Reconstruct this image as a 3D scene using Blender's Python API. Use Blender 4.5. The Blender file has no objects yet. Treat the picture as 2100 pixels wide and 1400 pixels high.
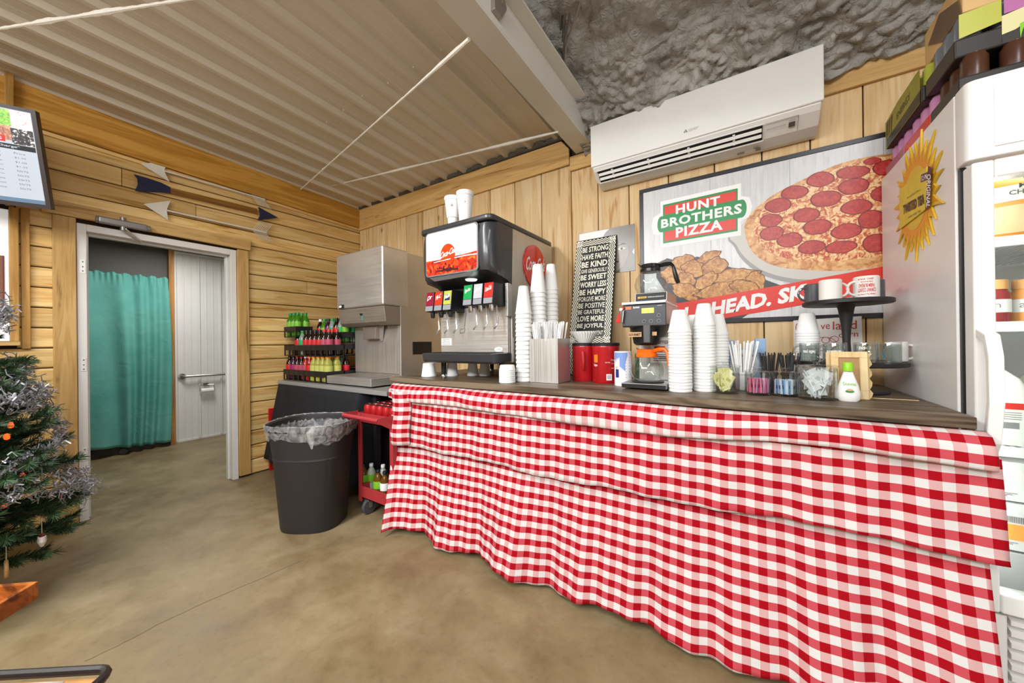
import bpy, math, random
from mathutils import Vector, Matrix
random.seed(7)
SC = bpy.context.scene
COL = SC.collection
pi = math.pi

# ------------------------------------------------------------------ camera
FPX = 727.68
_y, _p, _r = .5825068, .0013469, -.0121893
CF = Vector((-math.sin(_y)*math.cos(_p), math.cos(_y)*math.cos(_p), math.sin(_p)))
_R0 = Vector((math.cos(_y), math.sin(_y), 0)); _U0 = _R0.cross(CF)
CR = math.cos(_r)*_R0 + math.sin(_r)*_U0
CU = -math.sin(_r)*_R0 + math.cos(_r)*_U0
CC = Vector((0, 0, 1.22))
cam = bpy.data.cameras.new('camera'); cam.sensor_width = 36; cam.lens = 36*FPX/2100
cam.clip_start = .02
camo = bpy.data.objects.new('camera', cam); COL.objects.link(camo)
camo.matrix_world = Matrix(((CR.x, CU.x, -CF.x, CC.x), (CR.y, CU.y, -CF.y, CC.y), (CR.z, CU.z, -CF.z, CC.z), (0, 0, 0, 1)))
SC.camera = camo

def at(px, py, X=None, Y=None, Z=None):
    """the point of a real plane (X, Y or Z = constant) that the photograph shows at this pixel"""
    d = CF + CR*((px-1050)/FPX) - CU*((py-700)/FPX)
    if X is not None: t = (X-CC.x)/d.x
    elif Y is not None: t = (Y-CC.y)/d.y
    else: t = (Z-CC.z)/d.z
    return CC + d*t

# ------------------------------------------------------------------ world and lights
w = bpy.data.worlds.new('World'); SC.world = w; w.use_nodes = True
w.node_tree.nodes['Background'].inputs[0].default_value = (.95, .97, 1, 1)
w.node_tree.nodes['Background'].inputs[1].default_value = 0.35
SC.view_settings.view_transform = 'Standard'; SC.view_settings.look = 'None'
SC.view_settings.exposure = -0.08; SC.view_settings.gamma = 1
SC.view_settings.use_curve_mapping = False
def area(name, loc, sx, sy, power, col=(.97, .985, 1), rot=(0, 0, 0)):
    l = bpy.data.lights.new(name, 'AREA'); l.shape = 'RECTANGLE'; l.size = sx; l.size_y = sy
    l.energy = power; l.color = col
    o = bpy.data.objects.new(name, l); COL.objects.link(o); o.location = loc; o.rotation_euler = rot
    return o
area('tube_light_left', (-1.9, -.6, 2.78), .25, 2.4, 95, rot=(0, math.radians(-8), 0))
area('tube_light_right', (.9, -.5, 3.3), .3, 2.4, 80)
area('rear_fill_light', (-1.0, -2.4, 2.75), 3.4, .6, 165, rot=(math.radians(62), 0, 0))  # added unseen fill, tilted to brighten the back wall
area('hallway_light', (-5.0, 1.25, 2.38), .7, .3, 30)
area('side_fill_light', (3.4, -1.0, 1.7), 3.5, 2.4, 55, (.97, .985, 1), (0, math.radians(90), 0))  # added fill from the right, no window in that wall

# ------------------------------------------------------------------ helpers
def lin(h):
    h = h.lstrip('#'); c = [int(h[i:i+2], 16)/255 for i in (0, 2, 4)]
    return tuple((x/12.92 if x <= .04045 else ((x+.055)/1.055)**2.4) for x in c)+(1,)

_mats = {}
def mat(name, col='#ffffff', rough=.5, metal=0, emit=None, es=1, trans=0, ior=1.45, spec=None, alpha=1, bump=0, bscale=60, vary=0, coat=0, nscale=8):
    if name in _mats: return _mats[name]
    m = bpy.data.materials.new(name); m.use_nodes = True; n = m.node_tree.nodes; l = m.node_tree.links
    b = n['Principled BSDF']; c = lin(col)
    b.inputs['Base Color'].default_value = c; b.inputs['Roughness'].default_value = rough
    b.inputs['Metallic'].default_value = metal; b.inputs['IOR'].default_value = ior
    b.inputs['Transmission Weight'].default_value = trans; b.inputs['Alpha'].default_value = alpha
    if coat: b.inputs['Coat Weight'].default_value = coat
    if spec is not None: b.inputs['Specular IOR Level'].default_value = spec
    if emit:
        b.inputs['Emission Color'].default_value = lin(emit); b.inputs['Emission Strength'].default_value = es
    tc = n.new('ShaderNodeTexCoord')
    nz = n.new('ShaderNodeTexNoise'); nz.inputs['Scale'].default_value = nscale; nz.inputs['Detail'].default_value = 4
    l.new(tc.outputs['Object'], nz.inputs['Vector'])
    v = vary if vary else .04
    mx = n.new('ShaderNodeMix'); mx.data_type = 'RGBA'
    l.new(nz.outputs['Fac'], mx.inputs[0])
    mx.inputs[6].default_value = tuple(x*(1-v) for x in c[:3])+(1,)
    mx.inputs[7].default_value = tuple(min(1, x*(1+v)) for x in c[:3])+(1,)
    l.new(mx.outputs[2], b.inputs['Base Color'])
    if bump:
        n2 = n.new('ShaderNodeTexNoise'); n2.inputs['Scale'].default_value = bscale; n2.inputs['Detail'].default_value = 3
        l.new(tc.outputs['Object'], n2.inputs['Vector'])
        bp = n.new('ShaderNodeBump'); bp.inputs['Strength'].default_value = bump; bp.inputs['Distance'].default_value = .004
        l.new(n2.outputs['Fac'], bp.inputs['Height']); l.new(bp.outputs['Normal'], b.inputs['Normal'])
    _mats[name] = m
    return m

def ramp(n, stops):
    r = n.new('ShaderNodeValToRGB'); e = r.color_ramp.elements
    while len(e) < len(stops): e.new(.5)
    for i, (p, c) in enumerate(stops):
        e[i].position = p; e[i].color = lin(c) if isinstance(c, str) else c
    return r

def wood(name, light, mid, dark, axis='X', rough=.55, knots=True, scale=1.0, vary=.25, knotscale=1.6):
    """boards: grain along the axis, each object with its own offset and tint"""
    if name in _mats: return _mats[name]
    m = bpy.data.materials.new(name); m.use_nodes = True; n = m.node_tree.nodes; l = m.node_tree.links
    b = n['Principled BSDF']; b.inputs['Roughness'].default_value = rough; b.inputs['Specular IOR Level'].default_value = .3
    tc = n.new('ShaderNodeTexCoord'); oi = n.new('ShaderNodeObjectInfo')
    add = n.new('ShaderNodeVectorMath'); add.operation = 'ADD'
    mul = n.new('ShaderNodeVectorMath'); mul.operation = 'SCALE'; mul.inputs[3].default_value = 37
    cmb = n.new('ShaderNodeCombineXYZ')
    for i in range(3): l.new(oi.outputs['Random'], cmb.inputs[i])
    l.new(cmb.outputs[0], mul.inputs[0]); l.new(tc.outputs['Object'], add.inputs[0]); l.new(mul.outputs[0], add.inputs[1])
    mp = n.new('ShaderNodeMapping'); l.new(add.outputs[0], mp.inputs['Vector'])
    s = {'X': (.35, 5, 5), 'Y': (5, .35, 5), 'Z': (5, 5, .35)}[axis]
    mp.inputs['Scale'].default_value = tuple(q*scale for q in s)
    nz = n.new('ShaderNodeTexNoise'); nz.inputs['Scale'].default_value = 2.2; nz.inputs['Detail'].default_value = 5; nz.inputs['Distortion'].default_value = 1.4
    l.new(mp.outputs[0], nz.inputs['Vector'])
    # rings: sine of the slow noise
    mt = n.new('ShaderNodeMath'); mt.operation = 'MULTIPLY'; mt.inputs[1].default_value = 34; l.new(nz.outputs['Fac'], mt.inputs[0])
    sn = n.new('ShaderNodeMath'); sn.operation = 'SINE'; l.new(mt.outputs[0], sn.inputs[0])
    mr = n.new('ShaderNodeMapRange'); l.new(sn.outputs[0], mr.inputs[0]); mr.inputs[1].default_value = -1; mr.inputs[3].default_value = -.5; mr.inputs[4].default_value = .5
    fine = n.new('ShaderNodeTexNoise'); fine.inputs['Scale'].default_value = 14; fine.inputs['Detail'].default_value = 6
    l.new(mp.outputs[0], fine.inputs['Vector'])
    a1 = n.new('ShaderNodeMath'); a1.operation = 'MULTIPLY_ADD'; l.new(mr.outputs[0], a1.inputs[0]); a1.inputs[1].default_value = .16; l.new(nz.outputs['Fac'], a1.inputs[2])
    a2 = n.new('ShaderNodeMath'); a2.operation = 'MULTIPLY_ADD'; l.new(fine.outputs['Fac'], a2.inputs[0]); a2.inputs[1].default_value = .35; l.new(a1.outputs[0], a2.inputs[2])
    r = ramp(n, [(.42, dark), (.6, mid), (.82, light)]); l.new(a2.outputs[0], r.inputs[0])
    # tint per board
    tv = n.new('ShaderNodeMapRange'); l.new(oi.outputs['Random'], tv.inputs[0]); tv.inputs[3].default_value = 1-vary; tv.inputs[4].default_value = 1+vary*.25
    tm = n.new('ShaderNodeVectorMath'); tm.operation = 'SCALE'; l.new(r.outputs[0], tm.inputs[0]); l.new(tv.outputs[0], tm.inputs[3])
    out = tm.outputs[0]
    if knots:
        mk = n.new('ShaderNodeMapping'); l.new(add.outputs[0], mk.inputs['Vector'])
        k = {'X': (.55, 1.3, 1.3), 'Y': (1.3, .55, 1.3), 'Z': (1.3, 1.3, .55)}[axis]
        mk.inputs['Scale'].default_value = tuple(q*knotscale for q in k)
        vo = n.new('ShaderNodeTexVoronoi'); vo.inputs['Scale'].default_value = 2.0; l.new(mk.outputs[0], vo.inputs['Vector'])
        kr = ramp(n, [(.0, (1, 1, 1, 1)), (.035, (.75, .75, .75, 1)), (.075, (0, 0, 0, 1))]); l.new(vo.outputs['Distance'], kr.inputs[0])
        mx = n.new('ShaderNodeMix'); mx.data_type = 'RGBA'; l.new(kr.outputs[0], mx.inputs[0]); l.new(out, mx.inputs[6]); mx.inputs[7].default_value = lin('#5a3716')
        out = mx.outputs[2]
    l.new(out, b.inputs['Base Color'])
    bp = n.new('ShaderNodeBump'); bp.inputs['Strength'].default_value = .25; bp.inputs['Distance'].default_value = .002
    l.new(a2.outputs[0], bp.inputs['Height']); l.new(bp.outputs['Normal'], b.inputs['Normal'])
    _mats[name] = m
    return m

def nodes(name, rough=.5, metal=0, spec=None):
    m = bpy.data.materials.new(name); m.use_nodes = True; n = m.node_tree.nodes; l = m.node_tree.links
    b = n['Principled BSDF']; b.inputs['Roughness'].default_value = rough; b.inputs['Metallic'].default_value = metal
    if spec is not None: b.inputs['Specular IOR Level'].default_value = spec
    _mats[name] = m
    return m, n, l, b

def tag(o, label=None, cat=None, group=None, kind=None):
    if label: o['label'] = label
    if cat: o['category'] = cat
    if group: o['group'] = group
    if kind: o['kind'] = kind
    return o
def thing(name, label, cat, loc=(0, 0, 0), group=None):
    o = bpy.data.objects.new(name, None); COL.objects.link(o); o.empty_display_size = .05
    o.location = loc
    return tag(o, label, cat, group)
def struct(name, loc=(0, 0, 0)):
    o = bpy.data.objects.new(name, None); COL.objects.link(o); o.location = loc; o['kind'] = 'structure'
    return o
KIDS = {}
def dup(root, loc, rotz=None, label=None, group=None, rot=None):
    def cp(o, parent):
        c = o.copy(); COL.objects.link(c)
        if parent is not None: c.parent = parent
        for k in KIDS.get(o.name, ()): cp(k, c)
        KIDS.setdefault(c.name, []); 
        if parent is not None: KIDS[parent.name].append(c)
        return c
    c = root.copy(); COL.objects.link(c); KIDS[c.name] = []
    for k in list(KIDS.get(root.name, ())): cp(k, c)
    c.location = loc
    if rotz is not None: c.rotation_euler = (0, 0, rotz)
    if rot is not None: c.rotation_euler = rot
    if label: c['label'] = label
    if group: c['group'] = group
    return c

_font = {}
def glyphs(s, bold=0.0, shear=0.0, space=1.0):
    key = (s, bold, shear, space)
    if key not in _font:
        cu = bpy.data.curves.new('t', 'FONT'); cu.body = s; cu.offset = bold; cu.shear = shear; cu.resolution_u = 2; cu.space_character = space
        o = bpy.data.objects.new('t', cu); COL.objects.link(o)
        me = bpy.data.meshes.new_from_object(o.evaluated_get(bpy.context.evaluated_depsgraph_get()))
        bpy.data.objects.remove(o); bpy.data.curves.remove(cu)
        v = [tuple(q.co) for q in me.vertices]; f = [tuple(p.vertices) for p in me.polygons]
        bpy.data.meshes.remove(me)
        if not v: v = [(0, 0, 0), (1, 1, 0)]; f = []
        x0 = min(q[0] for q in v); x1 = max(q[0] for q in v); y0 = min(q[1] for q in v); y1 = max(q[1] for q in v)
        _font[key] = ([((q[0]-x0)/(x1-x0), (q[1]-y0)/(y1-y0)) for q in v], f)
    return _font[key]

class MB:
    def __init__(s): s.v = []; s.f = []; s.m = []; s.uv = {}
    def add(s, vs, fs, mi=0):
        k = len(s.v); s.v += [Vector(q) for q in vs]
        for f in fs: s.f.append(tuple(i+k for i in f)); s.m.append(mi)
        return s
    def box(s, x0, x1, y0, y1, z0, z1, mi=0):
        return s.add([(x0, y0, z0), (x1, y0, z0), (x1, y1, z0), (x0, y1, z0), (x0, y0, z1), (x1, y0, z1), (x1, y1, z1), (x0, y1, z1)],
                     [(0, 3, 2, 1), (4, 5, 6, 7), (0, 1, 5, 4), (1, 2, 6, 5), (2, 3, 7, 6), (3, 0, 4, 7)], mi)
    def prism(s, poly, d, mi=0):
        """poly: 3-D points of a flat outline; d: extrusion vector"""
        d = Vector(d); n = len(poly); p = [Vector(q) for q in poly]
        return s.add(p+[q+d for q in p], [tuple(range(n))[::-1], tuple(range(n, 2*n))]+[(i, (i+1) % n, n+(i+1) % n, n+i) for i in range(n)], mi)
    def flat(s, poly, mi=0): return s.add(poly, [tuple(range(len(poly)))], mi)
    def tube(s, pts, r, n=8, mi=0, cap=True):
        pts = [Vector(p) for p in pts]; rings = []; k = len(s.v); up = None
        for i, p in enumerate(pts):
            t = (pts[min(i+1, len(pts)-1)]-pts[max(i-1, 0)]).normalized()
            if up is None:
                a = Vector((0, 0, 1)) if abs(t.z) < .9 else Vector((1, 0, 0)); up = t.cross(a).normalized()
            up = (up-t*up.dot(t)).normalized(); b = t.cross(up); rr = r[i] if isinstance(r, (list, tuple)) else r
            rings += [p+(up*math.cos(2*pi*j/n)+b*math.sin(2*pi*j/n))*rr for j in range(n)]
        fs = [(i*n+j, i*n+(j+1) % n, (i+1)*n+(j+1) % n, (i+1)*n+j) for i in range(len(pts)-1) for j in range(n)]
        if cap: fs += [tuple(range(n))[::-1], tuple(range((len(pts)-1)*n, len(pts)*n))]
        return s.add(rings, fs, mi)
    def lathe(s, prof, c=(0, 0, 0), n=24, mi=0, sx=1, sy=1):
        vs = []; c = Vector(c)
        for r, z in prof: vs += [c+Vector((r*sx*math.cos(2*pi*j/n), r*sy*math.sin(2*pi*j/n), z)) for j in range(n)]
        m = len(prof)
        fs = [(i*n+j, i*n+(j+1) % n, (i+1)*n+(j+1) % n, (i+1)*n+j) for i in range(m-1) for j in range(n)]
        if prof[0][0] > 1e-5: fs.append(tuple(range(n))[::-1])
        if prof[-1][0] > 1e-5: fs.append(tuple(range((m-1)*n, m*n)))
        return s.add(vs, fs, mi)
    def rrect(s, x0, x1, y0, y1, z0, z1, r, mi=0, n=4, top=1.0):
        """upright box with rounded vertical corners; top scales the top outline"""
        pts = []
        for cx, cy, a in ((x1-r, y1-r, 0), (x0+r, y1-r, pi/2), (x0+r, y0+r, pi), (x1-r, y0+r, 1.5*pi)):
            pts += [(cx+r*math.cos(a+i*pi/2/n), cy+r*math.sin(a+i*pi/2/n)) for i in range(n+1)]
        mx, my = (x0+x1)/2, (y0+y1)/2; k = len(pts)
        vs = [(x, y, z0) for x, y in pts]+[(mx+(x-mx)*top, my+(y-my)*top, z1) for x, y in pts]
        return s.add(vs, [tuple(range(k))[::-1], tuple(range(k, 2*k))]+[(i, (i+1) % k, k+(i+1) % k, k+i) for i in range(k)], mi)
    def grid(s, fn, nu, nv, mi=0, uv=None):
        k = len(s.v); fs = []
        s.add([fn(i/nu, j/nv) for j in range(nv+1) for i in range(nu+1)], [], mi)
        for j in range(nv):
            for i in range(nu):
                a = k+j*(nu+1)+i; s.f.append((a, a+1, a+nu+2, a+nu+1)); s.m.append(mi)
        if uv:
            for j in range(nv+1):
                for i in range(nu+1): s.uv[k+j*(nu+1)+i] = uv(i/nu, j/nv)
        return s
    def text(s, t, o, u, v, mi=0, bold=0.0, shear=0.0, space=1.0):
        """o: lower left corner, u: full width vector, v: full height vector"""
        o, u, v = Vector(o), Vector(u), Vector(v); vs, fs = glyphs(t, bold, shear, space)
        return s.add([o+u*a+v*b for a, b in vs], fs, mi)
    def disc(s, c, u, v, n=20, mi=0):
        c, u, v = Vector(c), Vector(u), Vector(v)
        return s.add([c+u*math.cos(2*pi*i/n)+v*math.sin(2*pi*i/n) for i in range(n)], [tuple(range(n))], mi)
    def xf(s, M, a=0):
        for i in range(a, len(s.v)): s.v[i] = M @ s.v[i]
        return s
    def build(s, name, mats, parent=None, smooth=False, bevel=0, seg=2, world=True, label=None, cat=None, group=None, kind=None, angle=35, solid=0, sub=0):
        me = bpy.data.meshes.new(name); v = s.v
        o = bpy.data.objects.new(name, me)
        if parent is not None:
            o.parent = parent
            off = Vector(parent.location) if world else Vector((0, 0, 0))
            pp = parent.parent
            while pp is not None and world: off += Vector(pp.location); pp = pp.parent
        else:
            lo = [min(q[i] for q in v) for i in range(3)]; hi = [max(q[i] for q in v) for i in range(3)]
            off = Vector(((lo[0]+hi[0])/2, (lo[1]+hi[1])/2, lo[2]))
        if parent is None: o.location = off
        elif name in ('board', 'plank', 'top_board', 'panel') and world:
            lo = [min(q[i] for q in v) for i in range(3)]; c = Vector(lo)-off; o.location = c; off = off+c
        me.from_pydata([tuple(q-off) for q in v], [], s.f)
        if s.uv:
            ul = me.uv_layers.new(name='UVMap')
            for lp in me.loops: ul.data[lp.index].uv = s.uv.get(lp.vertex_index, (0, 0))
        for m in (mats if isinstance(mats, (list, tuple)) else [mats]): me.materials.append(m)
        for p, mi in zip(me.polygons, s.m): p.material_index = mi
        if smooth:
            for p in me.polygons: p.use_smooth = True
            me.set_sharp_from_angle(angle=math.radians(angle))
        me.update()
        COL.objects.link(o)
        if solid:
            sm = o.modifiers.new('s', 'SOLIDIFY'); sm.thickness = solid; sm.offset = 0
        if bevel:
            bm = o.modifiers.new('b', 'BEVEL'); bm.width = bevel; bm.segments = seg; bm.limit_method = 'ANGLE'; bm.angle_limit = math.radians(40)
        if sub:
            ss = o.modifiers.new('ss', 'SUBSURF'); ss.levels = sub; ss.render_levels = sub
        tag(o, label, cat, group, kind)
        if parent is not None: KIDS.setdefault(parent.name, []).append(o)
        KIDS.setdefault(o.name, [])
        return o

# ------------------------------------------------------------------ materials
PINE = wood('pine_siding', '#eac98a', '#dbb26e', '#b68742', 'Y')
PINEV = wood('pine_planks', '#e9cc9e', '#deba86', '#c3985c', 'Z', vary=.2)
TRIMX = wood('pine_trim_long', '#ddb678', '#cfa566', '#ad7f40', 'X', vary=.12)
TRIMY = wood('pine_fascia', '#cf9c48', '#b98434', '#92621f', 'Y', vary=.05, knotscale=.8)
TRIMZ = wood('pine_casing', '#c9a468', '#b99256', '#916c38', 'Z', vary=.12)
TRIMY2 = wood('pine_head_casing', '#cfaa6c', '#bd965a', '#96703a', 'Y', vary=.1)
DARKGAP = mat('dark_gap', '#3a2815', .9)
WHITEP = mat('white_paint', '#d9d6d0', .5)
BLACKP = mat('black_plastic', '#1c1c1e', .4)
BLACKM = mat('matte_black_metal', '#2c2a2b', .5)
WHITEG = mat('white_gloss_plastic', '#e9e8e4', .25)
FOAMW = mat('white_foam_cup', '#ececea', .55)
CHROME = mat('chrome', '#c9c9c9', .15, 1)
RED = mat('red_print', '#c8281e', .5)
WHITEPR = mat('white_print', '#f2f2f0', .5)
BLACKPR = mat('black_print', '#1b1b1d', .5)
def steel(name, col, rough, axis):
    m, n, l, b = nodes(name, rough, .78)
    tc = n.new('ShaderNodeTexCoord'); mp = n.new('ShaderNodeMapping'); l.new(tc.outputs['Object'], mp.inputs[0])
    mp.inputs['Scale'].default_value = {'X': (2, 300, 300), 'Z': (300, 300, 2), 'Y': (300, 2, 300)}[axis]
    nz = n.new('ShaderNodeTexNoise'); nz.inputs['Scale'].default_value = 1; nz.inputs['Detail'].default_value = 2; l.new(mp.outputs[0], nz.inputs['Vector'])
    r = ramp(n, [(.3, (rough*.7,)*3+(1,)), (.7, (rough*1.35,)*3+(1,))]); l.new(nz.outputs['Fac'], r.inputs[0]); l.new(r.outputs[0], b.inputs['Roughness'])
    n2 = n.new('ShaderNodeTexNoise'); n2.inputs['Scale'].default_value = 3; n2.inputs['Detail'].default_value = 5; l.new(tc.outputs['Object'], n2.inputs['Vector'])
    c = lin(col); r2 = ramp(n, [(.3, tuple(q*.8 for q in c[:3])+(1,)), (.7, c)]); l.new(n2.outputs['Fac'], r2.inputs[0]); l.new(r2.outputs[0], b.inputs['Base Color'])
    bp = n.new('ShaderNodeBump'); bp.inputs['Strength'].default_value = .06; bp.inputs['Distance'].default_value = .001
    l.new(nz.outputs['Fac'], bp.inputs['Height']); l.new(bp.outputs['Normal'], b.inputs['Normal'])
    return m
STEEL = steel('brushed_steel', '#dedbd6', .36, 'X')
STEELZ = steel('brushed_steel_upright', '#d0cac2', .42, 'Z')
STEELD = steel('dull_steel', '#b3aaa0', .45, 'X')
def glass_mat(name, tint='#ffffff', a=.12, rough=.03):
    """thin clear glass: mostly see-through with a sharp sheen at the edges"""
    m = bpy.data.materials.new(name); m.use_nodes = True; n = m.node_tree.nodes; l = m.node_tree.links
    n.remove(n['Principled BSDF'])
    t = n.new('ShaderNodeBsdfTransparent'); t.inputs[0].default_value = lin(tint)
    g = n.new('ShaderNodeBsdfGlossy'); g.inputs['Roughness'].default_value = rough
    lw = n.new('ShaderNodeLayerWeight'); lw.inputs[0].default_value = .35
    mr = n.new('ShaderNodeMapRange'); l.new(lw.outputs['Facing'], mr.inputs[0]); mr.inputs[3].default_value = a*.4; mr.inputs[4].default_value = min(1, a*5)
    mx = n.new('ShaderNodeMixShader'); l.new(mr.outputs[0], mx.inputs[0]); l.new(t.outputs[0], mx.inputs[1]); l.new(g.outputs[0], mx.inputs[2])
    l.new(mx.outputs[0], n['Material Output'].inputs['Surface']); _mats[name] = m
    return m
GLASS = glass_mat('clear_glass', '#f7faf9', .09)

# ================================================================== SETTING
XW, YW = -3.9, 2.606
# floor: stained concrete, one crack
fm, n, l, b = nodes('stained_concrete', .42, 0, .35)
tc = n.new('ShaderNodeTexCoord')
def noise(sc, det=6, dist=0, vec=None, rough=.55):
    z = n.new('ShaderNodeTexNoise'); z.inputs['Scale'].default_value = sc; z.inputs['Detail'].default_value = det; z.inputs['Distortion'].default_value = dist; z.inputs['Roughness'].default_value = rough
    l.new(vec or tc.outputs['Object'], z.inputs['Vector']); return z
a = noise(1.1, 7, .8); c2 = noise(5, 8, .3, rough=.65); c3 = noise(38, 5, 0, rough=.7)
r1 = ramp(n, [(.28, '#5f4b30'), (.47, '#7a6746'), (.66, '#90805f'), (.8, '#7c6340')]); l.new(a.outputs['Fac'], r1.inputs[0])
r2 = ramp(n, [(.3, '#6c5a3f'), (.5, '#8a7a5b'), (.72, '#a29375')]); l.new(c2.outputs['Fac'], r2.inputs[0])
mx = n.new('ShaderNodeMix'); mx.data_type = 'RGBA'; mx.inputs[0].default_value = .45; l.new(r1.outputs[0], mx.inputs[6]); l.new(r2.outputs[0], mx.inputs[7])
r3 = ramp(n, [(.25, (.55, .55, .55, 1)), (.5, (1, 1, 1, 1))]); l.new(c3.outputs['Fac'], r3.inputs[0])
m2 = n.new('ShaderNodeMix'); m2.data_type = 'RGBA'; m2.blend_type = 'MULTIPLY'; m2.inputs[0].default_value = .35; l.new(mx.outputs[2], m2.inputs[6]); l.new(r3.outputs[0], m2.inputs[7])
l.new(m2.outputs[2], b.inputs['Base Color'])
rr = ramp(n, [(.3, (.34,)*3+(1,)), (.7, (.6,)*3+(1,))]); l.new(c2.outputs['Fac'], rr.inputs[0]); l.new(rr.outputs[0], b.inputs['Roughness'])
bp = n.new('ShaderNodeBump'); bp.inputs['Strength'].default_value = .15; bp.inputs['Distance'].default_value = .003; l.new(c3.outputs['Fac'], bp.inputs['Height']); l.new(bp.outputs['Normal'], b.inputs['Normal'])
fl = MB().box(-6.6, 4.2, -4.6, 2.7, -.12, 0).build('floor', fm, kind='structure')
# crack and chips in the slab
CR_ = mat('crack_dark', '#4c4030', .9)  # dark brown line colour of the crack
mb = MB(); prev = None
cp = [at(175, 1355, Z=.0006), at(240, 1325, Z=.0006), at(320, 1282, Z=.0006), at(420, 1235, Z=.0006), at(520, 1192, Z=.0006), at(640, 1140, Z=.0006)]
pts = []
for i in range(len(cp)-1):
    for k in range(6):
        q = cp[i].lerp(cp[i+1], k/6); pts.append(q+Vector((random.uniform(-.003, .003), random.uniform(-.003, .003), 0)))
for i in range(len(pts)-1):
    d = (pts[i+1]-pts[i]).normalized(); s_ = Vector((-d.y, d.x, 0))*.0011
    mb.add([pts[i]-s_, pts[i+1]-s_, pts[i+1]+s_, pts[i]+s_], [(0, 1, 2, 3)])
mb.build('crack', CR_, fl)

# wall_left: a frame with the doorway and horizontal boards, each a part
DY0, DY1, DZ = .40, 1.33, 2.09       # outside of the white door frame
wl = struct('wall_left', (XW, -1.0, 0))
back = MB()
for y0, y1, z0, z1 in ((-4.6, .19, 0, 3.2), (.19, DY0, 0, 3.2), (DY0, DY1, DZ, 3.2), (DY1, YW+.1, 0, 3.2)):
    back.box(XW-.12, XW-.022, y0, y1, z0, z1)
back.build('backing', DARKGAP, wl)
EXP = .1345
zz = 2.025-15*EXP; rows = []
z = zz
while z < 2.95:
    rows.append((z, z+EXP)); z += EXP
def board(y0, y1, z0, z1, x=XW):
    z0 = max(z0, 0.004); z1 = min(z1, 2.94)
    if y1-y0 < .02 or z1-z0 < .02: return
    g = .0035
    m = MB(); b_ = .012
    prof = [(x-.02, z0+g), (x-.006, z0+g), (x, z0+g+b_*.6), (x, z1-g-b_*.9), (x-.008, z1-g), (x-.02, z1-g)]
    m.prism([(px, y0, pz) for px, pz in prof], (0, y1-y0, 0))
    m.build('board', PINE, wl)
WY0, WY1, WZ0, WZ1 = -1.0, .155, 1.27, 2.10   # window opening left
for i, (z0, z1) in enumerate(rows):
    cuts = [-4.5, YW-.005]
    if z0 < DZ+.02: segs = [(-4.5, DY0-.02), (DY1+.02, YW-.005)]
    else: segs = [(-4.5, YW-.005)]
    out = []
    for a_, b_ in segs:
        if z1 > WZ0 and z0 < WZ1 and a_ < WY0: out += [(a_, WY0), (WY1, b_)]
        else: out.append((a_, b_))
    for a_, b_ in out:
        j = {4: 2.27, 13: 1.96, 17: 1.05, 18: .62, 9: 2.1}.get(i)
        if j and a_ < j-.1 and b_ > j+.1:
            board(a_, j-.002, z0, z1); board(j+.002, b_, z0, z1)
        else: board(a_, b_, z0, z1)

# wall_back: upright planks, each a part
wb = struct('wall_back', (0, YW, 0))
MB().box(XW-.1, 4.2, YW, YW+.12, 0, 3.4).build('backing', DARKGAP, wb)
xs = [-3.895, -3.651, -3.389, -3.214, -3.061, -2.802, -2.507, -2.15, -1.922, -1.658, -1.396, -1.13, -.915, -.687, -.425, -.154, .092, .314, .53, .76, .99, 1.22, 1.45, 1.68, 1.91, 2.14, 2.4]
for a_, b_ in zip(xs, xs[1:]):
    top = 2.6
    MB().box(a_+.003, b_-.003, YW-.02, YW-.001, .01, top).build('plank', PINEV, wb, bevel=.003, seg=1)

# trims
t1 = MB().prism([(-3.878, YW-.044, 2.585), (-1.135, YW-.044, 2.60), (-1.135, YW-.044, 2.72), (-1.20, YW-.044, 2.80), (-3.878, YW-.044, 2.83)], (0, .022, 0)).build('trim_1', TRIMX, kind='structure', bevel=.003)
t1b = MB().box(-1.13, 2.4, YW-.044, YW-.022, 2.545, 2.655).build('trim_2', TRIMX, kind='structure', bevel=.003)
f3 = at(735, 428, X=XW+.02)
MB().prism([(XW+.001, -1.2, 2.70), (XW+.001, YW-.02, 2.615), (XW+.001, YW-.02, 2.85), (XW+.001, -1.2, 2.99)], (.038, 0, 0)).build('trim_3', TRIMY, kind='structure', bevel=.003)
MB().prism([(XW+.001, -1.2, 2.672), (XW+.001, YW-.02, 2.587), (XW+.001, YW-.02, 2.612), (XW+.001, -1.2, 2.697)], (.016, 0, 0)).build('trim_4', PINE, kind='structure', bevel=.002)
# doorway: white steel frame, rough pine casing
dr = struct('door_1', (XW, .865, 0))
fr = MB()
for y0, y1, yi in ((DY0, DY0+.045, DY0+.03), (DY1-.045, DY1, DY1-.03)):
    fr.box(XW-.14, XW+.012, y0, y1, 0, DZ)
fr.box(XW-.14, XW+.012, DY0+.045, DY1-.045, DZ-.05, DZ)
# stops
fr.box(XW-.09, XW-.05, DY0+.045, DY0+.06, 0, DZ-.05); fr.box(XW-.09, XW-.05, DY1-.06, DY1-.045, 0, DZ-.05); fr.box(XW-.09, XW-.05, DY0+.06, DY1-.06, DZ-.065, DZ-.05)
fr.build('door_frame', WHITEP, dr, bevel=.003)
HW = mat('hinge_white', '#e8e6e0', .35)
for z0 in (1.74, 1.05, .42):
    h = MB().box(XW+.0121, XW+.015, DY0+.012, DY0+.04, z0, z0+.095).build('hinge', HW if z0 > 1.5 else WHITEP, dr, bevel=.002)
    s3 = MB()
    for dz in (.015, .045, .08): s3.disc((XW+.0153, DY0+.026, z0+dz), (0, .004, 0), (0, 0, .004), 8)
    s3.build('screw', BLACKP, h)
MB().box(XW+.001, XW+.028, DY0-.105, DY0-.003, .0, 2.118).build('casing', TRIMZ, dr, bevel=.004, seg=1)
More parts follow.
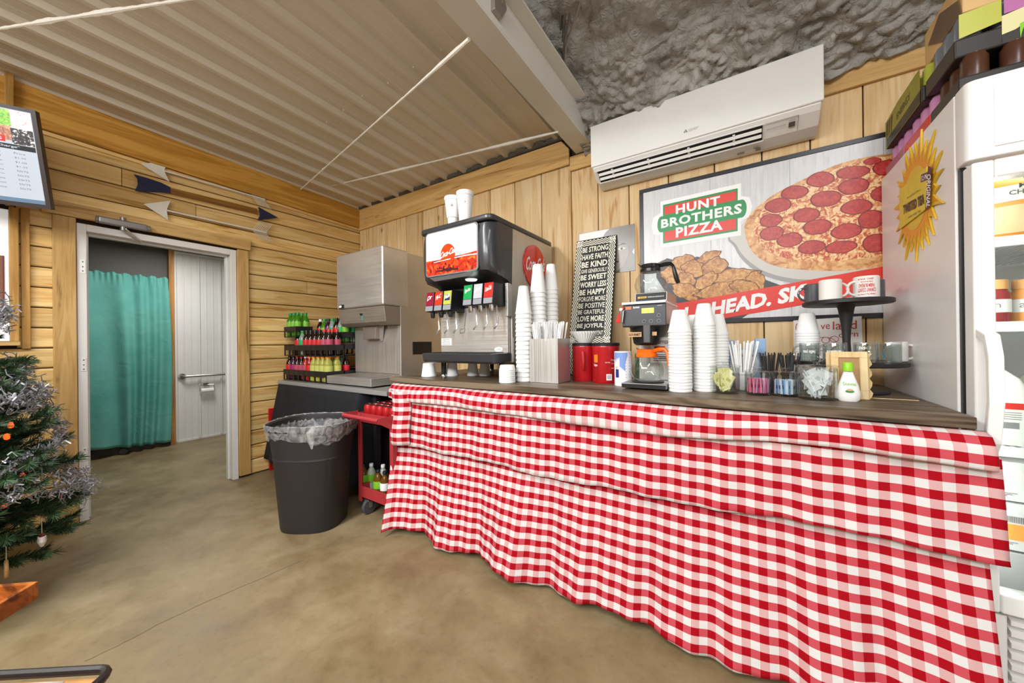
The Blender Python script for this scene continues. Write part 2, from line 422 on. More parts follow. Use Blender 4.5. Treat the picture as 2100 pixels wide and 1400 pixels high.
MB().box(XW+.001, XW+.028, DY1+.003, DY1+.092, .02, 2.10).build('casing', TRIMZ, dr, bevel=.004, seg=1)
MB().prism([(XW+.001, DY0-.15, 2.122), (XW+.001, DY1+.105, 2.105), (XW+.001, DY1+.115, 2.20), (XW+.001, DY0-.15, 2.215)], (.032, 0, 0)).build('casing', TRIMY2, dr, bevel=.004, seg=1)
# ceiling: ribbed metal sheets, each a part
cm = mat('cream_metal_sheet', '#cdc4b4', .33, 0, spec=.5, nscale=2, vary=.06)
ce = struct('ceiling', (-2.5, 0, 2.9))
def zc(y): return 2.945-.036*y
RS = .2405; X0 = -3.92
def ribprof(x0, k):
    p = []
    for i in range(k):
        x = x0+i*RS
        p += [(x, 0), (x+.020, -.030), (x+.050, -.030), (x+.070, 0), (x+.108, 0), (x+.114, -.0016), (x+.122, -.0016), (x+.128, 0), (x+.172, 0), (x+.178, -.0016), (x+.186, -.0016), (x+.192, 0)]
    p.append((x0+k*RS, 0))
    return p
x = X0
for i in range(3):
    p = ribprof(x, 4); m = MB(); k = len(p); ya, yb = -4.6, 2.57
    vs = [(px, ya, zc(ya)+pz+(.001*i)) for px, pz in p]+[(px, yb, zc(yb)+pz+(.001*i)) for px, pz in p]
    m.add(vs, [(j, j+1, k+j+1, k+j) for j in range(k-1)])
    m.build('panel', cm, ce, solid=.0012); x += 4*RS
SCR = mat('screw_head', '#d8d4cc', .3, .6)
m = MB()
for px, py in ((526, 337), (575, 305), (603, 285), (638, 267), (670, 244), (705, 219), (743, 190), (796, 163), (848, 130), (905, 93)):
    q = at(px, py, Z=2.915); m.lathe([(0, -.005), (.006, -.003), (.007, .003)], (q.x, q.y, zc(q.y)-.002), 8)
m.build('screw', SCR, ce)
MB().box(-4.0, -.9, -4.6, 2.7, 3.08, 3.1).build('ceiling_deck', DARKGAP, ce)
# ragged insulation in the gap above trim
ins = mat('grey_insulation', '#5c564d', .95, bump=.8, bscale=30)
m = MB(); random.seed(3)
def insf(u, v):
    x_ = -3.86+u*2.7; a_ = v*pi
    r_ = .02+.02*abs(math.sin(x_*19)+.5*math.sin(x_*47+1))
    return (x_, YW-.03-r_*.8*math.sin(a_), 2.83+r_*1.4*(1-math.cos(a_))*.5-(x_+3.9)*.006)
m.grid(insf, 160, 5); m.build('insulation', ins, ce, smooth=True)

# steel beam, with the bolts of its clips
bmw = mat('beam_primer_paint', '#d0cdc4', .45, vary=.08, nscale=3)
be = struct('trim_5', (-1.0, 0, 2.66))
m = MB(); BX0, BX1 = -1.075, -.935
m.box(BX0, BX1, -4.6, 2.56, 2.66, 2.672)
m.box(BX1-.012, BX1, -4.6, 2.56, 2.672, 2.835)
m.box(BX0, BX1+.07, -4.6, 2.56, 2.835, 2.847)
m.build('beam', bmw, be, bevel=.002)
m = MB()
for py_ in (1.28, 2.38):
    m.prism([(BX1, py_, 2.70), (BX1, py_, 2.82), (BX1, py_+.07, 2.835), (BX1, py_+.10, 2.77), (BX1, py_+.06, 2.70)], (.022, 0, 0))
    m.tube([(BX1+.02, py_+.05, 2.765), (BX1+.1, py_-.02, 2.79)], .009, 8)
m.build('clip', STEELD, be, bevel=.003)
# foam roof on the right
foam, n, l, b = nodes('sprayed_foam', .75, 0, .35)
tc = n.new('ShaderNodeTexCoord')
f1 = noise(2.2, 6, 1.2); r1 = ramp(n, [(.3, '#8f8c86'), (.55, '#aeaba5'), (.8, '#c8c5be')]); l.new(f1.outputs['Fac'], r1.inputs[0])
f2 = noise(3.5, 3, .6); r2 = ramp(n, [(.62, (0, 0, 0, 1)), (.72, (1, 1, 1, 1))]); l.new(f2.outputs['Fac'], r2.inputs[0])
mx = n.new('ShaderNodeMix'); mx.data_type = 'RGBA'; mu = n.new('ShaderNodeMath'); mu.operation = 'MULTIPLY'; mu.inputs[1].default_value = .12; l.new(r2.outputs[0], mu.inputs[0]); l.new(mu.outputs[0], mx.inputs[0]); l.new(r1.outputs[0], mx.inputs[6]); mx.inputs[7].default_value = lin('#8a6a2a'); l.new(mx.outputs[2], b.inputs['Base Color'])
b1 = noise(26, 5, 1.5); bp = n.new('ShaderNodeBump'); bp.inputs['Strength'].default_value = .9; bp.inputs['Distance'].default_value = .02; l.new(b1.outputs['Fac'], bp.inputs['Height']); l.new(bp.outputs['Normal'], b.inputs['Normal'])
from mathutils import noise as mn
def foamf(u, v):
    x_ = -1.0+u*5.2; t = v
    # roof rises from the wall top, then runs back over the room
    L = [(0, 2.60, 2.60), (.12, 2.52, 2.66), (.22, 2.30, 2.78), (.3, 2.1, 2.90), (.45, 1.3, 3.08), (.7, -1.0, 3.55), (1, -4.6, 3.9)]
    for (a0, y0, z0), (a1, y1, z1) in zip(L, L[1:]):
        if t <= a1: k = (t-a0)/(a1-a0); y_ = y0+(y1-y0)*k; z_ = z0+(z1-z0)*k; break
    P = Vector((x_*3, y_*3, z_*3)); near = max(0, 1-abs(y_-2.45)/.5)
    d = .07*abs(mn.noise(P*.8))+.035*mn.noise(P*2.6)+.026*abs(mn.noise(P*6.5))*(1+1.6*near)+.014*abs(mn.noise(P*14))+.03*math.sin(x_*9+mn.noise(P)*2)*(1-near)
    d *= min(1, .08+v/.07)
    return (x_, y_-d*.6, z_-d*.9+.02)
cf = struct('ceiling.001', (1.5, 0, 3.2))
MB().grid(foamf, 420, 300).build('foam', foam, cf, smooth=True, angle=180)
MB().box(-1.0, 4.2, -4.6, 2.9, 3.95, 4.0).build('ceiling_deck', DARKGAP, cf)
MB().box(-1.02, -.99, -4.6, 2.6, 2.848, 3.95).build('upstand', DARKGAP, cf)
# flexible conduits hanging by the beam
CON = mat('steel_conduit', '#8d857a', .4, .7)
def conduit(pxs, zz_, r_):
    pts = [at(a_, b_, Z=c_) for a_, b_, c_ in pxs]
    m = MB(); q = []
    for i in range(len(pts)-1):
        for k in range(8): q.append(pts[i].lerp(pts[i+1], k/8))
    q.append(pts[-1]); m.tube(q, r_, 7)
    return m
for i, pxs in enumerate(([(1149, 0, 3.02), (1150, 80, 2.98), (1150, 150, 2.9)], [(1158, 0, 3.02), (1155, 70, 2.97), (1153, 150, 2.9)], [(1169, 0, 3.02), (1168, 40, 2.98), (1158, 80, 2.94), (1154, 140, 2.88)], [(1192, 0, 2.98), (1176, 50, 2.93), (1160, 95, 2.89), (1156, 140, 2.86)])):
    lab = ['straight steel conduit hanging from the foam roof, leftmost beside the beam', 'straight steel conduit second from the beam on the foam roof', 'slightly bent steel conduit between the straight pair and the curved one', 'curved flexible conduit sweeping right across the grey foam roof'][i]
    conduit(pxs, 0, .007).build('conduit', CON, smooth=True, label=lab, cat='conduit', group='conduits by the beam')
# unseen walls that close the shop
MB().box(4.1, 4.2, -4.6, 2.7, 0, 4.0).build('wall_right', WHITEP, kind='structure')
MB().box(-4.0, 4.2, -4.7, -4.6, 0, 4.0).build('wall_front', mat('pale_wall', '#d8cbb4', .7), kind='structure')

# room beyond the doorway
HX = -6.02
hw = struct('wall_hall', (HX, 1.8, 0))
hwm = mat('white_ribbed_panel', '#dcd9d2', .4)
x = 1.385; i = 0
while x < 3.2:
    p = [(x, 0), (x+.012, .018), (x+.03, .018), (x+.042, 0), (x+.09, 0), (x+.095, .005), (x+.105, .005), (x+.11, 0), (x+.16, 0), (x+.165, .005), (x+.175, .005), (x+.18, 0), (x+.23, 0)]
    m = MB(); k = len(p)
    m.add([(HX+d, y_, .015) for y_, d in p]+[(HX+d, y_, 2.42) for y_, d in p], [(j, j+1, k+j+1, k+j) for j in range(k-1)])
    m.build('panel', hwm, hw, solid=.001); x += .23
MB().box(HX-.1, HX-.005, -1.5, 3.3, 0, 2.6).build('backing', mat('dark_hall_panel', '#56524a', .6), hw)
MB().box(HX+.001, HX+.012, 1.39, 3.2, .0, .02).build('base_strip', WHITEP, hw)
MB().box(-6.1, -4.02, -1.5, -1.4, 0, 2.6).build('wall_hall_left', hwm, kind='structure')
MB().box(-6.1, -4.02, 3.2, 3.3, 0, 2.6).build('wall_hall_right', hwm, kind='structure')
MB().box(-6.6, -4.0, -1.5, 3.3, 2.43, 2.5).build('ceiling_hall', WHITEP, kind='structure')
m = MB(); q = at(392, 504, Z=2.42)
m.lathe([(0, -.012), (.13, -.012), (.15, -.004), (.15, .005)], (q.x, q.y, 2.42), 24)
m.build('ceiling_light', mat('lit_diffuser', '#ffffff', .5, emit='#fff6e6', es=3), label='glowing round light on the white ceiling of the back room', cat='lamp')
MB().box(HX+.02, HX+.07, 1.335, 1.385, 0, 2.42).build('trim_6', wood('post_pine', '#c08a4a', '#a9743a', '#7c4f22', 'Z'), kind='structure', bevel=.003)
MB().box(HX+.001, HX+.02, 1.385, 3.2, 2.39, 2.42).build('trim_7', WHITEP, kind='structure')

# ================================================================== COUNTER AND CLOTH
def cyltext(m, t, c, r, a0, a1, z0, z1, mi=0, bold=0, flip=False):
    vs, fs = glyphs(t, bold); o = []
    for a, b in vs:
        if flip: a, b = 1-a, 1-b
        g = a0+(a1-a0)*a; o.append((c[0]+r*math.cos(g), c[1]+r*math.sin(g), z0+(z1-z0)*b))
    m.add(o, fs, mi)
def face_ang(x, y):      # direction from a point towards the camera
    return math.atan2(-y, -x)
MB.cyltext = cyltext

CWOOD = wood('weathered_counter_wood', '#80705c', '#5a4a3a', '#33281d', 'X', rough=.45, knots=False, vary=.15)
CZ = .976
ct = thing('serving_counter', 'long counter with a dark weathered wooden plank top under the pizza poster', 'counter', (-.79, 2.1, 0))
ys = [1.656, 1.89, 2.12, 2.35, 2.585]
for a_, b_ in zip(ys, ys[1:]):
    MB().box(-2.16, .578, a_+.0012, b_-.0012, .94, CZ).build('top_board', CWOOD, ct, bevel=.002, seg=1)
m = MB()
m.box(-2.10, .55, 1.70, 1.74, .86, .94); m.box(-2.10, .55, 2.50, 2.54, .86, .94); m.box(-2.1, -2.06, 1.74, 2.5, .86, .94); m.box(.51, .55, 1.74, 2.5, .86, .94)
m.build('apron_frame', CWOOD, ct)
for x_ in (-1.92, -.8, .51):
    for y_ in (1.74, 2.5):
        m = MB().box(x_-.04 if x_ > 0 else x_, x_ if x_ > 0 else x_+.04, y_-.02, y_+.02, .0, .86)
        m.build('leg', CWOOD, ct)
# gingham
gm, n, l, b = nodes('red_gingham_cloth', .85, 0, .15)
uvn = n.new('ShaderNodeUVMap'); sp = n.new('ShaderNodeSeparateXYZ'); l.new(uvn.outputs[0], sp.inputs[0])
def stripe(ax):
    f = n.new('ShaderNodeMath'); f.operation = 'FRACT'; l.new(sp.outputs[ax], f.inputs[0])
    g = n.new('ShaderNodeMath'); g.operation = 'GREATER_THAN'; g.inputs[1].default_value = .5; l.new(f.outputs[0], g.inputs[0]); return g
g1, g2 = stripe(0), stripe(1)
ad = n.new('ShaderNodeMath'); ad.operation = 'ADD'; l.new(g1.outputs[0], ad.inputs[0]); l.new(g2.outputs[0], ad.inputs[1])
md = n.new('ShaderNodeMath'); md.operation = 'MULTIPLY'; md.inputs[1].default_value = .5; l.new(ad.outputs[0], md.inputs[0])
def mixc(f, a, b_):
    q = n.new('ShaderNodeMix'); q.data_type = 'RGBA'; l.new(f, q.inputs[0])
    for i_, c_ in ((6, a), (7, b_)):
        if isinstance(c_, str): q.inputs[i_].default_value = lin(c_)
        else: l.new(c_, q.inputs[i_])
    return q.outputs[2]
cA = mixc(g1.outputs[0], '#d3d0cc', '#cba09e'); cB = mixc(g1.outputs[0], '#be4a53', '#9e0214')
cc0 = mixc(g2.outputs[0], cA, cB)
tc = n.new('ShaderNodeTexCoord')
nz = noise(3, 4); wr = ramp(n, [(.3, (.86, .86, .86, 1)), (.7, (1, 1, 1, 1))]); l.new(nz.outputs['Fac'], wr.inputs[0])
mm = n.new('ShaderNodeMix'); mm.data_type = 'RGBA'; mm.blend_type = 'MULTIPLY'; mm.inputs[0].default_value = .5; l.new(cc0, mm.inputs[6]); l.new(wr.outputs[0], mm.inputs[7])
l.new(mm.outputs[2], b.inputs['Base Color'])
nz2 = noise(9, 5, .8); bp = n.new('ShaderNodeBump'); bp.inputs['Strength'].default_value = .35; bp.inputs['Distance'].default_value = .01; l.new(nz2.outputs['Fac'], bp.inputs['Height']); l.new(bp.outputs['Normal'], b.inputs['Normal'])
PER = .0553
hem = [(781, 1095), (811, 1088), (837, 1088), (865, 1094), (886, 1105), (907, 1128), (975, 1134), (998, 1164), (1046, 1187), (1134, 1204), (1193, 1241), (1264, 1261), (1370, 1308), (1459, 1350), (1589, 1397)]
hp = [at(a_, b_, Z=.03) for a_, b_ in hem]
hp = [Vector((p.x, p.y, .03)) for p in hp]
hp += [Vector((.2, 1.50, .03)), Vector((.38, 1.53, .03)), Vector((.585, 1.50, .03))]
def catm(P, t):
    t = max(0, min(.99999, t))*(len(P)-1); i = int(t); f = t-i
    p0, p1, p2, p3 = P[max(i-1, 0)], P[i], P[i+1], P[min(i+2, len(P)-1)]
    return .5*((2*p1)+(p2-p0)*f+(2*p0-5*p1+4*p2-p3)*f*f+(3*p1-p0-3*p2+p3)*f**3)
_al = [0]; _N = 300; _pp = [catm(hp, i/_N) for i in range(_N+1)]
for i in range(_N): _al.append(_al[-1]+(_pp[i+1]-_pp[i]).length)
def hemat(u):
    s_ = u*_al[-1]
    for i in range(_N):
        if _al[i+1] >= s_: return _pp[i].lerp(_pp[i+1], (s_-_al[i])/max(1e-6, _al[i+1]-_al[i]))
    return _pp[-1]
CXL, CXR = -2.055, .585
clo = thing('checkered_tablecloth', 'red and white checkered tablecloth hanging in tiers down the counter front', 'tablecloth', (-.75, 1.55, 0))
def zA(x): return .832+.008*math.sin(x*5+1)+.012*math.sin(x*2)
def zB(x): return .562+.018*x+.010*math.sin(x*3.1+.5)+.006*math.sin(x*9)
def skirt(u, v):
    x_ = CXL+.03+(CXR-CXL-.03)*u; top = Vector((x_, 1.632, .62))
    if u < .06: top = top+Vector((0, -.05*(1-u/.06), 0))
    h = hemat(u); e = v**1.15
    p = top.lerp(Vector((h.x, h.y, h.z)), v); p.y = top.y+(h.y-top.y)*e
    p.y += .014*v*math.sin(u*62+1.5*math.sin(u*9))+.006*v*math.sin(u*140)
    p.z += .012*v*math.sin(u*23+.6)
    return p
m = MB().grid(skirt, 260, 40, uv=lambda u, v: ((CXL+(CXR-CXL)*u)/PER+.1, (.62-.6*v+.012*v*math.sin(u*23+.6))/PER+.2)); m.build('lower_skirt', gm, clo, smooth=True, solid=.0015, angle=180)
def tierb(u, v):
    x_ = CXL+.16+(CXR-CXL-.15)*u; zb = zB(x_)
    z_ = .87+(zb-.87)*v
    y_ = 1.622-.030*v+.006*v*math.sin(x_*21)+.004*math.sin(x_*47+v*3)
    if u < .03: y_ -= .01*(1-u/.03)
    if u > .985: x_ += (u-.985)*1.0
    return (x_, y_-.004*(v > .97), z_)
m = MB().grid(tierb, 240, 18, uv=lambda u, v: ((CXL+.16+(CXR-CXL-.15)*u)/PER+.12, (.87+(zB(CXL+(CXR-CXL)*u)-.87)*v)/PER+.35)); m.build('middle_tier', gm, clo, smooth=True, solid=.0015, angle=180)
# turned-back piece at the left end
def leftp(u, v):
    z_ = .90-.35*v; x_ = -2.06+.19*u+.02*v
    return (x_, 1.60-.06*math.sin(u*pi)-.02*v+.01*math.sin(v*6), z_)
m = MB().grid(leftp, 16, 20, uv=lambda u, v: ((-2.06+.19*u)/PER, (.90-.35*v)/PER+.1)); m.build('side_fold', gm, clo, smooth=True, solid=.0015, angle=180)
def val(u, v):
    x_ = -2.10+(.592+2.10)*u; za = zA(x_); k = v
    bulge = .010*math.sin(x_*11)+.006*math.sin(x_*29)
    P = [(1.650, .938), (1.618, .930), (1.594, .90), (1.588, .86), (1.590, za+.006), (1.598, za), (1.614, za+.012)]
    t = k*(len(P)-1); i = min(int(t), len(P)-2); f = t-i
    y_ = P[i][0]+(P[i+1][0]-P[i][0])*f; z_ = P[i][1]+(P[i+1][1]-P[i][1])*f
    return (x_, y_+bulge*math.sin(k*pi), z_+.008*math.sin(x_*7)*math.sin(k*pi))
def valuv(u, v):
    L_ = [0, .033, .072, .112, .134, .144, .164]; t = v*6; i = min(int(t), 5)
    return ((-2.10+2.692*u)/PER+.3, (.94-(L_[i]+(L_[i+1]-L_[i])*(t-i)))/PER+.55)
m = MB().grid(val, 240, 18, uv=valuv); m.build('top_valance', gm, clo, smooth=True, solid=.0015, angle=180)

# ================================================================== LEFT TABLE, BOTTLES, ICE MACHINE
GREYT = mat('grey_table_laminate', '#8c8a86', .35)
TZ = .872
tb = thing('side_table', 'long table with a grey top and black skirt beside the back doorway', 'table', (-3.0, 2.0, 0))
MB().box(-3.84, -2.17, 1.64, 2.5, TZ-.035, TZ).build('table_top', GREYT, tb, bevel=.004)
for x_ in (-3.76, -2.44):
    for y_ in (1.75, 2.4): MB().box(x_-.02, x_+.02, y_-.02, y_+.02, 0, TZ-.035).build('leg', BLACKM, tb)
BSK = mat('black_table_skirt_cloth', '#17171b', .85, vary=.15)
def sk(u, v):
    x_ = -3.80+u*1.62; z_ = TZ-.03-v*(TZ-.03-.13); fl_ = v*.11
    y_ = 1.632-fl_-.018*v*math.sin(x_*17+math.sin(x_*5)*2)-.008*v*math.sin(x_*41)
    x_ -= .085*v*max(0, 1-u/.12)
    k_ = max(0, min(1, (x_+2.52)/.10)); y_ = y_+(2.07-y_)*k_*k_*(3-2*k_)
    return (x_, y_, z_)
MB().grid(sk, 140, 12).build('table_skirt', BSK, smooth=True, solid=.002, angle=180, label='black cloth skirt hanging from the grey side table', cat='skirt')
rf = thing('red_picture_frame', 'red framed sign standing on the floor behind the black skirt', 'frame', (-3.86, 1.72, 0))
m = MB(); RFY0, RFY1, RFZ = 1.575, 1.97, .60
m.box(-3.893, -3.868, RFY0, RFY0+.045, .0, RFZ); m.box(-3.893, -3.868, RFY1-.06, RFY1, .0, RFZ); m.box(-3.893, -3.868, RFY0+.045, RFY1-.06, .0, .05); m.box(-3.893, -3.868, RFY0+.06, RFY1-.06, RFZ-.06, RFZ)
m.build('frame_border', mat('red_frame_paint', '#b3141a', .4), rf, bevel=.002)
MB().box(-3.89, -3.875, RFY0+.05, RFY1-.05, .06, RFZ-.05).build('sign_face', WHITEPR, rf)

# bottles
def plastic(name, col, a=.6, rough=.1):
    return mat(name, col, rough, trans=a, ior=1.35)
def bottle(label_col, liquid, cap, H=.235, R=.032, wide=False):
    """one bottle with its parts: body, label, cap"""
    t = thing('soda_bottle', 'x', 'bottle', (0, 0, 0))
    if wide: prof = [(R*.8, 0), (R, .008), (R, .10*H/.2), (R*.93, .11*H/.2), (R, .125*H/.2), (R*.9, .15*H/.2), (R*.55, .172*H/.2), (R*.52, H*.9)]
    else: prof = [(R*.75, 0), (R, .010), (R*.97, H*.3), (R*.9, H*.36), (R, H*.42), (R, H*.62), (R*.85, H*.72), (R*.55, H*.82), (R*.38, H*.88), (R*.36, H*.93)]
    MB().lathe(prof, (0, 0, 0), 14).build('bottle_body', liquid, t, smooth=True)
    MB().lathe([(R*1.015, H*.36), (R*1.02, H*.38), (R*1.02, H*.60), (R*1.0, H*.62)], (0, 0, 0), 14).build('label_band', label_col, t, smooth=True)
    c_ = R*.6 if wide else R*.45
    MB().lathe([(c_, H*.90), (c_, H*.985), (c_*.9, H)], (0, 0, 0), 12).build('cap', cap, t, smooth=True)
    return t
LQ = {'green': mat('green_soda', '#3f8a14', .08, trans=.3, ior=1.35), 'dark': mat('dark_cola', '#1d0b08', .08), 'clear': mat('clear_soda_bottle', '#aebfb4', .08, trans=.5, ior=1.35),
      'red': mat('red_juice', '#8e120c', .1), 'yellow': mat('yellow_drink', '#a8a548', .12, trans=.2, ior=1.35), 'purple': mat('purple_soda', '#3a0c2b', .08), 'amber': mat('amber_juice', '#6b4418', .08, trans=.2, ior=1.35), 'pale': mat('pale_clear_drink', '#c9d2c4', .1, trans=.4, ior=1.35)}
LB = {'red': mat('red_label', '#c3161c', .4), 'lime': mat('lime_label', '#74b52c', .4), 'green': mat('green_label', '#1f9a5c', .4), 'purple': mat('magenta_label', '#8e1c5e', .4), 'pink': mat('pink_striped_label', '#ab4258', .4), 'yellow': mat('pale_yellow_label', '#b5b55a', .4), 'white': WHITEPR}
CP = {'green': mat('green_cap', '#178a3c', .4), 'black': BLACKP, 'red': mat('red_cap', '#c8202a', .4), 'orange': mat('orange_cap', '#e8890f', .4), 'white': WHITEG}
KINDS = {
 'gg': ('green soda bottle', 'lime', 'green', 'green', 0), 'dk': ('dark red-labelled bottle', 'red', 'dark', 'black', 0),
 'dr': ('pink-labelled cola bottle', 'pink', 'dark', 'red', 0), 'pu': ('magenta-labelled bottle', 'purple', 'purple', 'black', 0),
 'sp': ('clear green-labelled bottle', 'green', 'clear', 'green', 0), 'ye': ('squat yellow bottle', 'yellow', 'yellow', 'orange', 1),
 'rj': ('squat red bottle', 'red', 'red', 'orange', 1), 'pw': ('pink bottle with white cap', 'pink', 'red', 'white', 0), 'wd': ('dark bottle with white cap', 'red', 'dark', 'white', 0)}
ORD = ['first', 'second', 'third', 'fourth', 'fifth', 'sixth', 'seventh', 'eighth', 'ninth', 'tenth', 'eleventh', 'twelfth', 'thirteenth', 'fourteenth', 'fifteenth', 'sixteenth', 'seventeenth', 'eighteenth', 'nineteenth', 'twentieth', 'twenty-first', 'twenty-second', 'twenty-third', 'twenty-fourth']
protos = {}
def put(kind, x, y, z, where, group, nth):
    d = KINDS[kind]; lab = d[0]+' '+where+', '+nth
    if kind not in protos:
        p = bottle(LB[d[1]], LQ[d[2]], CP[d[3]], R=.0375 if d[4] else .0335, wide=bool(d[4])); protos[kind] = p
        p.location = (x, y, z); p['label'] = lab; p['group'] = group; return p
    return dup(protos[kind], (x, y, z), random.uniform(0, 6), lab, group)
TRAYM = mat('black_tray_plastic', '#1e1b1b', .45)
def tray(nm, x0, x1, y0, y1, z, label):
    t = thing('bottle_tray', label, 'tray', ((x0+x1)/2, (y0+y1)/2, z), 'bottle trays on the side table')
    m = MB(); h = .105; w_ = .006
    m.box(x0, x1, y0, y1, z, z+.008)
    m.build('tray_floor', TRAYM, t)
    m = MB()
    for a_, b_, c_, d_ in ((x0, x1, y0, y0+w_), (x0, x1, y1-w_, y1), (x0, x0+w_, y0, y1), (x1-w_, x1, y0, y1)):
        m.box(a_, b_, c_, d_, z+.055, z+h)
    k = max(2, int((x1-x0)/.08))
    for i in range(k+1):
        q = x0+(x1-x0-w_)*i/k
        for yy in (y0, y1-w_): m.box(q-.006 if i else q, q+.012 if i < k else q+w_, yy-.001, yy+w_+.001, z, z+h)
    k2 = max(2, int((y1-y0)/.08))
    for i in range(k2+1):
        q = y0+(y1-y0-w_)*i/k2
        for xx in (x0, x1-w_): m.box(xx-.001, xx+w_+.001, q, q+w_, z, z+h)
    m.build('tray_wall', TRAYM, t)
TX0, TX1, TX2 = -3.852, -3.46, -3.074
tray('a', TX0, TX1-.004, 1.70, 1.862, TZ, 'black bottle tray on the table, left of the pair on the bottom tier')
tray('b', TX1, TX2, 1.70, 1.862, TZ, 'black bottle tray on the bottom tier holding squat yellow drink bottles')
tray('c', TX0, TX1-.004, 1.71, 1.864, TZ+.238, 'black bottle tray of the middle tier, on the left')
tray('d', TX1, TX2, 1.71, 1.864, TZ+.238, 'black bottle tray of the middle tier, nearest the ice machine')
tray('e', TX0, TX0+.235, 1.71, 1.868, TZ+.420, 'small black bottle tray at the top left with bright green bottles')
tray('g', TX0+.245, TX2, 1.875, 2.12, TZ, 'black bottle tray at the back under the top row')
tray('h', TX0+.245, TX2, 1.875, 2.12, TZ+.245, 'empty black bottle tray stacked under the tall back tray')
tray('f', TX0+.245, TX2, 1.875, 2.12, TZ+.355, 'black bottle tray at the back with the tall top row of bottles')
def fill(kinds_, y, z, x0, step, where, group):
    real = [k for k in kinds_ if k != '--']; c_ = 0
    for i, k in enumerate(kinds_):
        if k != '--': put(k, x0+i*step, y, z+.0085, where, group, ORD[c_]+' from left'); c_ += 1
G1, G2, G3 = 'bottles on the bottom tier', 'bottles on the middle tier', 'bottles on the top tier'
XA, ST = -3.812, .0775
fill(['dk', 'pu', 'dr', 'dr', 'pw', 'rj', 'ye', 'ye', 'ye', 'ye'], 1.742, TZ, XA, ST, 'in bottom tier front row', G1)
fill(['dk', 'pu', 'dr', 'dr', 'rj', 'rj', 'ye', 'ye', 'ye', 'ye'], 1.821, TZ, XA, ST, 'in bottom tier second row', G1)
fill(['--', '--', 'dk', 'sp', 'dk', 'dk', 'dk', 'dk', 'dr', 'dr'], 1.752, TZ+.238, XA, ST, 'in middle tier front row', G2)
fill(['gg', 'gg', 'sp', 'dk', 'dk', 'dk', 'dk', 'dk', 'dr', 'dr'], 1.826, TZ+.238, XA, ST, 'in middle tier second row', G2)
fill(['gg', 'gg', 'gg'], 1.752, TZ+.420, XA, .073, 'in the small top tray', G3)
fill(['gg', 'gg', 'gg'], 1.826, TZ+.420, XA, .073, 'behind in the small top tray', G3)
fill(['wd', 'gg', 'pu', 'sp', 'dk', 'sp', 'gg'], 1.918, TZ+.355, -3.565, .073, 'in the back top tray', G3)
fill(['dk', 'gg', 'gg', 'dk', 'sp', 'dk', 'sp'], 1.996, TZ+.355, -3.565, .073, 'in back tray second row', G3)
fill(['gg', 'dk', 'sp', 'dk', 'dk', 'pu', 'dk'], 2.074, TZ+.355, -3.565, .073, 'in back tray third row', G3)
fill(['dk', 'dk', 'sp', 'dk', 'dk', 'sp', 'dk'], 1.918, TZ, -3.565, .073, 'in the low back tray', G1)

# ice machine
im = thing('ice_dispenser', 'tall stainless steel ice dispenser standing on the grey side table', 'ice machine', (-2.74, 2.2, TZ))
IX0, IX1 = -3.07, -2.415
MB().box(IX0+.005, IX1-.004, 1.975, 2.54, TZ+.02, 1.995).build('cabinet', STEELZ, im, bevel=.004)
MB().box(IX0, IX1, 1.80, 2.06, 1.53, 2.01).build('hopper_cover', STEEL, im, bevel=.014, seg=3)
MB().prism([(IX0+.006, 1.812, 1.527), (IX0+.006, 1.99, 1.527), (IX0+.006, 1.99, 1.375), (IX0+.006, 1.86, 1.375), (IX0+.006, 1.83, 1.40)], (IX1-IX0-.012, 0, 0)).build('apron', STEELD, im, bevel=.003)
MB().box(IX0+.02, IX1-.02, 1.963, 1.974, TZ+.09, 1.372).build('splash_panel', STEELZ, im, bevel=.002)
m = MB(); a_ = at(750, 675, Y=1.93); b_ = at(778, 672, Y=1.93); 
m.prism([(a_.x, 1.90, 1.373), (b_.x, 1.90, 1.373), (b_.x-.02, 1.90, 1.26), (a_.x, 1.90, 1.26)], (0, .06, 0)).build('ice_chute', STEELD, im, bevel=.004)
m = MB(); m.prism([(b_.x-.01, 1.93, 1.372), (b_.x+.05, 1.93, 1.372), (b_.x+.005, 1.95, 1.24), (b_.x-.025, 1.95, 1.24)], (0, .012, 0)).build('ice_lever', STEEL, im, bevel=.002)
m = MB(); m.box(IX0+.02, IX1-.01, 1.69, 1.962, TZ+.012, TZ+.075); m.build('drip_tray', STEEL, im, bevel=.004)
MB().box(IX0+.04, IX1-.03, 1.705, 1.95, TZ+.0755, TZ+.078).build('drip_grate', STEELD, im)
MB().box(IX0+.02, IX1-.02, 1.975, 2.5, TZ, TZ+.02).build('base', BLACKP, im)
a_ = at(697, 628, Y=1.797); m = MB(); m.box(a_.x-.012, a_.x+.06, 1.795, 1.7995, a_.z-.02, a_.z+.012, 0); m.disc((a_.x+.012, 1.7935, a_.z-.004), (.022, 0, 0), (0, 0, .011), 16, 1); m.build('badge', [BLACKP, WHITEPR], im)
a_ = at(742, 645, Y=1.822); m = MB(); m.box(a_.x-.012, a_.x+.012, 1.81, 1.8235, a_.z-.006, a_.z+.01, 0); m.box(a_.x-.002, a_.x+.012, 1.82, 1.8265, a_.z-.05, a_.z-.006, 1); m.build('lock', [BLACKP, mat('teal_tape', '#3f9a8c', .5)], im)
# vent grille on its side
a_ = at(868, 712, X=IX1-.003); m = MB().box(IX1-.0035, IX1-.001, a_.y-.12, a_.y+.1, a_.z-.06, a_.z+.05).build('vent_grille', BLACKP, im)

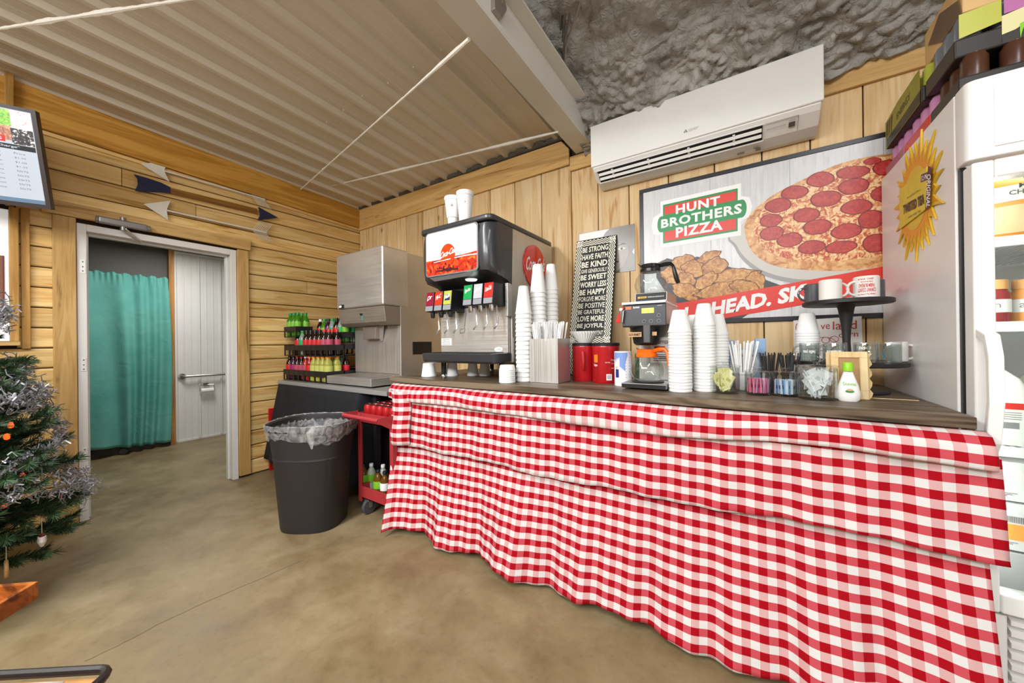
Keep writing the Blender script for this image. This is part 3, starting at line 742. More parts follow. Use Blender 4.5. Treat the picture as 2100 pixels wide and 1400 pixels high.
# ================================================================== TRASH BIN
BX, BY = -2.495, 1.29
tbn = thing('trash_bin', 'black ribbed plastic trash bin with a clear liner in front of the table', 'bin', (BX, BY, 0))
BINM = mat('black_bin_plastic', '#2a2829', .5, bump=.15, bscale=90)
def sup(a, rx, ry, e=.72):
    c_, s_ = math.cos(a), math.sin(a)
    return rx*abs(c_)**e*(1 if c_ >= 0 else -1), ry*abs(s_)**e*(1 if s_ >= 0 else -1)
m = MB(); N = 96; prof = [(0, .735), (.01, .75), (.46, .88), (.475, .90), (.49, .885), (.64, .96), (.655, 1.0), (.665, 1.04), (.69, 1.04), (.70, 1.03), (.695, 1.0), (.69, .985), (.3, .8), (.06, .72)]
vs = []
rot = math.radians(33)
for z_, sc_ in prof:
    for j in range(N):
        a = 2*pi*j/N; x_, y_ = sup(a, .258, .228)
        rib = 1-.012*(1 if (j % 12) < 1 and .02 < z_ < .64 and z_ != .3 else 0)
        x_ *= sc_*rib; y_ *= sc_*rib
        vs.append((BX+x_*math.cos(rot)-y_*math.sin(rot), BY+x_*math.sin(rot)+y_*math.cos(rot), z_))
k = len(prof)
m.add(vs, [(i*N+j, i*N+(j+1) % N, (i+1)*N+(j+1) % N, (i+1)*N+j) for i in range(k-1) for j in range(N)]+[tuple(range(N))[::-1], tuple(range((k-1)*N, k*N))])
m.build('bin_body', BINM, tbn, smooth=True, angle=28)
LIN = glass_mat('clear_bag_film', '#dcdcdc', .26, .18)
ln = []
bag, n, l, b = nodes('bag_film', .3, 0, .5); b.inputs['Base Color'].default_value = lin('#c9c8c6'); b.inputs['Alpha'].default_value = .38
tc = n.new('ShaderNodeTexCoord'); nz = noise(11, 4, 2.5); bp = n.new('ShaderNodeBump'); bp.inputs['Strength'].default_value = .4; bp.inputs['Distance'].default_value = .02; l.new(nz.outputs['Fac'], bp.inputs['Height']); l.new(bp.outputs['Normal'], b.inputs['Normal'])
ra = ramp(n, [(.38, (.10,)*3+(1,)), (.66, (.5,)*3+(1,))]); l.new(nz.outputs['Fac'], ra.inputs[0]); l.new(ra.outputs[0], b.inputs['Alpha'])
def linf(u, v):
    a = 2*pi*u; P = [(.45, .74), (.60, .90), (.685, 1.0), (.706, 1.04), (.706, 1.052), (.68, 1.055), (.63, 1.015), (.60, .99)]
    t = v*(len(P)-1); i = min(int(t), len(P)-2); f = t-i
    z_ = P[i][0]+(P[i+1][0]-P[i][0])*f; s_ = P[i][1]+(P[i+1][1]-P[i][1])*f
    x_, y_ = sup(a, .258, .228); wv = 1+.004*math.sin(a*31)+.004*math.sin(a*53+v*5)
    if v > .6: z_ += .05*math.sin(a*3+1)*(v-.6)+.006*math.sin(a*17)*(v-.6)*2.5
    return (BX+(x_*math.cos(rot)-y_*math.sin(rot))*s_*wv, BY+(x_*math.sin(rot)+y_*math.cos(rot))*s_*wv, z_+.0015*math.sin(a*23))
lnr = MB().grid(linf, 180, 20)
lnr.build('bin_liner', bag, tbn, smooth=True, angle=180)
a_ = at(640, 880, Y=BY-.235)
MB().tube([(a_.x, a_.y+.01, a_.z+.01), (a_.x+.005, a_.y-.012, a_.z-.02), (a_.x+.008, a_.y-.01, a_.z-.07), (a_.x+.01, a_.y-.008, a_.z-.11)], [.012, .022, .016, .004], 8).build('liner_knot', bag, tbn, smooth=True)

# ================================================================== RED CART
REDC = mat('red_cart_paint', '#a83438', .45, vary=.12)
KX0, KX1, KY0, KY1 = -2.345, -1.965, 1.53, 2.02
ca = thing('utility_cart', 'red metal utility cart with soda cans, beside the trash bin', 'cart', ((KX0+KX1)/2, 1.78, 0))
for nm, z0, z1 in (('upper_tray', .655, .725), ('lower_tray', .115, .20)):
    m = MB(); m.box(KX0, KX1, KY0, KY1, z0, z0+.006)
    m.box(KX0, KX1, KY0, KY0+.004, z0, z1); m.box(KX0, KX1, KY1-.004, KY1, z0, z1); m.box(KX0, KX0+.004, KY0, KY1, z0, z1); m.box(KX1-.004, KX1, KY0, KY1, z0, z1)
    m.build(nm, REDC, ca)
for x_, y_ in ((KX0, KY0), (KX1, KY0), (KX0, KY1), (KX1, KY1)):
    sx_ = 1 if x_ == KX0 else -1; sy_ = 1 if y_ == KY0 else -1
    m = MB(); m.box(min(x_-.003*sx_, x_+.03*sx_), max(x_-.003*sx_, x_+.03*sx_), y_-.004, y_+.002, .09, .725); m.box(x_-.004, x_+.002, min(y_, y_+.03*sy_), max(y_, y_+.03*sy_), .09, .725)
    m.build('corner_post', REDC, ca)
m = MB(); m.tube([(KX0-.01, KY0-.11, .725), (KX1+.0, KY0-.11, .725)], .013, 10)
m.build('push_handle', REDC, ca, smooth=True)
for x_ in (KX0-.006, KX1+.002): MB().prism([(x_, KY0-.115, .74), (x_, KY0, .74), (x_, KY0, .64), (x_, KY0-.115, .71)], (.004, 0, 0)).build('handle_bracket', REDC, ca)
for x_, y_ in ((KX0+.07, KY0+.03), (KX1-.05, KY0+.03), (KX0+.07, KY1-.04), (KX1-.05, KY1-.04)):
    c_ = MB(); c_.box(x_-.022, x_+.022, y_-.02, y_+.02, .095, .115); c_.box(x_-.022, x_-.018, y_-.012, y_+.012, .05, .1); c_.box(x_+.018, x_+.022, y_-.012, y_+.012, .05, .1)
    cs = c_.build('caster', STEELD, ca)
    wv = MB().lathe([(.0, -.013), (.05, -.013), (.055, -.008), (.055, .008), (.05, .013), (0, .013)], (0, 0, 0), 24); wv.xf(Matrix.Translation((x_, y_, .055)) @ Matrix.Rotation(pi/2, 4, 'Y'))
    wv.build('wheel', mat('grey_wheel_rubber', '#4a4848', .6), cs, smooth=True)
# cans
can0 = thing('soda_can', 'red soda can with white marks in the pack on the red cart', 'can', (0, 0, 0), 'red soda cans on the cart')
MB().lathe([(.024, 0), (.0325, .012), (.033, .105), (.026, .118), (.026, .121)], (0, 0, 0), 16).build('can_body', mat('red_can', '#b01a1f', .3, .3), can0, smooth=True)
MB().lathe([(0, .117), (.023, .117), (.0255, .1215), (.027, .121)], (0, 0, 0), 16).build('can_lid', mat('can_aluminium', '#b9b9b9', .3, .9), can0, smooth=True)
m = MB(); m.box(-.006, .006, -.012, .004, .1215, .1225); m.build('pull_tab', BLACKP, can0)
first = True
for i in range(5):
    for j in range(6):
        p = (KX0+.05+i*.069, KY0+.05+j*.069, .6615)
        if first: can0.location = p; first = False
        else: dup(can0, p, random.uniform(0, 6))
# lower tray: juice bottles
def jb(px, py, Y, liquid, lab_, cap, label, H=.2):
    q = at(px, py, Y=Y); t = bottle(LB[lab_], LQ[liquid], CP[cap], H=H, R=.034, wide=False); t.location = (q.x, Y, .1215); t.name = 'juice_bottle'; t['label'] = label; t['group'] = 'juice bottles on the lower shelf of the cart'
jb(746, 1000, 1.60, 'amber', 'lime', 'black', 'amber juice bottle with black cap, leftmost on the lower cart shelf')
jb(762, 1000, 1.64, 'pale', 'lime', 'white', 'pale juice bottle with white cap on the lower cart shelf')
jb(776, 1000, 1.585, 'amber', 'lime', 'black', 'amber juice bottle right of the pale one on the lower cart shelf')
jb(786, 1000, 1.67, 'pale', 'lime', 'white', 'pale juice bottle under the green carton on the lower cart shelf')
jb(790, 1010, 1.59, 'amber', 'white', 'black', 'amber juice bottle with a white label, rightmost on the cart shelf')
gb = thing('green_carton', 'green soda carton standing in the red cart behind the juice bottles', 'carton', (-2.05, 1.80, .122))
M_ = Matrix.Translation((-2.03, 1.76, .122)) @ Matrix.Rotation(.10, 4, 'Y')
m = MB().box(-.07, .06, 0, .09, .0, .47); m.xf(M_); m.build('carton_box', mat('green_carton_print', '#0d9a3f', .4), gb, bevel=.002)
m = MB(); m.text('UP', (-.055, -.001, .38), (.03, 0, 0), (0, 0, .03)); m.box(-.055, -.04, -.001, 0, .27, .31); m.box(-.02, .04, -.001, 0, .1, .3, 1); m.xf(M_); m.build('lettering', [WHITEPR, mat('dark_green_print', '#07702c', .4)], gb)

# ================================================================== DRINK DISPENSER
DX0, DX1 = -1.885, -1.27
ds = thing('drink_dispenser', 'black and steel soda fountain with a lit red and white picture panel', 'drink dispenser', (-1.575, 2.1, CZ))
HOOD = mat('dark_grey_hood_plastic', '#38383b', .3, coat=.2)
DC = (DX0+DX1)/2
MB().box(DX0+.01, DX1-.002, 1.935, 2.52, 1.085, 1.975).build('cabinet', STEELZ, ds, bevel=.003)
MB().rrect(DX0-.004, DX1+.006, 1.706, 2.53, 1.965, 2.0, .045, n=5).build('lid', HOOD, ds, smooth=True, bevel=.010, seg=3)
# bulging hood: sections lofted along x
secs = []
P_ = [(1.935, 1.965), (1.745, 1.965), (1.722, 1.955), (1.712, 1.90), (1.708, 1.80), (1.712, 1.70), (1.722, 1.655), (1.76, 1.635), (1.86, 1.615), (1.935, 1.585)]
m = MB(); NX = 28; NP = len(P_)
for i in range(NX+1):
    t = i/NX; x_ = DX0+(DX1-DX0)*t; e = abs(2*t-1)
    rnd = (max(0, e-.80)/.20)**2.4*.045
    lift = .045*max(0, 1-((t-.72)/.30)**2)         # raised arch in the underside, over the nozzles
    for j, (y_, z_) in enumerate(P_):
        yy = y_+(rnd if 0 < j < 7 else rnd*.4 if j < 9 else 0); zz_ = z_
        if j >= 7: zz_ = z_+lift*.8
        if j in (6,): zz_ = z_+lift*.35
        m.v.append(Vector((x_, yy, zz_)))
for i in range(NX):
    for j in range(NP-1): m.f.append((i*NP+j, i*NP+j+1, (i+1)*NP+j+1, (i+1)*NP+j)); m.m.append(0)
m.f.append(tuple(range(NP))[::-1]); m.m.append(0); m.f.append(tuple(range(NX*NP, NX*NP+NP))); m.m.append(0)
m.build('hood', HOOD, ds, smooth=True, angle=50)
# lit picture panel
SY = 1.7035
def scr(a, b, d=0):   # 0..1 across the panel
    xl, xr = -1.812, -1.372; z0, z1 = 1.672, 1.955
    return Vector((xl+(xr-xl)*a, SY-d-.004*math.sin(a*pi), z0+(z1-z0)*b))
def rr(a0, a1, b0, b1, r=.06, n=5, asp=1.5):
    o = []
    for ca_, cb_, g in ((a1-r, b1-r*asp, 0), (a0+r, b1-r*asp, pi/2), (a0+r, b0+r*asp, pi), (a1-r, b0+r*asp, 1.5*pi)):
        o += [(ca_+r*math.cos(g+i*pi/2/n), cb_+r*asp*math.sin(g+i*pi/2/n)) for i in range(n+1)]
    return o
LITW = mat('lit_panel_white', '#ffffff', .3, emit='#fffaf0', es=1.15)
MB().flat([scr(a, b, -.0025) for a, b in rr(-.02, 1.02, -.03, 1.03)][::-1]).build('panel_trim', mat('silver_panel_trim', '#8e9094', .3, .6), ds, solid=.003)
SCOLA, n, l, b = nodes('lit_cola_picture', .3)
tc = n.new('ShaderNodeTexCoord'); nz = noise(14, 5, 2.5); r_ = ramp(n, [(.32, '#3a0a06'), (.45, '#a81a08'), (.58, '#e0380f'), (.74, '#f58a20')]); l.new(nz.outputs['Fac'], r_.inputs[0])
l.new(r_.outputs[0], b.inputs['Base Color']); l.new(r_.outputs[0], b.inputs['Emission Color']); b.inputs['Emission Strength'].default_value = .7
LRED = mat('lit_red_disc', '#e8340c', .3, emit='#f03008', es=.85)
LICE = mat('dark_ice_cubes', '#2c1420', .3, emit='#5a2030', es=.25, vary=.6, nscale=60)
m = MB()
m.flat([scr(a, b, .0005) for a, b in rr(0, 1, 0, 1)], 0)
bot = [(a, b) for a, b in rr(0, 1, 0, 1) if b < .3]
m.flat([scr(a, b, .001) for a, b in bot+[(1, .40), (.8, .375), (.5, .36), (.2, .345), (0, .36)]], 1)
dc = [(.455+.15*math.cos(2*pi*i/28), .43+.25*math.sin(2*pi*i/28)) for i in range(28)]
m.flat([scr(a, b, .0014) for a, b in dc], 2)
m.add([scr(.16, .305, .0017), scr(.45, .325, .0017), (scr(.8, .345, .0017)), scr(1, .335, .0017), scr(1, .315, .0017), scr(.8, .325, .0017), scr(.45, .31, .0017), scr(.16, .295, .0017)], [(0, 1, 6, 7), (1, 2, 5, 6), (2, 3, 4, 5)], 0)
random.seed(5)
for q in range(60):
    a0 = .42+random.gauss(0, .11); b0 = .05+abs(random.gauss(0, .08)); s_ = .018
    if b0 < .24-abs(a0-.40)*.6 and .05 < a0 < .9: m.flat([scr(a0-s_, b0, .0016+q*1e-5), scr(a0, b0-s_, .0016+q*1e-5), scr(a0+s_, b0+.01, .0016+q*1e-5), scr(a0, b0+s_*2, .0016+q*1e-5)], 3)
m.build('picture_panel', [LITW, SCOLA, LRED, LICE], ds)
m = MB(); o_ = scr(.30, .36, .002); u_ = scr(.62, .45, .002)-o_; v_ = scr(.32, .50, .002)-o_
m.text('Coca-Cola', o_, u_, v_, bold=.012, shear=.3); m.build('lettering', LITW, ds)
m = MB(); a_ = scr(.33, -.03, .0); 
m.add([(-1.79, 1.709, 1.66), (-1.40, 1.709, 1.66), (-1.44, 1.724, 1.642), (-1.76, 1.728, 1.638)], [(0, 1, 2, 3)]); m.build('chin_plate', mat('grey_chin_plate', '#8b8d90', .3, .3), ds, solid=.003)
# round lamp under the hood
MB().lathe([(0, 1.628), (.035, 1.626), (.04, 1.634)], (-1.50, 1.80, 0), 20).build('hood_lamp', mat('hood_lamp_glow', '#ffffff', .3, emit='#f4fff0', es=2.2), ds, smooth=True)
MB().box(DX0+.01, DX1-.002, 1.90, 1.934, 1.46, 1.60).build('valve_rail', BLACKP, ds)
MB().box(DX1-.02, DX1, 1.885, 1.934, 1.385, 1.60).build('rail_end', STEEL, ds, bevel=.002)
MB().box(DX0+.012, DX1-.02, 1.90, 1.934, 1.37, 1.459).build('rail_plate', STEEL, ds)
sp_ = MB().box(DX0+.004, DX1-.016, 1.902, 1.93, 1.15, 1.385).build('splash_panel', STEEL, ds, bevel=.003)
cols = [('#8e1630', '#d8a0b0', 'Dr'), ('#e23418', '#f2a090', 'Hi-C'), ('#b7b94a', '#2a3560', 'Mello'), ('#129a4c', '#eaf6ee', 'Sprite'), ('#b9bcc2', '#5a6a70', 'diet'), ('#cf2a24', '#f6e6e0', 'Coca-Cola')]
vx = [-1.852, -1.768, -1.684, -1.504, -1.420, -1.336]
GREYB = mat('grey_valve_base', '#8d9096', .4)
for i, (x_, (c1, c2_, w_)) in enumerate(zip(vx, cols)):
    lift = 0 if i < 3 else .02
    zt = 1.575+lift; zb = 1.44+lift; yf = 1.745; ybk = 1.90
    m = MB().prism([(x_-.037, yf+.012, zb), (x_-.037, ybk, zb-.01), (x_-.037, ybk, zt+.005), (x_-.037, yf+.03, zt)], (.074, 0, 0))
    vb = m.build('valve_block', BLACKP, ds, bevel=.003)
    m = MB(); fb = Vector((0, .018, zt-zb))
    o_ = Vector((x_-.034, yf+.011, zb)); u_ = Vector((.068, 0, 0))
    m.add([o_+fb*.30, o_+u_+fb*.30, o_+u_+fb*.98, o_+fb*.98], [(0, 1, 2, 3)], 0)
    m.add([o_+fb*.02, o_+u_+fb*.02, o_+u_+fb*.28, o_+fb*.28], [(0, 1, 2, 3)], 1)
    if i == 2: m.add([o_+u_*.15+fb*.5+Vector((0, -.001, 0)), o_+u_*.85+fb*.5+Vector((0, -.001, 0)), o_+u_*.85+fb*.8+Vector((0, -.001, 0)), o_+u_*.15+fb*.8+Vector((0, -.001, 0))], [(0, 1, 2, 3)], 3)
    m.text(w_, o_+u_*.15+fb*.55+Vector((0, -.002, 0)), u_*.7+fb*.12, fb*.22, 2, bold=.02, shear=.2)
    m.build('flavour_label', [mat('label_%d' % i, c1, .25), GREYB, WHITEPR, mat('label_blue', '#1c2a58', .4)], vb, solid=.0012)
    MB().lathe([(.012, zb-.045), (.016, zb-.03), (.016, zb)], (x_, yf+.05, 0), 12).build('nozzle', BLACKP if i < 3 else CHROME, vb, smooth=True)
    m = MB()
    lx = x_+.012
    m.tube([(lx, yf+.09, zb), (lx, yf+.10, zb-.12), (lx-.01, yf+.075, zb-.155)], .0055, 6); m.build('lever', CHROME, ds if i != 3 else ds, smooth=True)
m = MB(); x_ = -1.60; m.tube([(x_+.02, 1.84, 1.42), (x_, 1.84, 1.315), (x_-.025, 1.83, 1.31), (x_-.03, 1.83, 1.285), (x_+.01, 1.83, 1.285), (x_+.015, 1.83, 1.315)], .003, 6); m.build('water_lever', CHROME, ds, smooth=True)
m = MB()
m.prism([(DX0+.005, 1.715, 1.15), (DX0+.005, 1.935, 1.15), (DX0+.005, 1.935, 1.095), (DX0+.005, 1.74, 1.085), (DX0+.005, 1.722, 1.10)], (DX1-DX0-.015, 0, 0)); m.build('drip_tray', HOOD, ds, bevel=.005)
m = MB()
for i in range(18): q = DX0+.05+i*.03; m.box(q, q+.012, 1.735, 1.89, 1.151, 1.155)
m.build('drip_grate', BLACKM, ds)
for x_ in (DX0+.06, DX1-.04):
    for y_ in (1.87, 2.45):
        m = MB().lathe([(.018, CZ+.02), (.02, 1.085)], (x_, y_, 0), 12, 0).lathe([(.02, CZ), (.02, CZ+.012), (.013, CZ+.022)], (x_, y_, 0), 12, 1); m.build('foot', [BLACKP, CHROME], ds, smooth=True)
a_ = at(905, 694, Y=1.898); b_ = at(926, 708, Y=1.898)
m = MB(); m.box(a_.x, b_.x, 1.898, 1.9015, b_.z, a_.z, 0)
for k in range(4): m.box(a_.x+.01, b_.x-.02+.004*k, 1.897, 1.898, a_.z-.012-k*.011, a_.z-.009-k*.011, 1)
m.build('data_label', [WHITEPR, mat('grey_print', '#7d7d7d', .5)], sp_)
a_ = at(1022, 716, Y=1.898); m = MB(); m.disc((a_.x, 1.900, a_.z), (.033, 0, 0), (0, 0, .015), 20, 0); m.text('Cornelius', (a_.x-.022, 1.8985, a_.z-.004), (.044, 0, 0), (0, 0, .009), 1, shear=.3)
m.build('badge', [WHITEPR, mat('grey_print', '#7d7d7d')], sp_)
# right side: seam, tube, plate, red disc
MB().box(DX1-.003, DX1-.0005, 2.10, 2.102, 1.10, 1.96).build('side_seam', STEELD, ds)
a_ = at(1060, 692, X=DX1); b_ = at(1069, 738, X=DX1)
m = MB(); m.box(DX1-.001, DX1+.002, 1.945, 2.03, 1.09, 1.25, 0)
m.box(DX1+.002, DX1+.0025, 1.955, 2.02, 1.215, 1.222, 1); m.box(DX1+.002, DX1+.0025, 1.955, 1.995, 1.235, 1.238, 1)
m.build('side_plate', [STEEL, BLACKPR], ds)
dk = MB(); dc_ = (DX1+.004, 2.235, 1.76)
dk.disc(dc_, (0, .155, 0), (0, 0, .155), 40, 0)
dk.v.append(Vector((DX1-.002, 2.235, 1.76)))
dk.build('red_disc', mat('glossy_red_disc', '#d8200f', .2, coat=.5), ds, solid=.006)
m = MB(); m.text('Coca-Cola', (DX1+.0085, 2.10, 1.715), (0, .27, .03), (0, .015, .10), bold=.015, shear=.25); m.build('lettering', WHITEPR, ds)

# ================================================================== FOAM CUPS
def cup_mb(rt, rb, h):
    """inverted foam cup: wide lip down, open underneath"""
    t = .0025
    return MB().lathe([(rt-t*2, .004), (rt, 0), (rt+.0025, .003), (rt+.0025, .010), (rt, .013), (rb, h-.004), (rb-.003, h), (0, h-.001)], (0, 0, 0), 22)
def cup_up(rt, rb, h, ped=False):
    if ped: return MB().lathe([(0, .001), (rb*.82, 0), (rb, h*.30), (rb*1.12, h*.31), (rt-.003, h*.88), (rt, h*.88), (rt+.002, h-.003), (rt, h), (rt-.004, h-.003), (rb*.9, h*.3), (0, .006)], (0, 0, 0), 26)
    return MB().lathe([(0, .001), (rb, 0), (rt-.003, h*.86), (rt, h*.87), (rt+.002, h-.003), (rt, h), (rt-.004, h-.003), (rb-.003, .006), (0, .006)], (0, 0, 0), 26)
def stack(name, mb, x, y, z, pitch, nn, label, group, toplabel=None):
    """label: words with %s for the place counted from the top"""
    o = mb.build(name, FOAMW, smooth=True, label=label % ORD[nn-1], cat='cup', group=group)
    o.location = (x, y, z)
    for i in range(1, nn):
        c = o.copy(); COL.objects.link(c); c.location = (x+random.uniform(-.0008, .0008), y+random.uniform(-.0008, .0008), z+i*pitch)
        c['label'] = label % ORD[nn-1-i]
    return o
def sdup(nn, base): pass
stack('foam_cup', cup_mb(.050, .029, .175), -1.150, 1.88, CZ, .0276, 16, 'white foam cup, %s from the top of the front tall stack by the fountain', 'cups in the front tall stack')
stack('foam_cup', cup_mb(.050, .031, .185), -1.110, 1.995, CZ, .0276, 21, 'white foam cup, %s from the top of the middle tall stack by the fountain', 'cups in the middle tall stack')
stack('foam_cup', cup_mb(.046, .028, .175), -1.075, 2.11, CZ, .0276, 22, 'white foam cup, %s from the top of the rear tall stack by the fountain', 'cups in the rear tall stack')
stack('foam_cup', cup_mb(.049, .030, .108), -.262, 1.845, CZ, .0146, 20, 'white coffee cup, %s from the top of the stack next to the brewer', 'coffee cups in the left stack')
stack('foam_cup', cup_mb(.047, .029, .108), -.165, 1.915, CZ, .0146, 22, 'white coffee cup, %s from the top of the second stack past the brewer', 'coffee cups in the second stack')
stack('foam_cup', cup_mb(.047, .029, .108), -.22, 2.03, CZ, .0146, 19, 'white coffee cup, %s from the top of the stack behind the front two', 'coffee cups in the hidden stack')
stack('foam_cup', cup_mb(.047, .029, .105), -.118, 2.02, CZ, .0146, 19, 'white coffee cup, %s from the top of the rear right stack', 'coffee cups in the rear right stack')
stack('foam_bowl', cup_mb(.047, .044, .036), -1.20, 1.765, CZ, .0118, 7, 'short white foam bowl, %s from the top of the low stack', 'low stack of foam lids')
# short cups under the drip tray
for i, (x_, y_, r_, lab) in enumerate(((-1.93, 1.825, .052, 'wide white foam cup upside down at the left end of the counter'), (-1.80, 1.93, .044, 'white foam cup upside down under the drip tray, second from the left'), (-1.68, 2.02, .040, 'white foam cup upside down under the drip tray, third from the left'), (-1.60, 2.06, .040, 'white foam cup upside down under the drip tray, rightmost'))):
    o = cup_mb(r_, r_*.8, .098).build('foam_cup', FOAMW, smooth=True, label=lab, cat='cup'); o.location = (x_, y_, CZ)
# cups on the dispenser
BLUEP = mat('faint_blue_print', '#8fb4cf', .5)
for nm, x_, ped, nn, lab in (('foam_cup', -1.655, True, 2, 'large white foam cup with a stepped base on top of the soda fountain'), ('foam_cup', -1.545, False, 2, 'large straight white foam cup on top of the soda fountain, right one')):
    yy = 1.80
    t = thing(nm, lab, 'cup', (x_, yy, 2.0))
    cu = cup_up(.056, .036 if ped else .038, .205 if ped else .215, ped)
    cu.build('cup_body', FOAMW, t, smooth=True, world=False)
    m = MB(); a0 = face_ang(x_, yy)
    m.cyltext('44', (0, 0), .0525, a0-.30, a0+.02, .125, .150) if ped else m.cyltext('y', (0, 0), .052, a0-.1, a0+.1, .125, .140)
    m.build('print', mat('grey_print', '#7d7d7d'), t, world=False)

# ================================================================== WALL ITEMS
# chevron sign
sg = thing('motto_sign', 'tall black sign with white mottos and a zigzag border leaning on the wall', 'sign', (-.93, 2.40, CZ))
SX0, SX1 = -1.080, -.775; sl = .2188
def sgp(x, z, d=0): # point on the leaning face
    nrm = Vector((0, -1, sl)).normalized()
    return Vector((x, 2.57-(1.989-z)*sl, z))+nrm*d
m = MB(); q = [sgp(SX0, CZ+.001), sgp(SX1, CZ+.001), sgp(SX1, 1.989), sgp(SX0, 1.989)]; m.prism(q, Vector((0, .03, 0))); m.build('board_panel', mat('charcoal_board', '#1f1e1d', .6), sg)
CRM = mat('cream_print', '#e9e6d4', .55)
m = MB(); bw = .044; amp = .0058; per = .0285
def zig(x0, z0, x1, z1, nseg, off, th=.0036):
    dx, dz = x1-x0, z1-z0; L = math.hypot(dx, dz); nx, nz_ = -dz/L, dx/L
    pts = []
    for i in range(nseg+1):
        f = i/nseg; o_ = off+(amp if i % 2 else -amp)
        pts.append((x0+dx*f+nx*o_, z0+dz*f+nz_*o_))
    for (ax, az), (bx, bz) in zip(pts, pts[1:]):
        m.add([sgp(ax-nx*th, az-nz_*th, .001), sgp(bx-nx*th, bz-nz_*th, .001), sgp(bx+nx*th, bz+nz_*th, .001), sgp(ax+nx*th, az+nz_*th, .001)], [(0, 1, 2, 3)])
zb_ = 1.205
for k in range(3):
    o_ = .007+.0145*k
    nh = int((SX1-SX0-.01)/(per/2)); nv = int((1.98-CZ)/(per/2))
    zig(SX0+.004, 1.985-.004, SX1-.004, 1.985-.004, nh, -o_); zig(SX0+.004, zb_, SX1-.004, zb_, nh, o_)
    zig(SX0+.002, zb_-.22, SX0+.002, 1.985, nv, -o_); zig(SX1-.002, zb_-.22, SX1-.002, 1.985, nv, o_)
ix0, ix1, iz0, iz1 = SX0+bw+.002, SX1-bw-.002, zb_+.046, 1.985-bw
for a0, a1, b0, b1 in ((ix0, ix1, iz1-.002, iz1), (ix0, ix1, iz0, iz0+.002), (ix0, ix0+.002, iz0, iz1), (ix1-.002, ix1, iz0, iz1)):
    m.add([sgp(a0, b0, .001), sgp(a1, b0, .001), sgp(a1, b1, .001), sgp(a0, b1, .001)], [(0, 1, 2, 3)])
m.build('zigzag_border', CRM, sg)
lines = ['BE STRONG', 'HAVE FAITH', 'BE KIND', 'GIVE GENEROUSLY', 'BE SWEET', 'WORRY LESS', 'BE HAPPY', 'FORGIVE MORE', 'BE POSITIVE', 'BE GRATEFUL', 'LOVE MORE', 'BE JOYFUL', 'IN EVERY MOMENT']
hs = [1.15, 1.15, 1.2, .8, 1.1, 1.15, 1.1, .95, 1.0, .85, 1.1, 1.1, .8]
tot = sum(hs); H_ = iz1-iz0-.012; z_ = iz1-.006
m = MB()
for s_, h_ in zip(lines, hs):
    hh = h_/tot*H_; z_ -= hh
    if s_.startswith('IN'): s_ = 'IN EVERY MOMENT'
    m.text(s_, sgp(ix0+.008, z_+hh*.14, .0015), Vector((ix1-ix0-.016, 0, 0)), (sgp(0, z_+hh*.88)-sgp(0, z_+hh*.14)), bold=.028 if h_ > 1 else .012)
m.build('lettering', CRM, sg)
# grey photographic print behind it
gp = thing('photo_print', 'dark sepia photograph of a hatted face pinned behind the motto sign', 'picture', (-.86, YW-.025, 1.88))
GX0, GX1, GZ0, GZ1 = -1.07, -.648, 1.715, 2.048; gy = YW-.024
MB().box(GX0, GX1, gy, gy+.003, GZ0, GZ1).build('photo_paper', mat('sepia_grey_photo', '#6d655b', .25, vary=.35, nscale=14), gp)
m = MB()
m.flat([(GX0+.004, gy-.0008, GZ1-.004), (GX0+.004, gy-.0008, 1.95), (-.90, gy-.0008, 1.96), (-.86, gy-.0008, 2.02), (-.83, gy-.0008, GZ1-.004)], 0)   # sky patch
m.flat([(-.80, gy-.001, 1.93), (-.70, gy-.001, 1.915), (-.69, gy-.001, 1.84), (-.72, gy-.001, 1.76), (-.79, gy-.001, 1.72), (-.83, gy-.001, 1.80)], 1)    # lit cheek
m.flat([(-.775, gy-.0014, 1.885), (-.745, gy-.0014, 1.898), (-.712, gy-.0014, 1.885), (-.745, gy-.0014, 1.872)], 0)
m.disc((-.742, gy-.0018, 1.885), (.010, 0, 0), (0, 0, .010), 12, 2)
m.flat([(-.79, gy-.0014, 1.905), (-.73, gy-.0014, 1.925), (-.70, gy-.0014, 1.908), (-.73, gy-.0014, 1.914)], 2)
m.flat([(-.80, gy-.0014, 1.795), (-.765, gy-.0014, 1.80), (-.765, gy-.0014, 1.788)], 2)
m.flat([(-.668, gy-.0012, 1.85), (-.652, gy-.0012, 1.875), (-.652, gy-.0012, 1.83)], 0)
m.build('photo_image', [mat('photo_light', '#d6d4cf', .3), mat('photo_mid', '#9a9187', .3, vary=.2, nscale=30), mat('photo_dark', '#2c2723', .3)], gp)

# pizza poster
po = thing('pizza_poster', 'large black framed poster showing a pepperoni pizza and fried chicken', 'poster', (.1, YW-.022, 1.32))
PY = YW-.030; PX0, PX1, PZ0, PZ1 = -.612, .92, 1.322, 2.272
m = MB(); fw = .026
m.box(PX0, PX1, PY-.004, YW-.0205, PZ1-fw, PZ1); m.box(PX0, PX1, PY-.004, YW-.0205, PZ0, PZ0+fw); m.box(PX0, PX0+fw, PY-.004, YW-.0205, PZ0+fw, PZ1-fw); m.box(PX1-fw, PX1, PY-.004, YW-.0205, PZ0+fw, PZ1-fw)
m.build('poster_frame', mat('black_satin_frame', '#22222a', .3), po, bevel=.002)
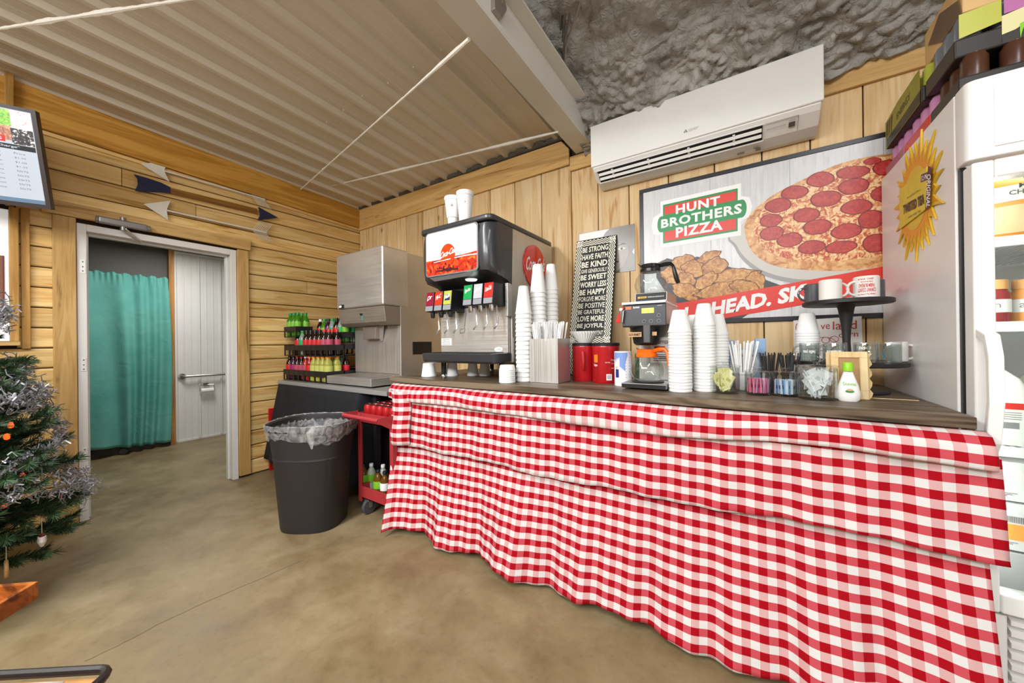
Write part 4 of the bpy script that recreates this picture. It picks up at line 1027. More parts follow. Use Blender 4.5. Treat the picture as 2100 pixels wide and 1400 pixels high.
# plank-print sheet
pm, n, l, b = nodes('pale_plank_print', .3)
tc = n.new('ShaderNodeTexCoord'); mp = n.new('ShaderNodeMapping'); l.new(tc.outputs['Object'], mp.inputs[0]); mp.inputs['Scale'].default_value = (14, 1, 1.2)
nz = noise(4, 6, 1, mp.outputs[0]); r_ = ramp(n, [(.3, '#c3c3c5'), (.7, '#d9d9da')]); l.new(nz.outputs['Fac'], r_.inputs[0]); l.new(r_.outputs[0], b.inputs['Base Color'])
MB().box(PX0+.02, PX1-.02, PY, PY+.004, PZ0+.02, PZ1-.02).build('print_sheet', pm, po)
def pp(px, py, d): return at(px, py, Y=PY-d)
def c7(x, y, d): return pp(1200+x/2.2586, 60+y/2.2586, d)
m = MB()
for x_ in (-.18, .22, .60):
    m.box(x_, x_+.0022, PY-.0003, PY, PZ0+.03, PZ1-.03)
m.build('printed_joint', mat('grey_line_print', '#8c8c8c', .4), po)
def poly(m, pts, d, mi, f=c7): m.flat([f(x, y, d) for x, y in pts], mi)
def smoothp(pts, k=4):
    n_ = len(pts); o = []
    for i in range(n_):
        p0, p1, p2, p3 = [Vector((*pts[(i+j) % n_], 0)) for j in (-1, 0, 1, 2)]
        for q in range(k):
            f = q/k; v = .5*((2*p1)+(p2-p0)*f+(2*p0-5*p1+4*p2-p3)*f*f+(3*p1-p0-3*p2+p3)*f**3); o.append((v.x, v.y))
    return o
SH1 = mat('printed_platter_shadow', '#9b9a98', .35); SH2 = mat('printed_platter', '#c9c5bd', .35)
m = MB()
poly(m, smoothp([(690, 930), (693, 1010), (745, 1085), (840, 1145), (990, 1178), (1180, 1165), (1420, 1120), (1600, 900), (1500, 650), (1100, 700)]), .0006, 0)
poly(m, smoothp([(698, 925), (702, 1000), (755, 1070), (850, 1128), (1000, 1158), (1180, 1148), (1420, 1100), (1600, 880), (1500, 650), (1100, 700)]), .0009, 1)
m.build('printed_platter', [SH1, SH2], po)
def art(name, stops, sc, det=6, dist=1.0, rough=.35):
    global n, l, tc
    m_, n, l, b_ = nodes(name, rough); tc = n.new('ShaderNodeTexCoord'); z_ = noise(sc, det, dist, rough=.65); r_ = ramp(n, stops); l.new(z_.outputs['Fac'], r_.inputs[0]); l.new(r_.outputs[0], b_.inputs['Base Color']); return m_
CRUST = art('printed_crust', [(.32, '#9a5220'), (.45, '#c98a4a'), (.6, '#e4b67c'), (.75, '#f0cfa0')], 22)
CHEESE = art('printed_cheese', [(.34, '#a32c16'), (.44, '#c4532a'), (.50, '#e0a868'), (.58, '#f0d8a4'), (.68, '#d98a4a')], 26, 7, 2.0)
PEPP = art('printed_pepperoni', [(.3, '#8e1512'), (.5, '#b3261b'), (.68, '#c8402c'), (.8, '#d86a4a')], 45)
PEDG = mat('printed_pepperoni_edge', '#7c120e', .35)
crust = smoothp([(1640, 590), (1500, 570), (1400, 578), (1300, 592), (1180, 622), (1080, 662), (980, 710), (880, 762), (800, 820), (755, 870), (738, 915), (748, 975), (775, 1030), (830, 1075), (900, 1100), (1000, 1113), (1180, 1118), (1365, 1100), (1560, 1060), (1700, 850)])
cheese = smoothp([(1640, 605), (1400, 590), (1300, 605), (1190, 636), (1090, 676), (990, 726), (895, 780), (820, 838), (785, 890), (785, 950), (815, 1000), (870, 1040), (960, 1065), (1100, 1075), (1250, 1065), (1380, 1045), (1560, 1010), (1680, 850)])
m = MB(); poly(m, crust, .0012, 0); poly(m, cheese, .0015, 1); m.build('printed_pizza', [CRUST, CHEESE], po)
m = MB()
for k, (x, y, rx, ry) in enumerate([(1090, 695, 63, 33), (970, 755, 62, 30), (1240, 662, 76, 28), (1115, 785, 70, 36), (1245, 727, 70, 36), (895, 815, 60, 32), (1257, 822, 72, 33), (1025, 860, 60, 32), (860, 885, 50, 30), (1075, 915, 64, 34), (865, 945, 54, 32), (948, 975, 58, 32), (1210, 935, 70, 34), (1050, 1008, 62, 30), (1185, 1008, 72, 28), (1325, 880, 60, 42), (1345, 990, 58, 42), (1395, 640, 60, 34), (1375, 760, 50, 34), (1330, 610, 40, 16)]):
    for q, (s_, mi) in enumerate(((1.06, 0), (.95, 1))):
        pts = [(x+rx*s_*math.cos(g)*(1+.03*math.sin(3*g+k)), y+ry*s_*math.sin(g)*(1+.04*math.cos(4*g+k))-.12*rx*s_*math.cos(g)) for g in [2*pi*i/22 for i in range(22)]]
        poly(m, pts, .0018+q*.0003+k*.00001, mi)
m.build('printed_pepperoni', [PEDG, PEPP], po)
# chicken on a black tray
TRAYP = mat('printed_black_tray', '#3b3c42', .35)
CHK = [art('printed_chicken', [(.3, '#7d4516'), (.45, '#b0722e'), (.6, '#cf9a50'), (.78, '#e6bd7c')], 30, 7, 1.4), mat('printed_chicken_shade', '#6a3a12', .4)]
m = MB(); poly(m, [(330, 1085), (380, 1060), (440, 1075), (520, 1052), (700, 1110), (905, 1185), (900, 1230), (690, 1360), (400, 1260), (330, 1150)], .0008, 0)
m.build('printed_tray', TRAYP, po)
m = MB(); random.seed(11)
blobs = [(455, 1085, 62, 38, -15), (560, 1075, 75, 34, -35), (500, 1110, 55, 40, 0), (410, 1140, 60, 38, 10), (600, 1105, 62, 45, -30), (470, 1160, 42, 34, 20), (700, 1150, 115, 42, -5), (560, 1165, 60, 30, -35), (790, 1165, 45, 42, 40), (470, 1215, 70, 36, 18), (640, 1205, 130, 34, -12), (740, 1195, 70, 32, 10)]
for k, (x, y, rx, ry, an) in enumerate(blobs):
    g0 = math.radians(an)
    for q, (s_, mi) in enumerate(((1.05, 1), (.97, 0))):
        pts = []
        for i in range(30):
            g = 2*pi*i/30; rr_ = 1+.07*math.sin(5*g+k*1.7)+.05*math.sin(9*g+k)+.03*math.sin(14*g)
            a_, b_ = rx*s_*rr_*math.cos(g), ry*s_*rr_*math.sin(g)
            pts.append((x+a_*math.cos(g0)-b_*math.sin(g0), y+a_*math.sin(g0)+b_*math.cos(g0)))
        poly(m, pts, .0011+k*.00006+q*.00002, mi)
m.build('printed_chicken', CHK, po)
# banner
REDB = mat('poster_red', '#dc3424', .35)
m = MB()
poly(m, [(1385, 622.5), (1600, 584.5), (1950, 521), (1950, 573), (1600, 633), (1392, 668)], .0022, 0, pp)
m.build('printed_banner', REDB, po)
o_ = pp(1399, 656, .0026); u_ = pp(1652, 610, .0026)-o_; v_ = pp(1403, 626, .0026)-o_
m = MB(); m.text('L AHEAD. SK', pp(1402, 658.5, .0026), pp(1655, 613.5, .0026)-pp(1402, 658.5, .0026), pp(1405, 630, .0026)-pp(1402, 658.5, .0026), bold=.045); m.build('banner_lettering', WHITEPR, po)
# logo
GRN = mat('poster_green', '#128a45', .35)
def lg(a, b, d):    # logo frame: a to the right, b up, in the wall plane
    o_ = c7(345, 905, d); return o_+(c7(735, 828, d)-o_)*a+(c7(345, 860, d)-c7(345, 905, d))*b
m = MB(); 
def lpoly(pts, d, mi): m.flat([lg(a, b, d) for a, b in pts], mi)
def stad(a0, a1, h, ra): return [(a1+ra*math.cos(g), h*math.sin(g)) for g in [-pi/2+pi*i/10 for i in range(11)]]+[(a0-ra*math.cos(g), -h*math.sin(g)) for g in [-pi/2+pi*i/10 for i in range(11)]]
lpoly([(.01, -2.45), (.97, -2.45), (.97, -1.15), (1.06, -.9), (1.09, 0), (1.06, .9), (.97, 1.15), (.97, 2.35), (.01, 2.35), (.01, 1.15), (-.08, .9), (-.11, 0), (-.08, -.9), (.01, -1.15)], .0012, 0)
lpoly([(.045, -2.0), (.935, -2.0), (.935, 1.95), (.045, 1.95)], .0015, 1)
lpoly([(.065, .9), (.915, .9), (.915, 1.75), (.065, 1.75)], .0018, 2); lpoly([(.065, -1.8), (.915, -1.8), (.915, -.8), (.065, -.8)], .0018, 2)
lpoly(stad(.02, .98, .82, .05), .0020, 1)
m.build('printed_logo', [WHITEPR, GRN, REDB], po)
m = MB()
def lt(s_, a0, a1, b0, b1): m.text(s_, lg(a0, b0, .0024), lg(a1, b0, .0024)-lg(a0, b0, .0024), lg(a0, b1, .0024)-lg(a0, b0, .0024), bold=.035, space=1.1)
lt('HUNT', .21, .74, .72, 1.62); lt('BROTHERS', .02, .98, -.42, .50); lt('PIZZA', .21, .77, -1.62, -.62)
m.build('logo_lettering', WHITEPR, po)

# air conditioner
ACX0, ACX1 = -.882, .343
ac = thing('air_conditioner', 'long white wall mounted air conditioner above the pizza poster', 'air conditioner', (-.27, 2.56, 2.33))
ACW = mat('white_appliance_plastic', '#e4e2dd', .35)
prof = [(2.40, 2.44), (2.372, 2.425), (2.368, 2.415), (2.39, 2.39), (2.46, 2.345), (2.54, 2.328), (2.583, 2.33), (2.583, 2.685), (2.40, 2.69)]
m = MB(); k = len(prof); NXs = [0, .006, .02, .98, .994, 1]
m.prism([(ACX0+.008, y_, z_) for y_, z_ in prof], (ACX1-ACX0-.016, 0, 0)); m.build('body', ACW, ac, bevel=.012, seg=3)
m = MB(); m.prism([(ACX0, 2.356, 2.70), (ACX0, 2.40, 2.704), (ACX0, 2.40, 2.43), (ACX0, 2.366, 2.418), (ACX0, 2.358, 2.424)], (ACX1-ACX0, 0, 0)); m.build('front_panel', ACW, ac, bevel=.004)
# outlet with louvres
def acs(x, t, d=0):   # along the sloping underside
    a_, b_ = Vector((0, 2.378, 2.402)), Vector((0, 2.465, 2.344)); nrm = Vector((0, -.058, -.087)).normalized()
    p = a_.lerp(b_, t); return Vector((x, p.y, p.z))+nrm*d
ox0, ox1 = -.845, .090
m = MB(); m.prism([acs(ox0, .12, .0085), acs(ox1, .12, .0085), acs(ox1, .92, .0085), acs(ox0, .92, .0085)], -Vector((0, -.058, -.087)).normalized()*.004); m.build('outlet', mat('dark_outlet', '#17120f', .6), ac)
for t0 in (.28, .60):
    m = MB(); m.prism([acs(ox0+.004, t0, .011), acs(ox1-.004, t0, .011), acs(ox1-.004, t0+.13, .018), acs(ox0+.004, t0+.13, .018)], Vector((0, 0, .003))); m.build('louvre', ACW, ac)
m = MB()
for t0 in (.04, .95): m.prism([acs(ox0-.01, t0, .008), acs(ox1+.005, t0, .008), acs(ox1+.005, t0+.05, .010), acs(ox0-.01, t0+.05, .010)], Vector((0, 0, .002)))
for px_ in (.1, .35, .6, .85):
    x_ = ox0+(ox1-ox0)*px_; m.prism([acs(x_, .2, .012), acs(x_+.012, .2, .012), acs(x_+.012, .8, .012), acs(x_, .8, .012)], Vector((0, 0, .004)))
m.build('outlet_lip', ACW, ac)
GP = mat('grey_print', '#7d7d7d'); LGP = mat('pale_grey_print', '#a9a8a6', .5)
m = MB(); q = at(1406, 269, Y=2.3555)
for dx, dz in ((0, .006), (-.0055, -.003), (.0055, -.003)): m.flat([(q.x+dx-.0045*(dx == 0)-.005*(dx != 0), 2.3552, q.z+dz), (q.x+dx, 2.3552, q.z+dz-.006), (q.x+dx+.005, 2.3552, q.z+dz), (q.x+dx, 2.3552, q.z+dz+.006)], 0)
m.text('MITSUBISHI', (q.x+.017, 2.3552, q.z+.001), (.052, 0, 0), (0, 0, .006), 1); m.text('ELECTRIC', (q.x+.017, 2.3552, q.z-.007), (.044, 0, 0), (0, 0, .006), 1)
m.build('logo', [GP, LGP], ac)
m = MB()
x0_, x1_ = .12, .30
for a_, b_, c_, d_ in ((ox1+.012, .245, .10, .12), (.243, .245, .10, .9)):
    m.prism([acs(a_, c_, .009), acs(b_, c_, .009), acs(b_, d_, .009), acs(a_, d_, .009)], Vector((0, 0, .001)))
m.text('NANO PLATINUM AIR FILTER', acs(.108, .45, .0125), Vector((.085, 0, 0)), acs(0, .36, .0125)-acs(0, .45, .0125), 0)
m.text('INVERTER', acs(.205, .30, .0125), Vector((.03, 0, 0)), acs(0, .22, .0125)-acs(0, .30, .0125), 0)
m.build('marking', GP, ac)
m = MB(); m.prism([acs(.205, .36, .009), acs(.232, .36, .009), acs(.232, .62, .009), acs(.205, .62, .009)], Vector((0, -.001, -.001))); m.build('receiver_window', mat('smoked_window', '#5a544c', .3), ac)
for bx_ in ((-.03, .005, 2.52, 2.535, 2.3265, 2.3275), (.05, .075, 2.50, 2.51, 2.327, 2.328), (.06, .085, 2.52, 2.54, 2.3255, 2.3272)): MB().box(*bx_).build('sticker', GP, ac)

# hand-lettered sheet
hs_ = thing('handwritten_sheet', 'white paper with red handwriting behind the black two tier stand', 'paper', (.45, YW-.03, 1.33))
a_ = at(1627, 657, Y=YW-.042); b_ = at(1767, 648, Y=YW-.042)
q = [at(1629, 775, Y=YW-.042), at(1771, 770, Y=YW-.042), at(1767, 648, Y=YW-.042), at(1627, 657, Y=YW-.042)]
MB().flat(q).build('sheet', mat('white_paper', '#dcd9d3', .6), hs_, solid=.0008)
INK = mat('red_marker', '#b23a2c', .6)
m = MB()
def hp_(px, py): return at(px, py, Y=YW-.0435)
MB().text('C', hp_(1631, 680), hp_(1640, 680)-hp_(1631, 680), hp_(1631, 662)-hp_(1631, 680)).build('handwriting', INK, hs_)
m.text('ve', hp_(1683, 676), hp_(1702, 674)-hp_(1683, 676), hp_(1683, 666)-hp_(1683, 676))
m.text('land', hp_(1708, 676), hp_(1757, 674)-hp_(1708, 676), hp_(1708, 659)-hp_(1708, 676))
m.text('corn', hp_(1720, 692), hp_(1760, 690)-hp_(1720, 692), hp_(1720, 684)-hp_(1720, 692))
m.build('handwriting', INK, hs_)
for cx_, cy_, rx_, ry_ in ((1693, 697, 8, 6), (1711, 695, 9, 6), (1640, 735, 10, 24), (1690, 705, 26, 14)):
    MB().tube([hp_(cx_+rx_*math.cos(2*pi*i/20), cy_+ry_*math.sin(2*pi*i/20)) for i in range(21)], .0013, 5).build('pen_loop', INK, hs_)

# door closer, arrows
cl_ = thing('door_closer', 'grey metal door closer fixed to the casing above the doorway', 'door closer', (XW+.06, .62, 2.12))
GMET = mat('grey_cast_metal', '#8f8d8c', .35, .6)
m = MB(); m.box(XW+.034, XW+.075, .49, .745, 2.105, 2.155); m.build('closer_body', GMET, cl_, bevel=.012, seg=3)
m = MB(); m.tube([(XW+.056, .482, 2.13), (XW+.056, .492, 2.13)], .026, 12); m.tube([(XW+.056, .742, 2.13), (XW+.056, .76, 2.13)], .02, 12); m.build('end_cap', GMET, cl_, bevel=.003)
m = MB(); m.tube([(XW+.055, .615, 2.08), (XW+.055, .615, 2.175)], .016, 12); m.build('spindle', GMET, cl_, smooth=True)
m = MB(); m.prism([(XW+.05, .60, 2.098), (XW+.066, .63, 2.098), (XW+.02, .72, 2.03), (XW+.004, .70, 2.03)], (0, 0, -.008)); m.tube([(XW-.04, .62, 2.045), (XW+.01, .71, 2.03)], .006, 8); m.build('closer_arm', STEEL, cl_)
AW = mat('white_painted_wood', '#d9d5c8', .6); AB = mat('navy_painted_wood', '#1d2444', .6, vary=.3, nscale=40)
def W(px, py, x=XW+.03): return at(px, py, X=x)
def arrow_white(head, tip0, tip1, feathers, label):
    t = thing('wall_arrow', label, 'wall decoration', (XW+.02, 1.1, 2.5), 'white arrows on the left wall')
    m = MB(); m.prism([W(*p) for p in head], (-.008, 0, 0)); m.build('arrowhead', AW, t, bevel=.002)
    m = MB(); m.tube([W(*tip0), W(*tip1)], .008, 8); m.build('shaft', AW, t, smooth=True)
    m = MB()
    (x0, y0), (x1, y1) = feathers
    for i in range(8):
        f = i/7; px, py = x0+(x1-x0)*f, y0+(y1-y0)*f
        c_ = W(px, py); m.tube([W(px+14, py-17), c_], .0022, 5); m.tube([c_, W(px+16, py+20)], .0022, 5)
    m.build('fletching', AW, t)
arrow_white([(288, 335), (345, 331), (337, 350), (348, 373)], (336, 350), (543, 409), ((516, 401), (540, 409)), 'upper white wooden arrow pointing left on the pine wall')
arrow_white([(294, 418), (350, 411), (342, 431), (346, 452)], (341, 431), (547, 477), ((518, 471), (544, 477)), 'lower white wooden arrow pointing left, above the doorway')
t = thing('wall_arrow', 'navy blue and brown wooden arrow pointing right between the white arrows', 'wall decoration', (XW+.02, 1.1, 2.5))
m = MB(); m.prism([W(275, 357), W(306, 366), W(330, 374), W(350, 384), W(350, 396), W(330, 394), W(300, 393), W(277, 391), W(283, 378), W(282, 366)], (-.008, 0, 0)); m.build('fletching', AB, t)
m = MB(); m.prism([W(350, 385), W(528, 428), W(528, 438), W(350, 396)], (-.007, 0, 0)); m.build('shaft', wood('brown_stained_arrow', '#96692f', '#7d5420', '#5d3b14', 'Y', knots=False), t)
m = MB(); m.prism([W(530, 424), W(570, 446), W(529, 452), W(534, 439)], (-.008, 0, 0)); m.build('arrowhead', AB, t)
# ropes
ROPE = mat('white_cotton_rope', '#eae6dc', .8, bump=.8, bscale=300)
def rope(a_, b_, r_, label, lumps):
    m = MB(); pts = []; rs = []
    for i in range(61):
        f = i/60; p = a_.lerp(b_, f); p.z -= .03*math.sin(f*pi)*0; pts.append(p); rr_ = r_*(1+.15*math.sin(i*2.1))
        for c_, w_ in lumps: rr_ += r_*.9*math.exp(-((f-c_)/w_)**2)
        rs.append(rr_)
    m.tube(pts, rs, 7); m.build('ceiling_rope', ROPE, smooth=True, label=label, cat='rope')
rope(at(-60, 68, Z=2.80), at(420, -7, Z=2.80), .0065, 'white rope strung under the ribbed ceiling at the top left', [(.35, .05), (.6, .08)])
rope(at(617, 388, X=XW+.045), at(962, 80, Z=2.655), .0055, 'white rope running from the left wall up to the steel beam, steep one', [(.25, .01), (.95, .08)])
rope(at(655, 387, X=XW+.09), at(1145, 270, Z=2.655), .006, 'white rope running nearly level along the back wall to the beam', [(.45, .07), (.85, .1)])

# ================================================================== COUNTER ITEMS
# steel box of wrapped straws
sb = thing('straw_box', 'square brushed steel box holding wrapped straws on the counter', 'box', (-.995, 1.93, CZ))
m = MB(); x0, x1, y0, y1, z1 = -1.088, -.902, 1.845, 2.015, 1.237; t_ = .002
m.box(x0, x1, y0, y0+t_, CZ, z1); m.box(x0, x1, y1-t_, y1, CZ, z1); m.box(x0, x0+t_, y0+t_, y1-t_, CZ, z1); m.box(x1-t_, x1, y0+t_, y1-t_, CZ, z1); m.box(x0, x1, y0, y1, CZ, CZ+t_)
m.build('box_body', steel('satin_steel_box', '#d2d0cb', .45, 'Z'), sb)
PAPER = mat('straw_wrapper_paper', '#eeedea', .6)
random.seed(21)
def straws(n_, xr, yr, zb, zt, lean, r_, mt, name, label, cat, group, fan=0, xc=0):
    o = None
    for i in range(n_):
        bx = random.uniform(*xr); by = random.uniform(*yr); L_ = random.uniform(zt-zb-.02, zt-zb)
        if fan: ax = (bx-xc)*fan+random.gauss(0, .03); ay = random.uniform(-lean, lean)*.5
        else: ax = random.uniform(-lean, lean); ay = random.uniform(-lean, lean)*.7
        if o is None:
            m = MB().tube([(0, 0, 0), (0, 0, 1)], r_, 5)
            o = m.build(name, mt, label=label, cat=cat, group=group)
            c = o
        else: c = o.copy(); COL.objects.link(c)
        c.location = (bx, by, zb); c.rotation_euler = (-ay, ax, random.uniform(0, 3)); c.rotation_euler = (-ay, ax, 0); c.scale = (1, 1, L_)
    return o
straws(46, (x0+.045, x1-.045), (y0+.03, y1-.03), CZ+.004, 1.345, .30, .0042, PAPER, 'wrapped_straw', 'white paper wrapped straw standing in the steel box', 'straw', 'wrapped straws in the steel box', fan=3.2, xc=(x0+x1)/2)
# coffee cans
RCAN = mat('red_coffee_can', '#b3131b', .35, coat=.3)
def coffee_can(x, y, label, handle_ang, r_=.074):
    t = thing('coffee_can', label, 'can', (x, y, CZ))
    m = MB().lathe([(r_*.93, 0), (r_, .008), (r_, .195), (r_*1.02, .205), (r_*1.02, .212), (r_*.97, .222)], (0, 0, 0), 40)
    m.build('can_body', RCAN, t, smooth=True, world=False)
    MB().lathe([(r_*1.0, .214), (r_*1.03, .216), (r_*1.03, .230), (r_*.98, .233), (0, .231)], (0, 0, 0), 40).build('can_lid', BLACKP, t, smooth=True, world=False)
    m = MB(); pts = []
    for zz_, d in ((.175, .0), (.175, .012), (.16, .018), (.09, .018), (.075, .012), (.075, 0)):
        pts.append(((r_+d)*math.cos(handle_ang), (r_+d)*math.sin(handle_ang), zz_))
    m.tube(pts, .009, 8); m.build('grip', RCAN, t, smooth=True, world=False)
    return t
ca_ = face_ang(-.84, 2.05)
coffee_can(-.838, 2.09, 'red plastic coffee can with fluted filters on its lid', ca_-.1)
c2_ = coffee_can(-.688, 2.045, 'red plastic coffee can with gold panel, left of the white canister', 1.0, .0775)
a0 = face_ang(-.688, 2.045); R2 = .0783
m = MB()
def cylpatch(m, r_, a0_, a1_, z0_, z1_, mi, k=6):
    vs = []
    for i in range(k+1):
        g = a0_+(a1_-a0_)*i/k; vs += [(r_*math.cos(g), r_*math.sin(g), z0_), (r_*math.cos(g), r_*math.sin(g), z1_)]
    m.add(vs, [(2*i, 2*i+2, 2*i+3, 2*i+1) for i in range(k)], mi)
cylpatch(m, R2, a0-1.0, a0-.62, .03, .165, 1); cylpatch(m, R2+.0003, a0-1.0, a0-.62, .12, .165, 0)
cylpatch(m, R2, a0+.02, a0+.42, .02, .055, 2)
for k in range(8): cylpatch(m, R2+.0004, a0+.06+k*.04, a0+.075+k*.04, .026, .05, 3, 1)
m.cyltext('Folgers', (0, 0), R2+.0004, a0+.38, a0+.85, .128, .140, 2) ; m.cyltext('COLUMBIAN', (0, 0), R2+.0004, a0+.38, a0+.85, .112, .118, 2)
m.cyltext('AROMASEAL', (0, 0), R2+.0004, a0+.38, a0+.85, .085, .092, 2)
m.cyltext('100% PURE', (0, 0), R2+.0004, a0-.05, a0+.3, .118, .124, 2)
m.cyltext('Folgers', (0, 0), R2+.0006, a0-1.0, a0-.64, .095, .112, 2, bold=.02)
m.build('printed_panel', [mat('gold_label', '#dd7f22', .4), mat('deep_red_label', '#9a0f16', .4), WHITEPR, BLACKPR], c2_, world=False)
# fluted filters
fl_t = thing('coffee_filters', 'stack of white fluted paper coffee filters on the left coffee can', 'filters', (-.835, 2.09, CZ+.2335))
m = MB()
for q in range(3):
    N_ = 96
    def ff(u, v, q=q):
        a = 2*pi*u; r_ = .040+.040*v+(.0035*math.sin(a*30+q))*v; return (r_*math.cos(a), r_*math.sin(a), .004*q+.062*v)
    m.grid(ff, 240, 4)
m.build('filter_paper', mat('filter_white', '#efeeea', .7), fl_t, world=False, solid=.0006)
# white canister
wc = thing('creamer_canister', 'white and blue round canister of powdered creamer', 'canister', (-.562, 1.955, CZ))
r_ = .046; MB().lathe([(r_, 0), (r_, .183), (r_-.003, .186), (0, .186)], (0, 0, 0), 32).build('canister_body', mat('canister_white', '#eceaf0', .35), wc, smooth=True, world=False)
a0 = face_ang(-.562, 1.955); m = MB(); rr_ = r_+.0006
bl = mat('canister_blue', '#7d9bd8', .4); db = mat('canister_dark_blue', '#26357e', .4); og = mat('orange_print', '#ea8a24', .4)
def cp_(pts, d, mi): m.add([((r_+d)*math.cos(a0+a), (r_+d)*math.sin(a0+a), z) for a, z in pts], [tuple(range(len(pts)))], mi)
for i in range(6):
    u0 = -1.25+i*.3; cp_([(u0, .18), (u0, .11-.012*i+.03), (u0+.3, .11-.012*(i+1)+.03), (u0+.3, .18)] if u0+.3 < .55 else [(.25, .18), (.25, .12), (.5, .16), (.5, .18)], .0006, 0)
for i in range(4): cp_([(-1.2+i*.2, .115+.01*i), (-1.2+i*.2, .07), (-1.0+i*.2, .07), (-1.0+i*.2, .125+.01*i)], .0008, 3)
for i in range(3): cp_([(-.95+i*.15, .09), (-.95+i*.15, .045), (-.8+i*.15, .045), (-.8+i*.15, .09)], .001, 1)
cp_([(-.95, .105), (-.95, .092), (-.65, .092), (-.65, .105)], .0011, 2)
for g_ in range(8): cp_([(.28, .155-.015*g_), (.28, .151-.015*g_), (.85, .151-.015*g_), (.85, .155-.015*g_)], .001, 4)
m.cyltext('milk', (0, 0), r_+.0014, a0-1.0, a0-.55, .125, .150, 3, bold=.02)
m.build('canister_print', [bl, db, og, WHITEPR, mat('pale_grey_print', '#a9a8a6')], wc, world=False)
gb2 = MB().box(-.515, -.482, 2.02, 2.09, CZ, 1.148).build('small_green_box', [mat('green_box_print', '#1f6a3a', .5)], bevel=.002, label='small dark green box between the white canister and the coffee brewer', cat='box')

# coffee brewer
cb = thing('coffee_brewer', 'black and steel coffee brewer with a small green display', 'coffee maker', (-.42, 2.0, CZ))
BDX0, BDX1 = -.520, -.318
m = MB(); m.box(BDX0-.008, BDX1+.004, 1.80, 2.17, CZ+.008, CZ+.032); m.build('base', mat('brushed_base', '#8f8d8c', .35, .7), cb, bevel=.004)
MB().box(BDX0-.003, BDX1-.001, 1.797, 1.801, CZ+.011, CZ+.029).build('base_front', BLACKP, cb)
MB().lathe([(0, CZ+.033), (.075, CZ+.033), (.078, CZ+.0365), (.07, CZ+.039), (0, CZ+.039)], (-.42, 1.895, 0), 32).build('warmer_plate', BLACKM, cb, smooth=True)
BRUSH = steel('brewer_steel', '#cfccc6', .38, 'Z')
MB().box(BDX0+.030, BDX1, 2.00, 2.17, CZ+.032, 1.30).build('column', BRUSH, cb, bevel=.004)
m = MB(); x0, x1 = BDX0+.062, BDX1-.006
m.box(x0+.03, x1, 1.9985, 2.0, 1.10, 1.235, 0); m.box(x0+.05, x1-.03, 1.998, 1.9985, 1.17, 1.188, 1)
for k in range(5): m.box(x0+.045, x1-.02, 1.998, 1.9985, 1.155-.011*k, 1.158-.011*k, 2)
m.text('COFFEE', (x0+.05, 1.9978, 1.20), (.07, 0, 0), (0, 0, .018), 3, bold=.02)
m.build('instruction_label', [WHITEPR, RED, BLACKPR, mat('brown_print', '#8a4a20', .5)], cb)
DG = mat('dark_grey_panel', '#34363a', .4)
m = MB(); m.box(BDX0-.0, BDX1-.002, 1.845, 2.20, 1.30, 1.402); m.build('brew_head', BRUSH, cb, bevel=.004)
m = MB(); m.prism([(BDX0-.006, 1.842, 1.402), (BDX0-.006, 1.832, 1.395), (BDX0-.006, 1.826, 1.292), (BDX0-.006, 1.842, 1.286)], (BDX1-BDX0+.006, 0, 0)); pn = m.build('control_panel', DG, cb, bevel=.003)
m = MB(); f_ = 1.8275
def fp(a, b, d=0): # panel face
    return Vector((BDX0+(BDX1-BDX0)*a, 1.826+.006*b-d-.0005, 1.292+.103*b))
m.flat([fp(.44, .60, .001), fp(.73, .60, .001), fp(.73, .85, .001), fp(.44, .85, .001)]); m.build('display', mat('green_lcd', '#b8cf4a', .3, emit='#b4cc40', es=.35), pn)
m = MB()
for a, b in ((.50, .22), (.66, .22), (.84, .22), (.84, .48)):
    c_ = fp(a, b, .0015); m.disc(c_, (.0088, 0, 0), (0, 0, .0088), 18, 0)
m.build('button', mat('grey_button', '#84878b', .4), pn)
m = MB()
for a, b in ((.50, .22), (.66, .22), (.84, .22), (.84, .48)): c_ = fp(a, b, .0018); m.disc(c_, (.0065, 0, 0), (0, 0, .0065), 18, 0)
m.text('BUNN', fp(.24, .86, .001), Vector((.030, 0, 0)), Vector((0, 0, .009)), 1, bold=.03); m.text('AXIOM', fp(.80, .92, .001), Vector((.022, 0, 0)), Vector((0, 0, .004)), 1)
m.build('panel_print', [DG, WHITEPR], pn)
m = MB(); m.flat([fp(.05, .82, .001), fp(.19, .82, .001), fp(.19, .97, .001), fp(.05, .97, .001)]); m.build('hot_water_sticker', mat('orange_sticker', '#c8682a', .4), pn)
MB().box(BDX0-.010, BDX1-.002, 1.83, 2.20, 1.402, 1.414).build('top_trim', WHITEG, cb, bevel=.002)
m = MB(); m.prism([(BDX0+.045, 1.87, 1.414), (BDX0+.045, 2.15, 1.414), (BDX0+.045, 2.15, 1.462), (BDX0+.045, 1.88, 1.462)], (BDX1-BDX0-.047, 0, 0)); m.build('upper_warmer', BRUSH, cb, bevel=.003)
m = MB(); x0, x1 = BDX0+.05, BDX1-.006
m.add([(x0, 1.868, 1.420), (x1, 1.868, 1.420), (x1, 1.877, 1.458), (x0, 1.877, 1.458)], [(0, 1, 2, 3)], 0)
m.add([(x0+.012, 1.8665, 1.432), (x0+.055, 1.8665, 1.432), (x0+.055, 1.8685, 1.442), (x0+.012, 1.8685, 1.442)], [(0, 1, 2, 3)], 1)
m.text('WARNING', (x0+.02, 1.8655, 1.434), (.032, 0, 0), (0, .0005, .006), 0); m.text('WARMERS AND SURFACES ARE HOT', (x0+.060, 1.8655, 1.434), (x1-x0-.068, 0, 0), (0, .0005, .006), 2)
m.build('warning_label', [BLACKPR, mat('yellow_label', '#dba81e', .4), WHITEPR], cb)
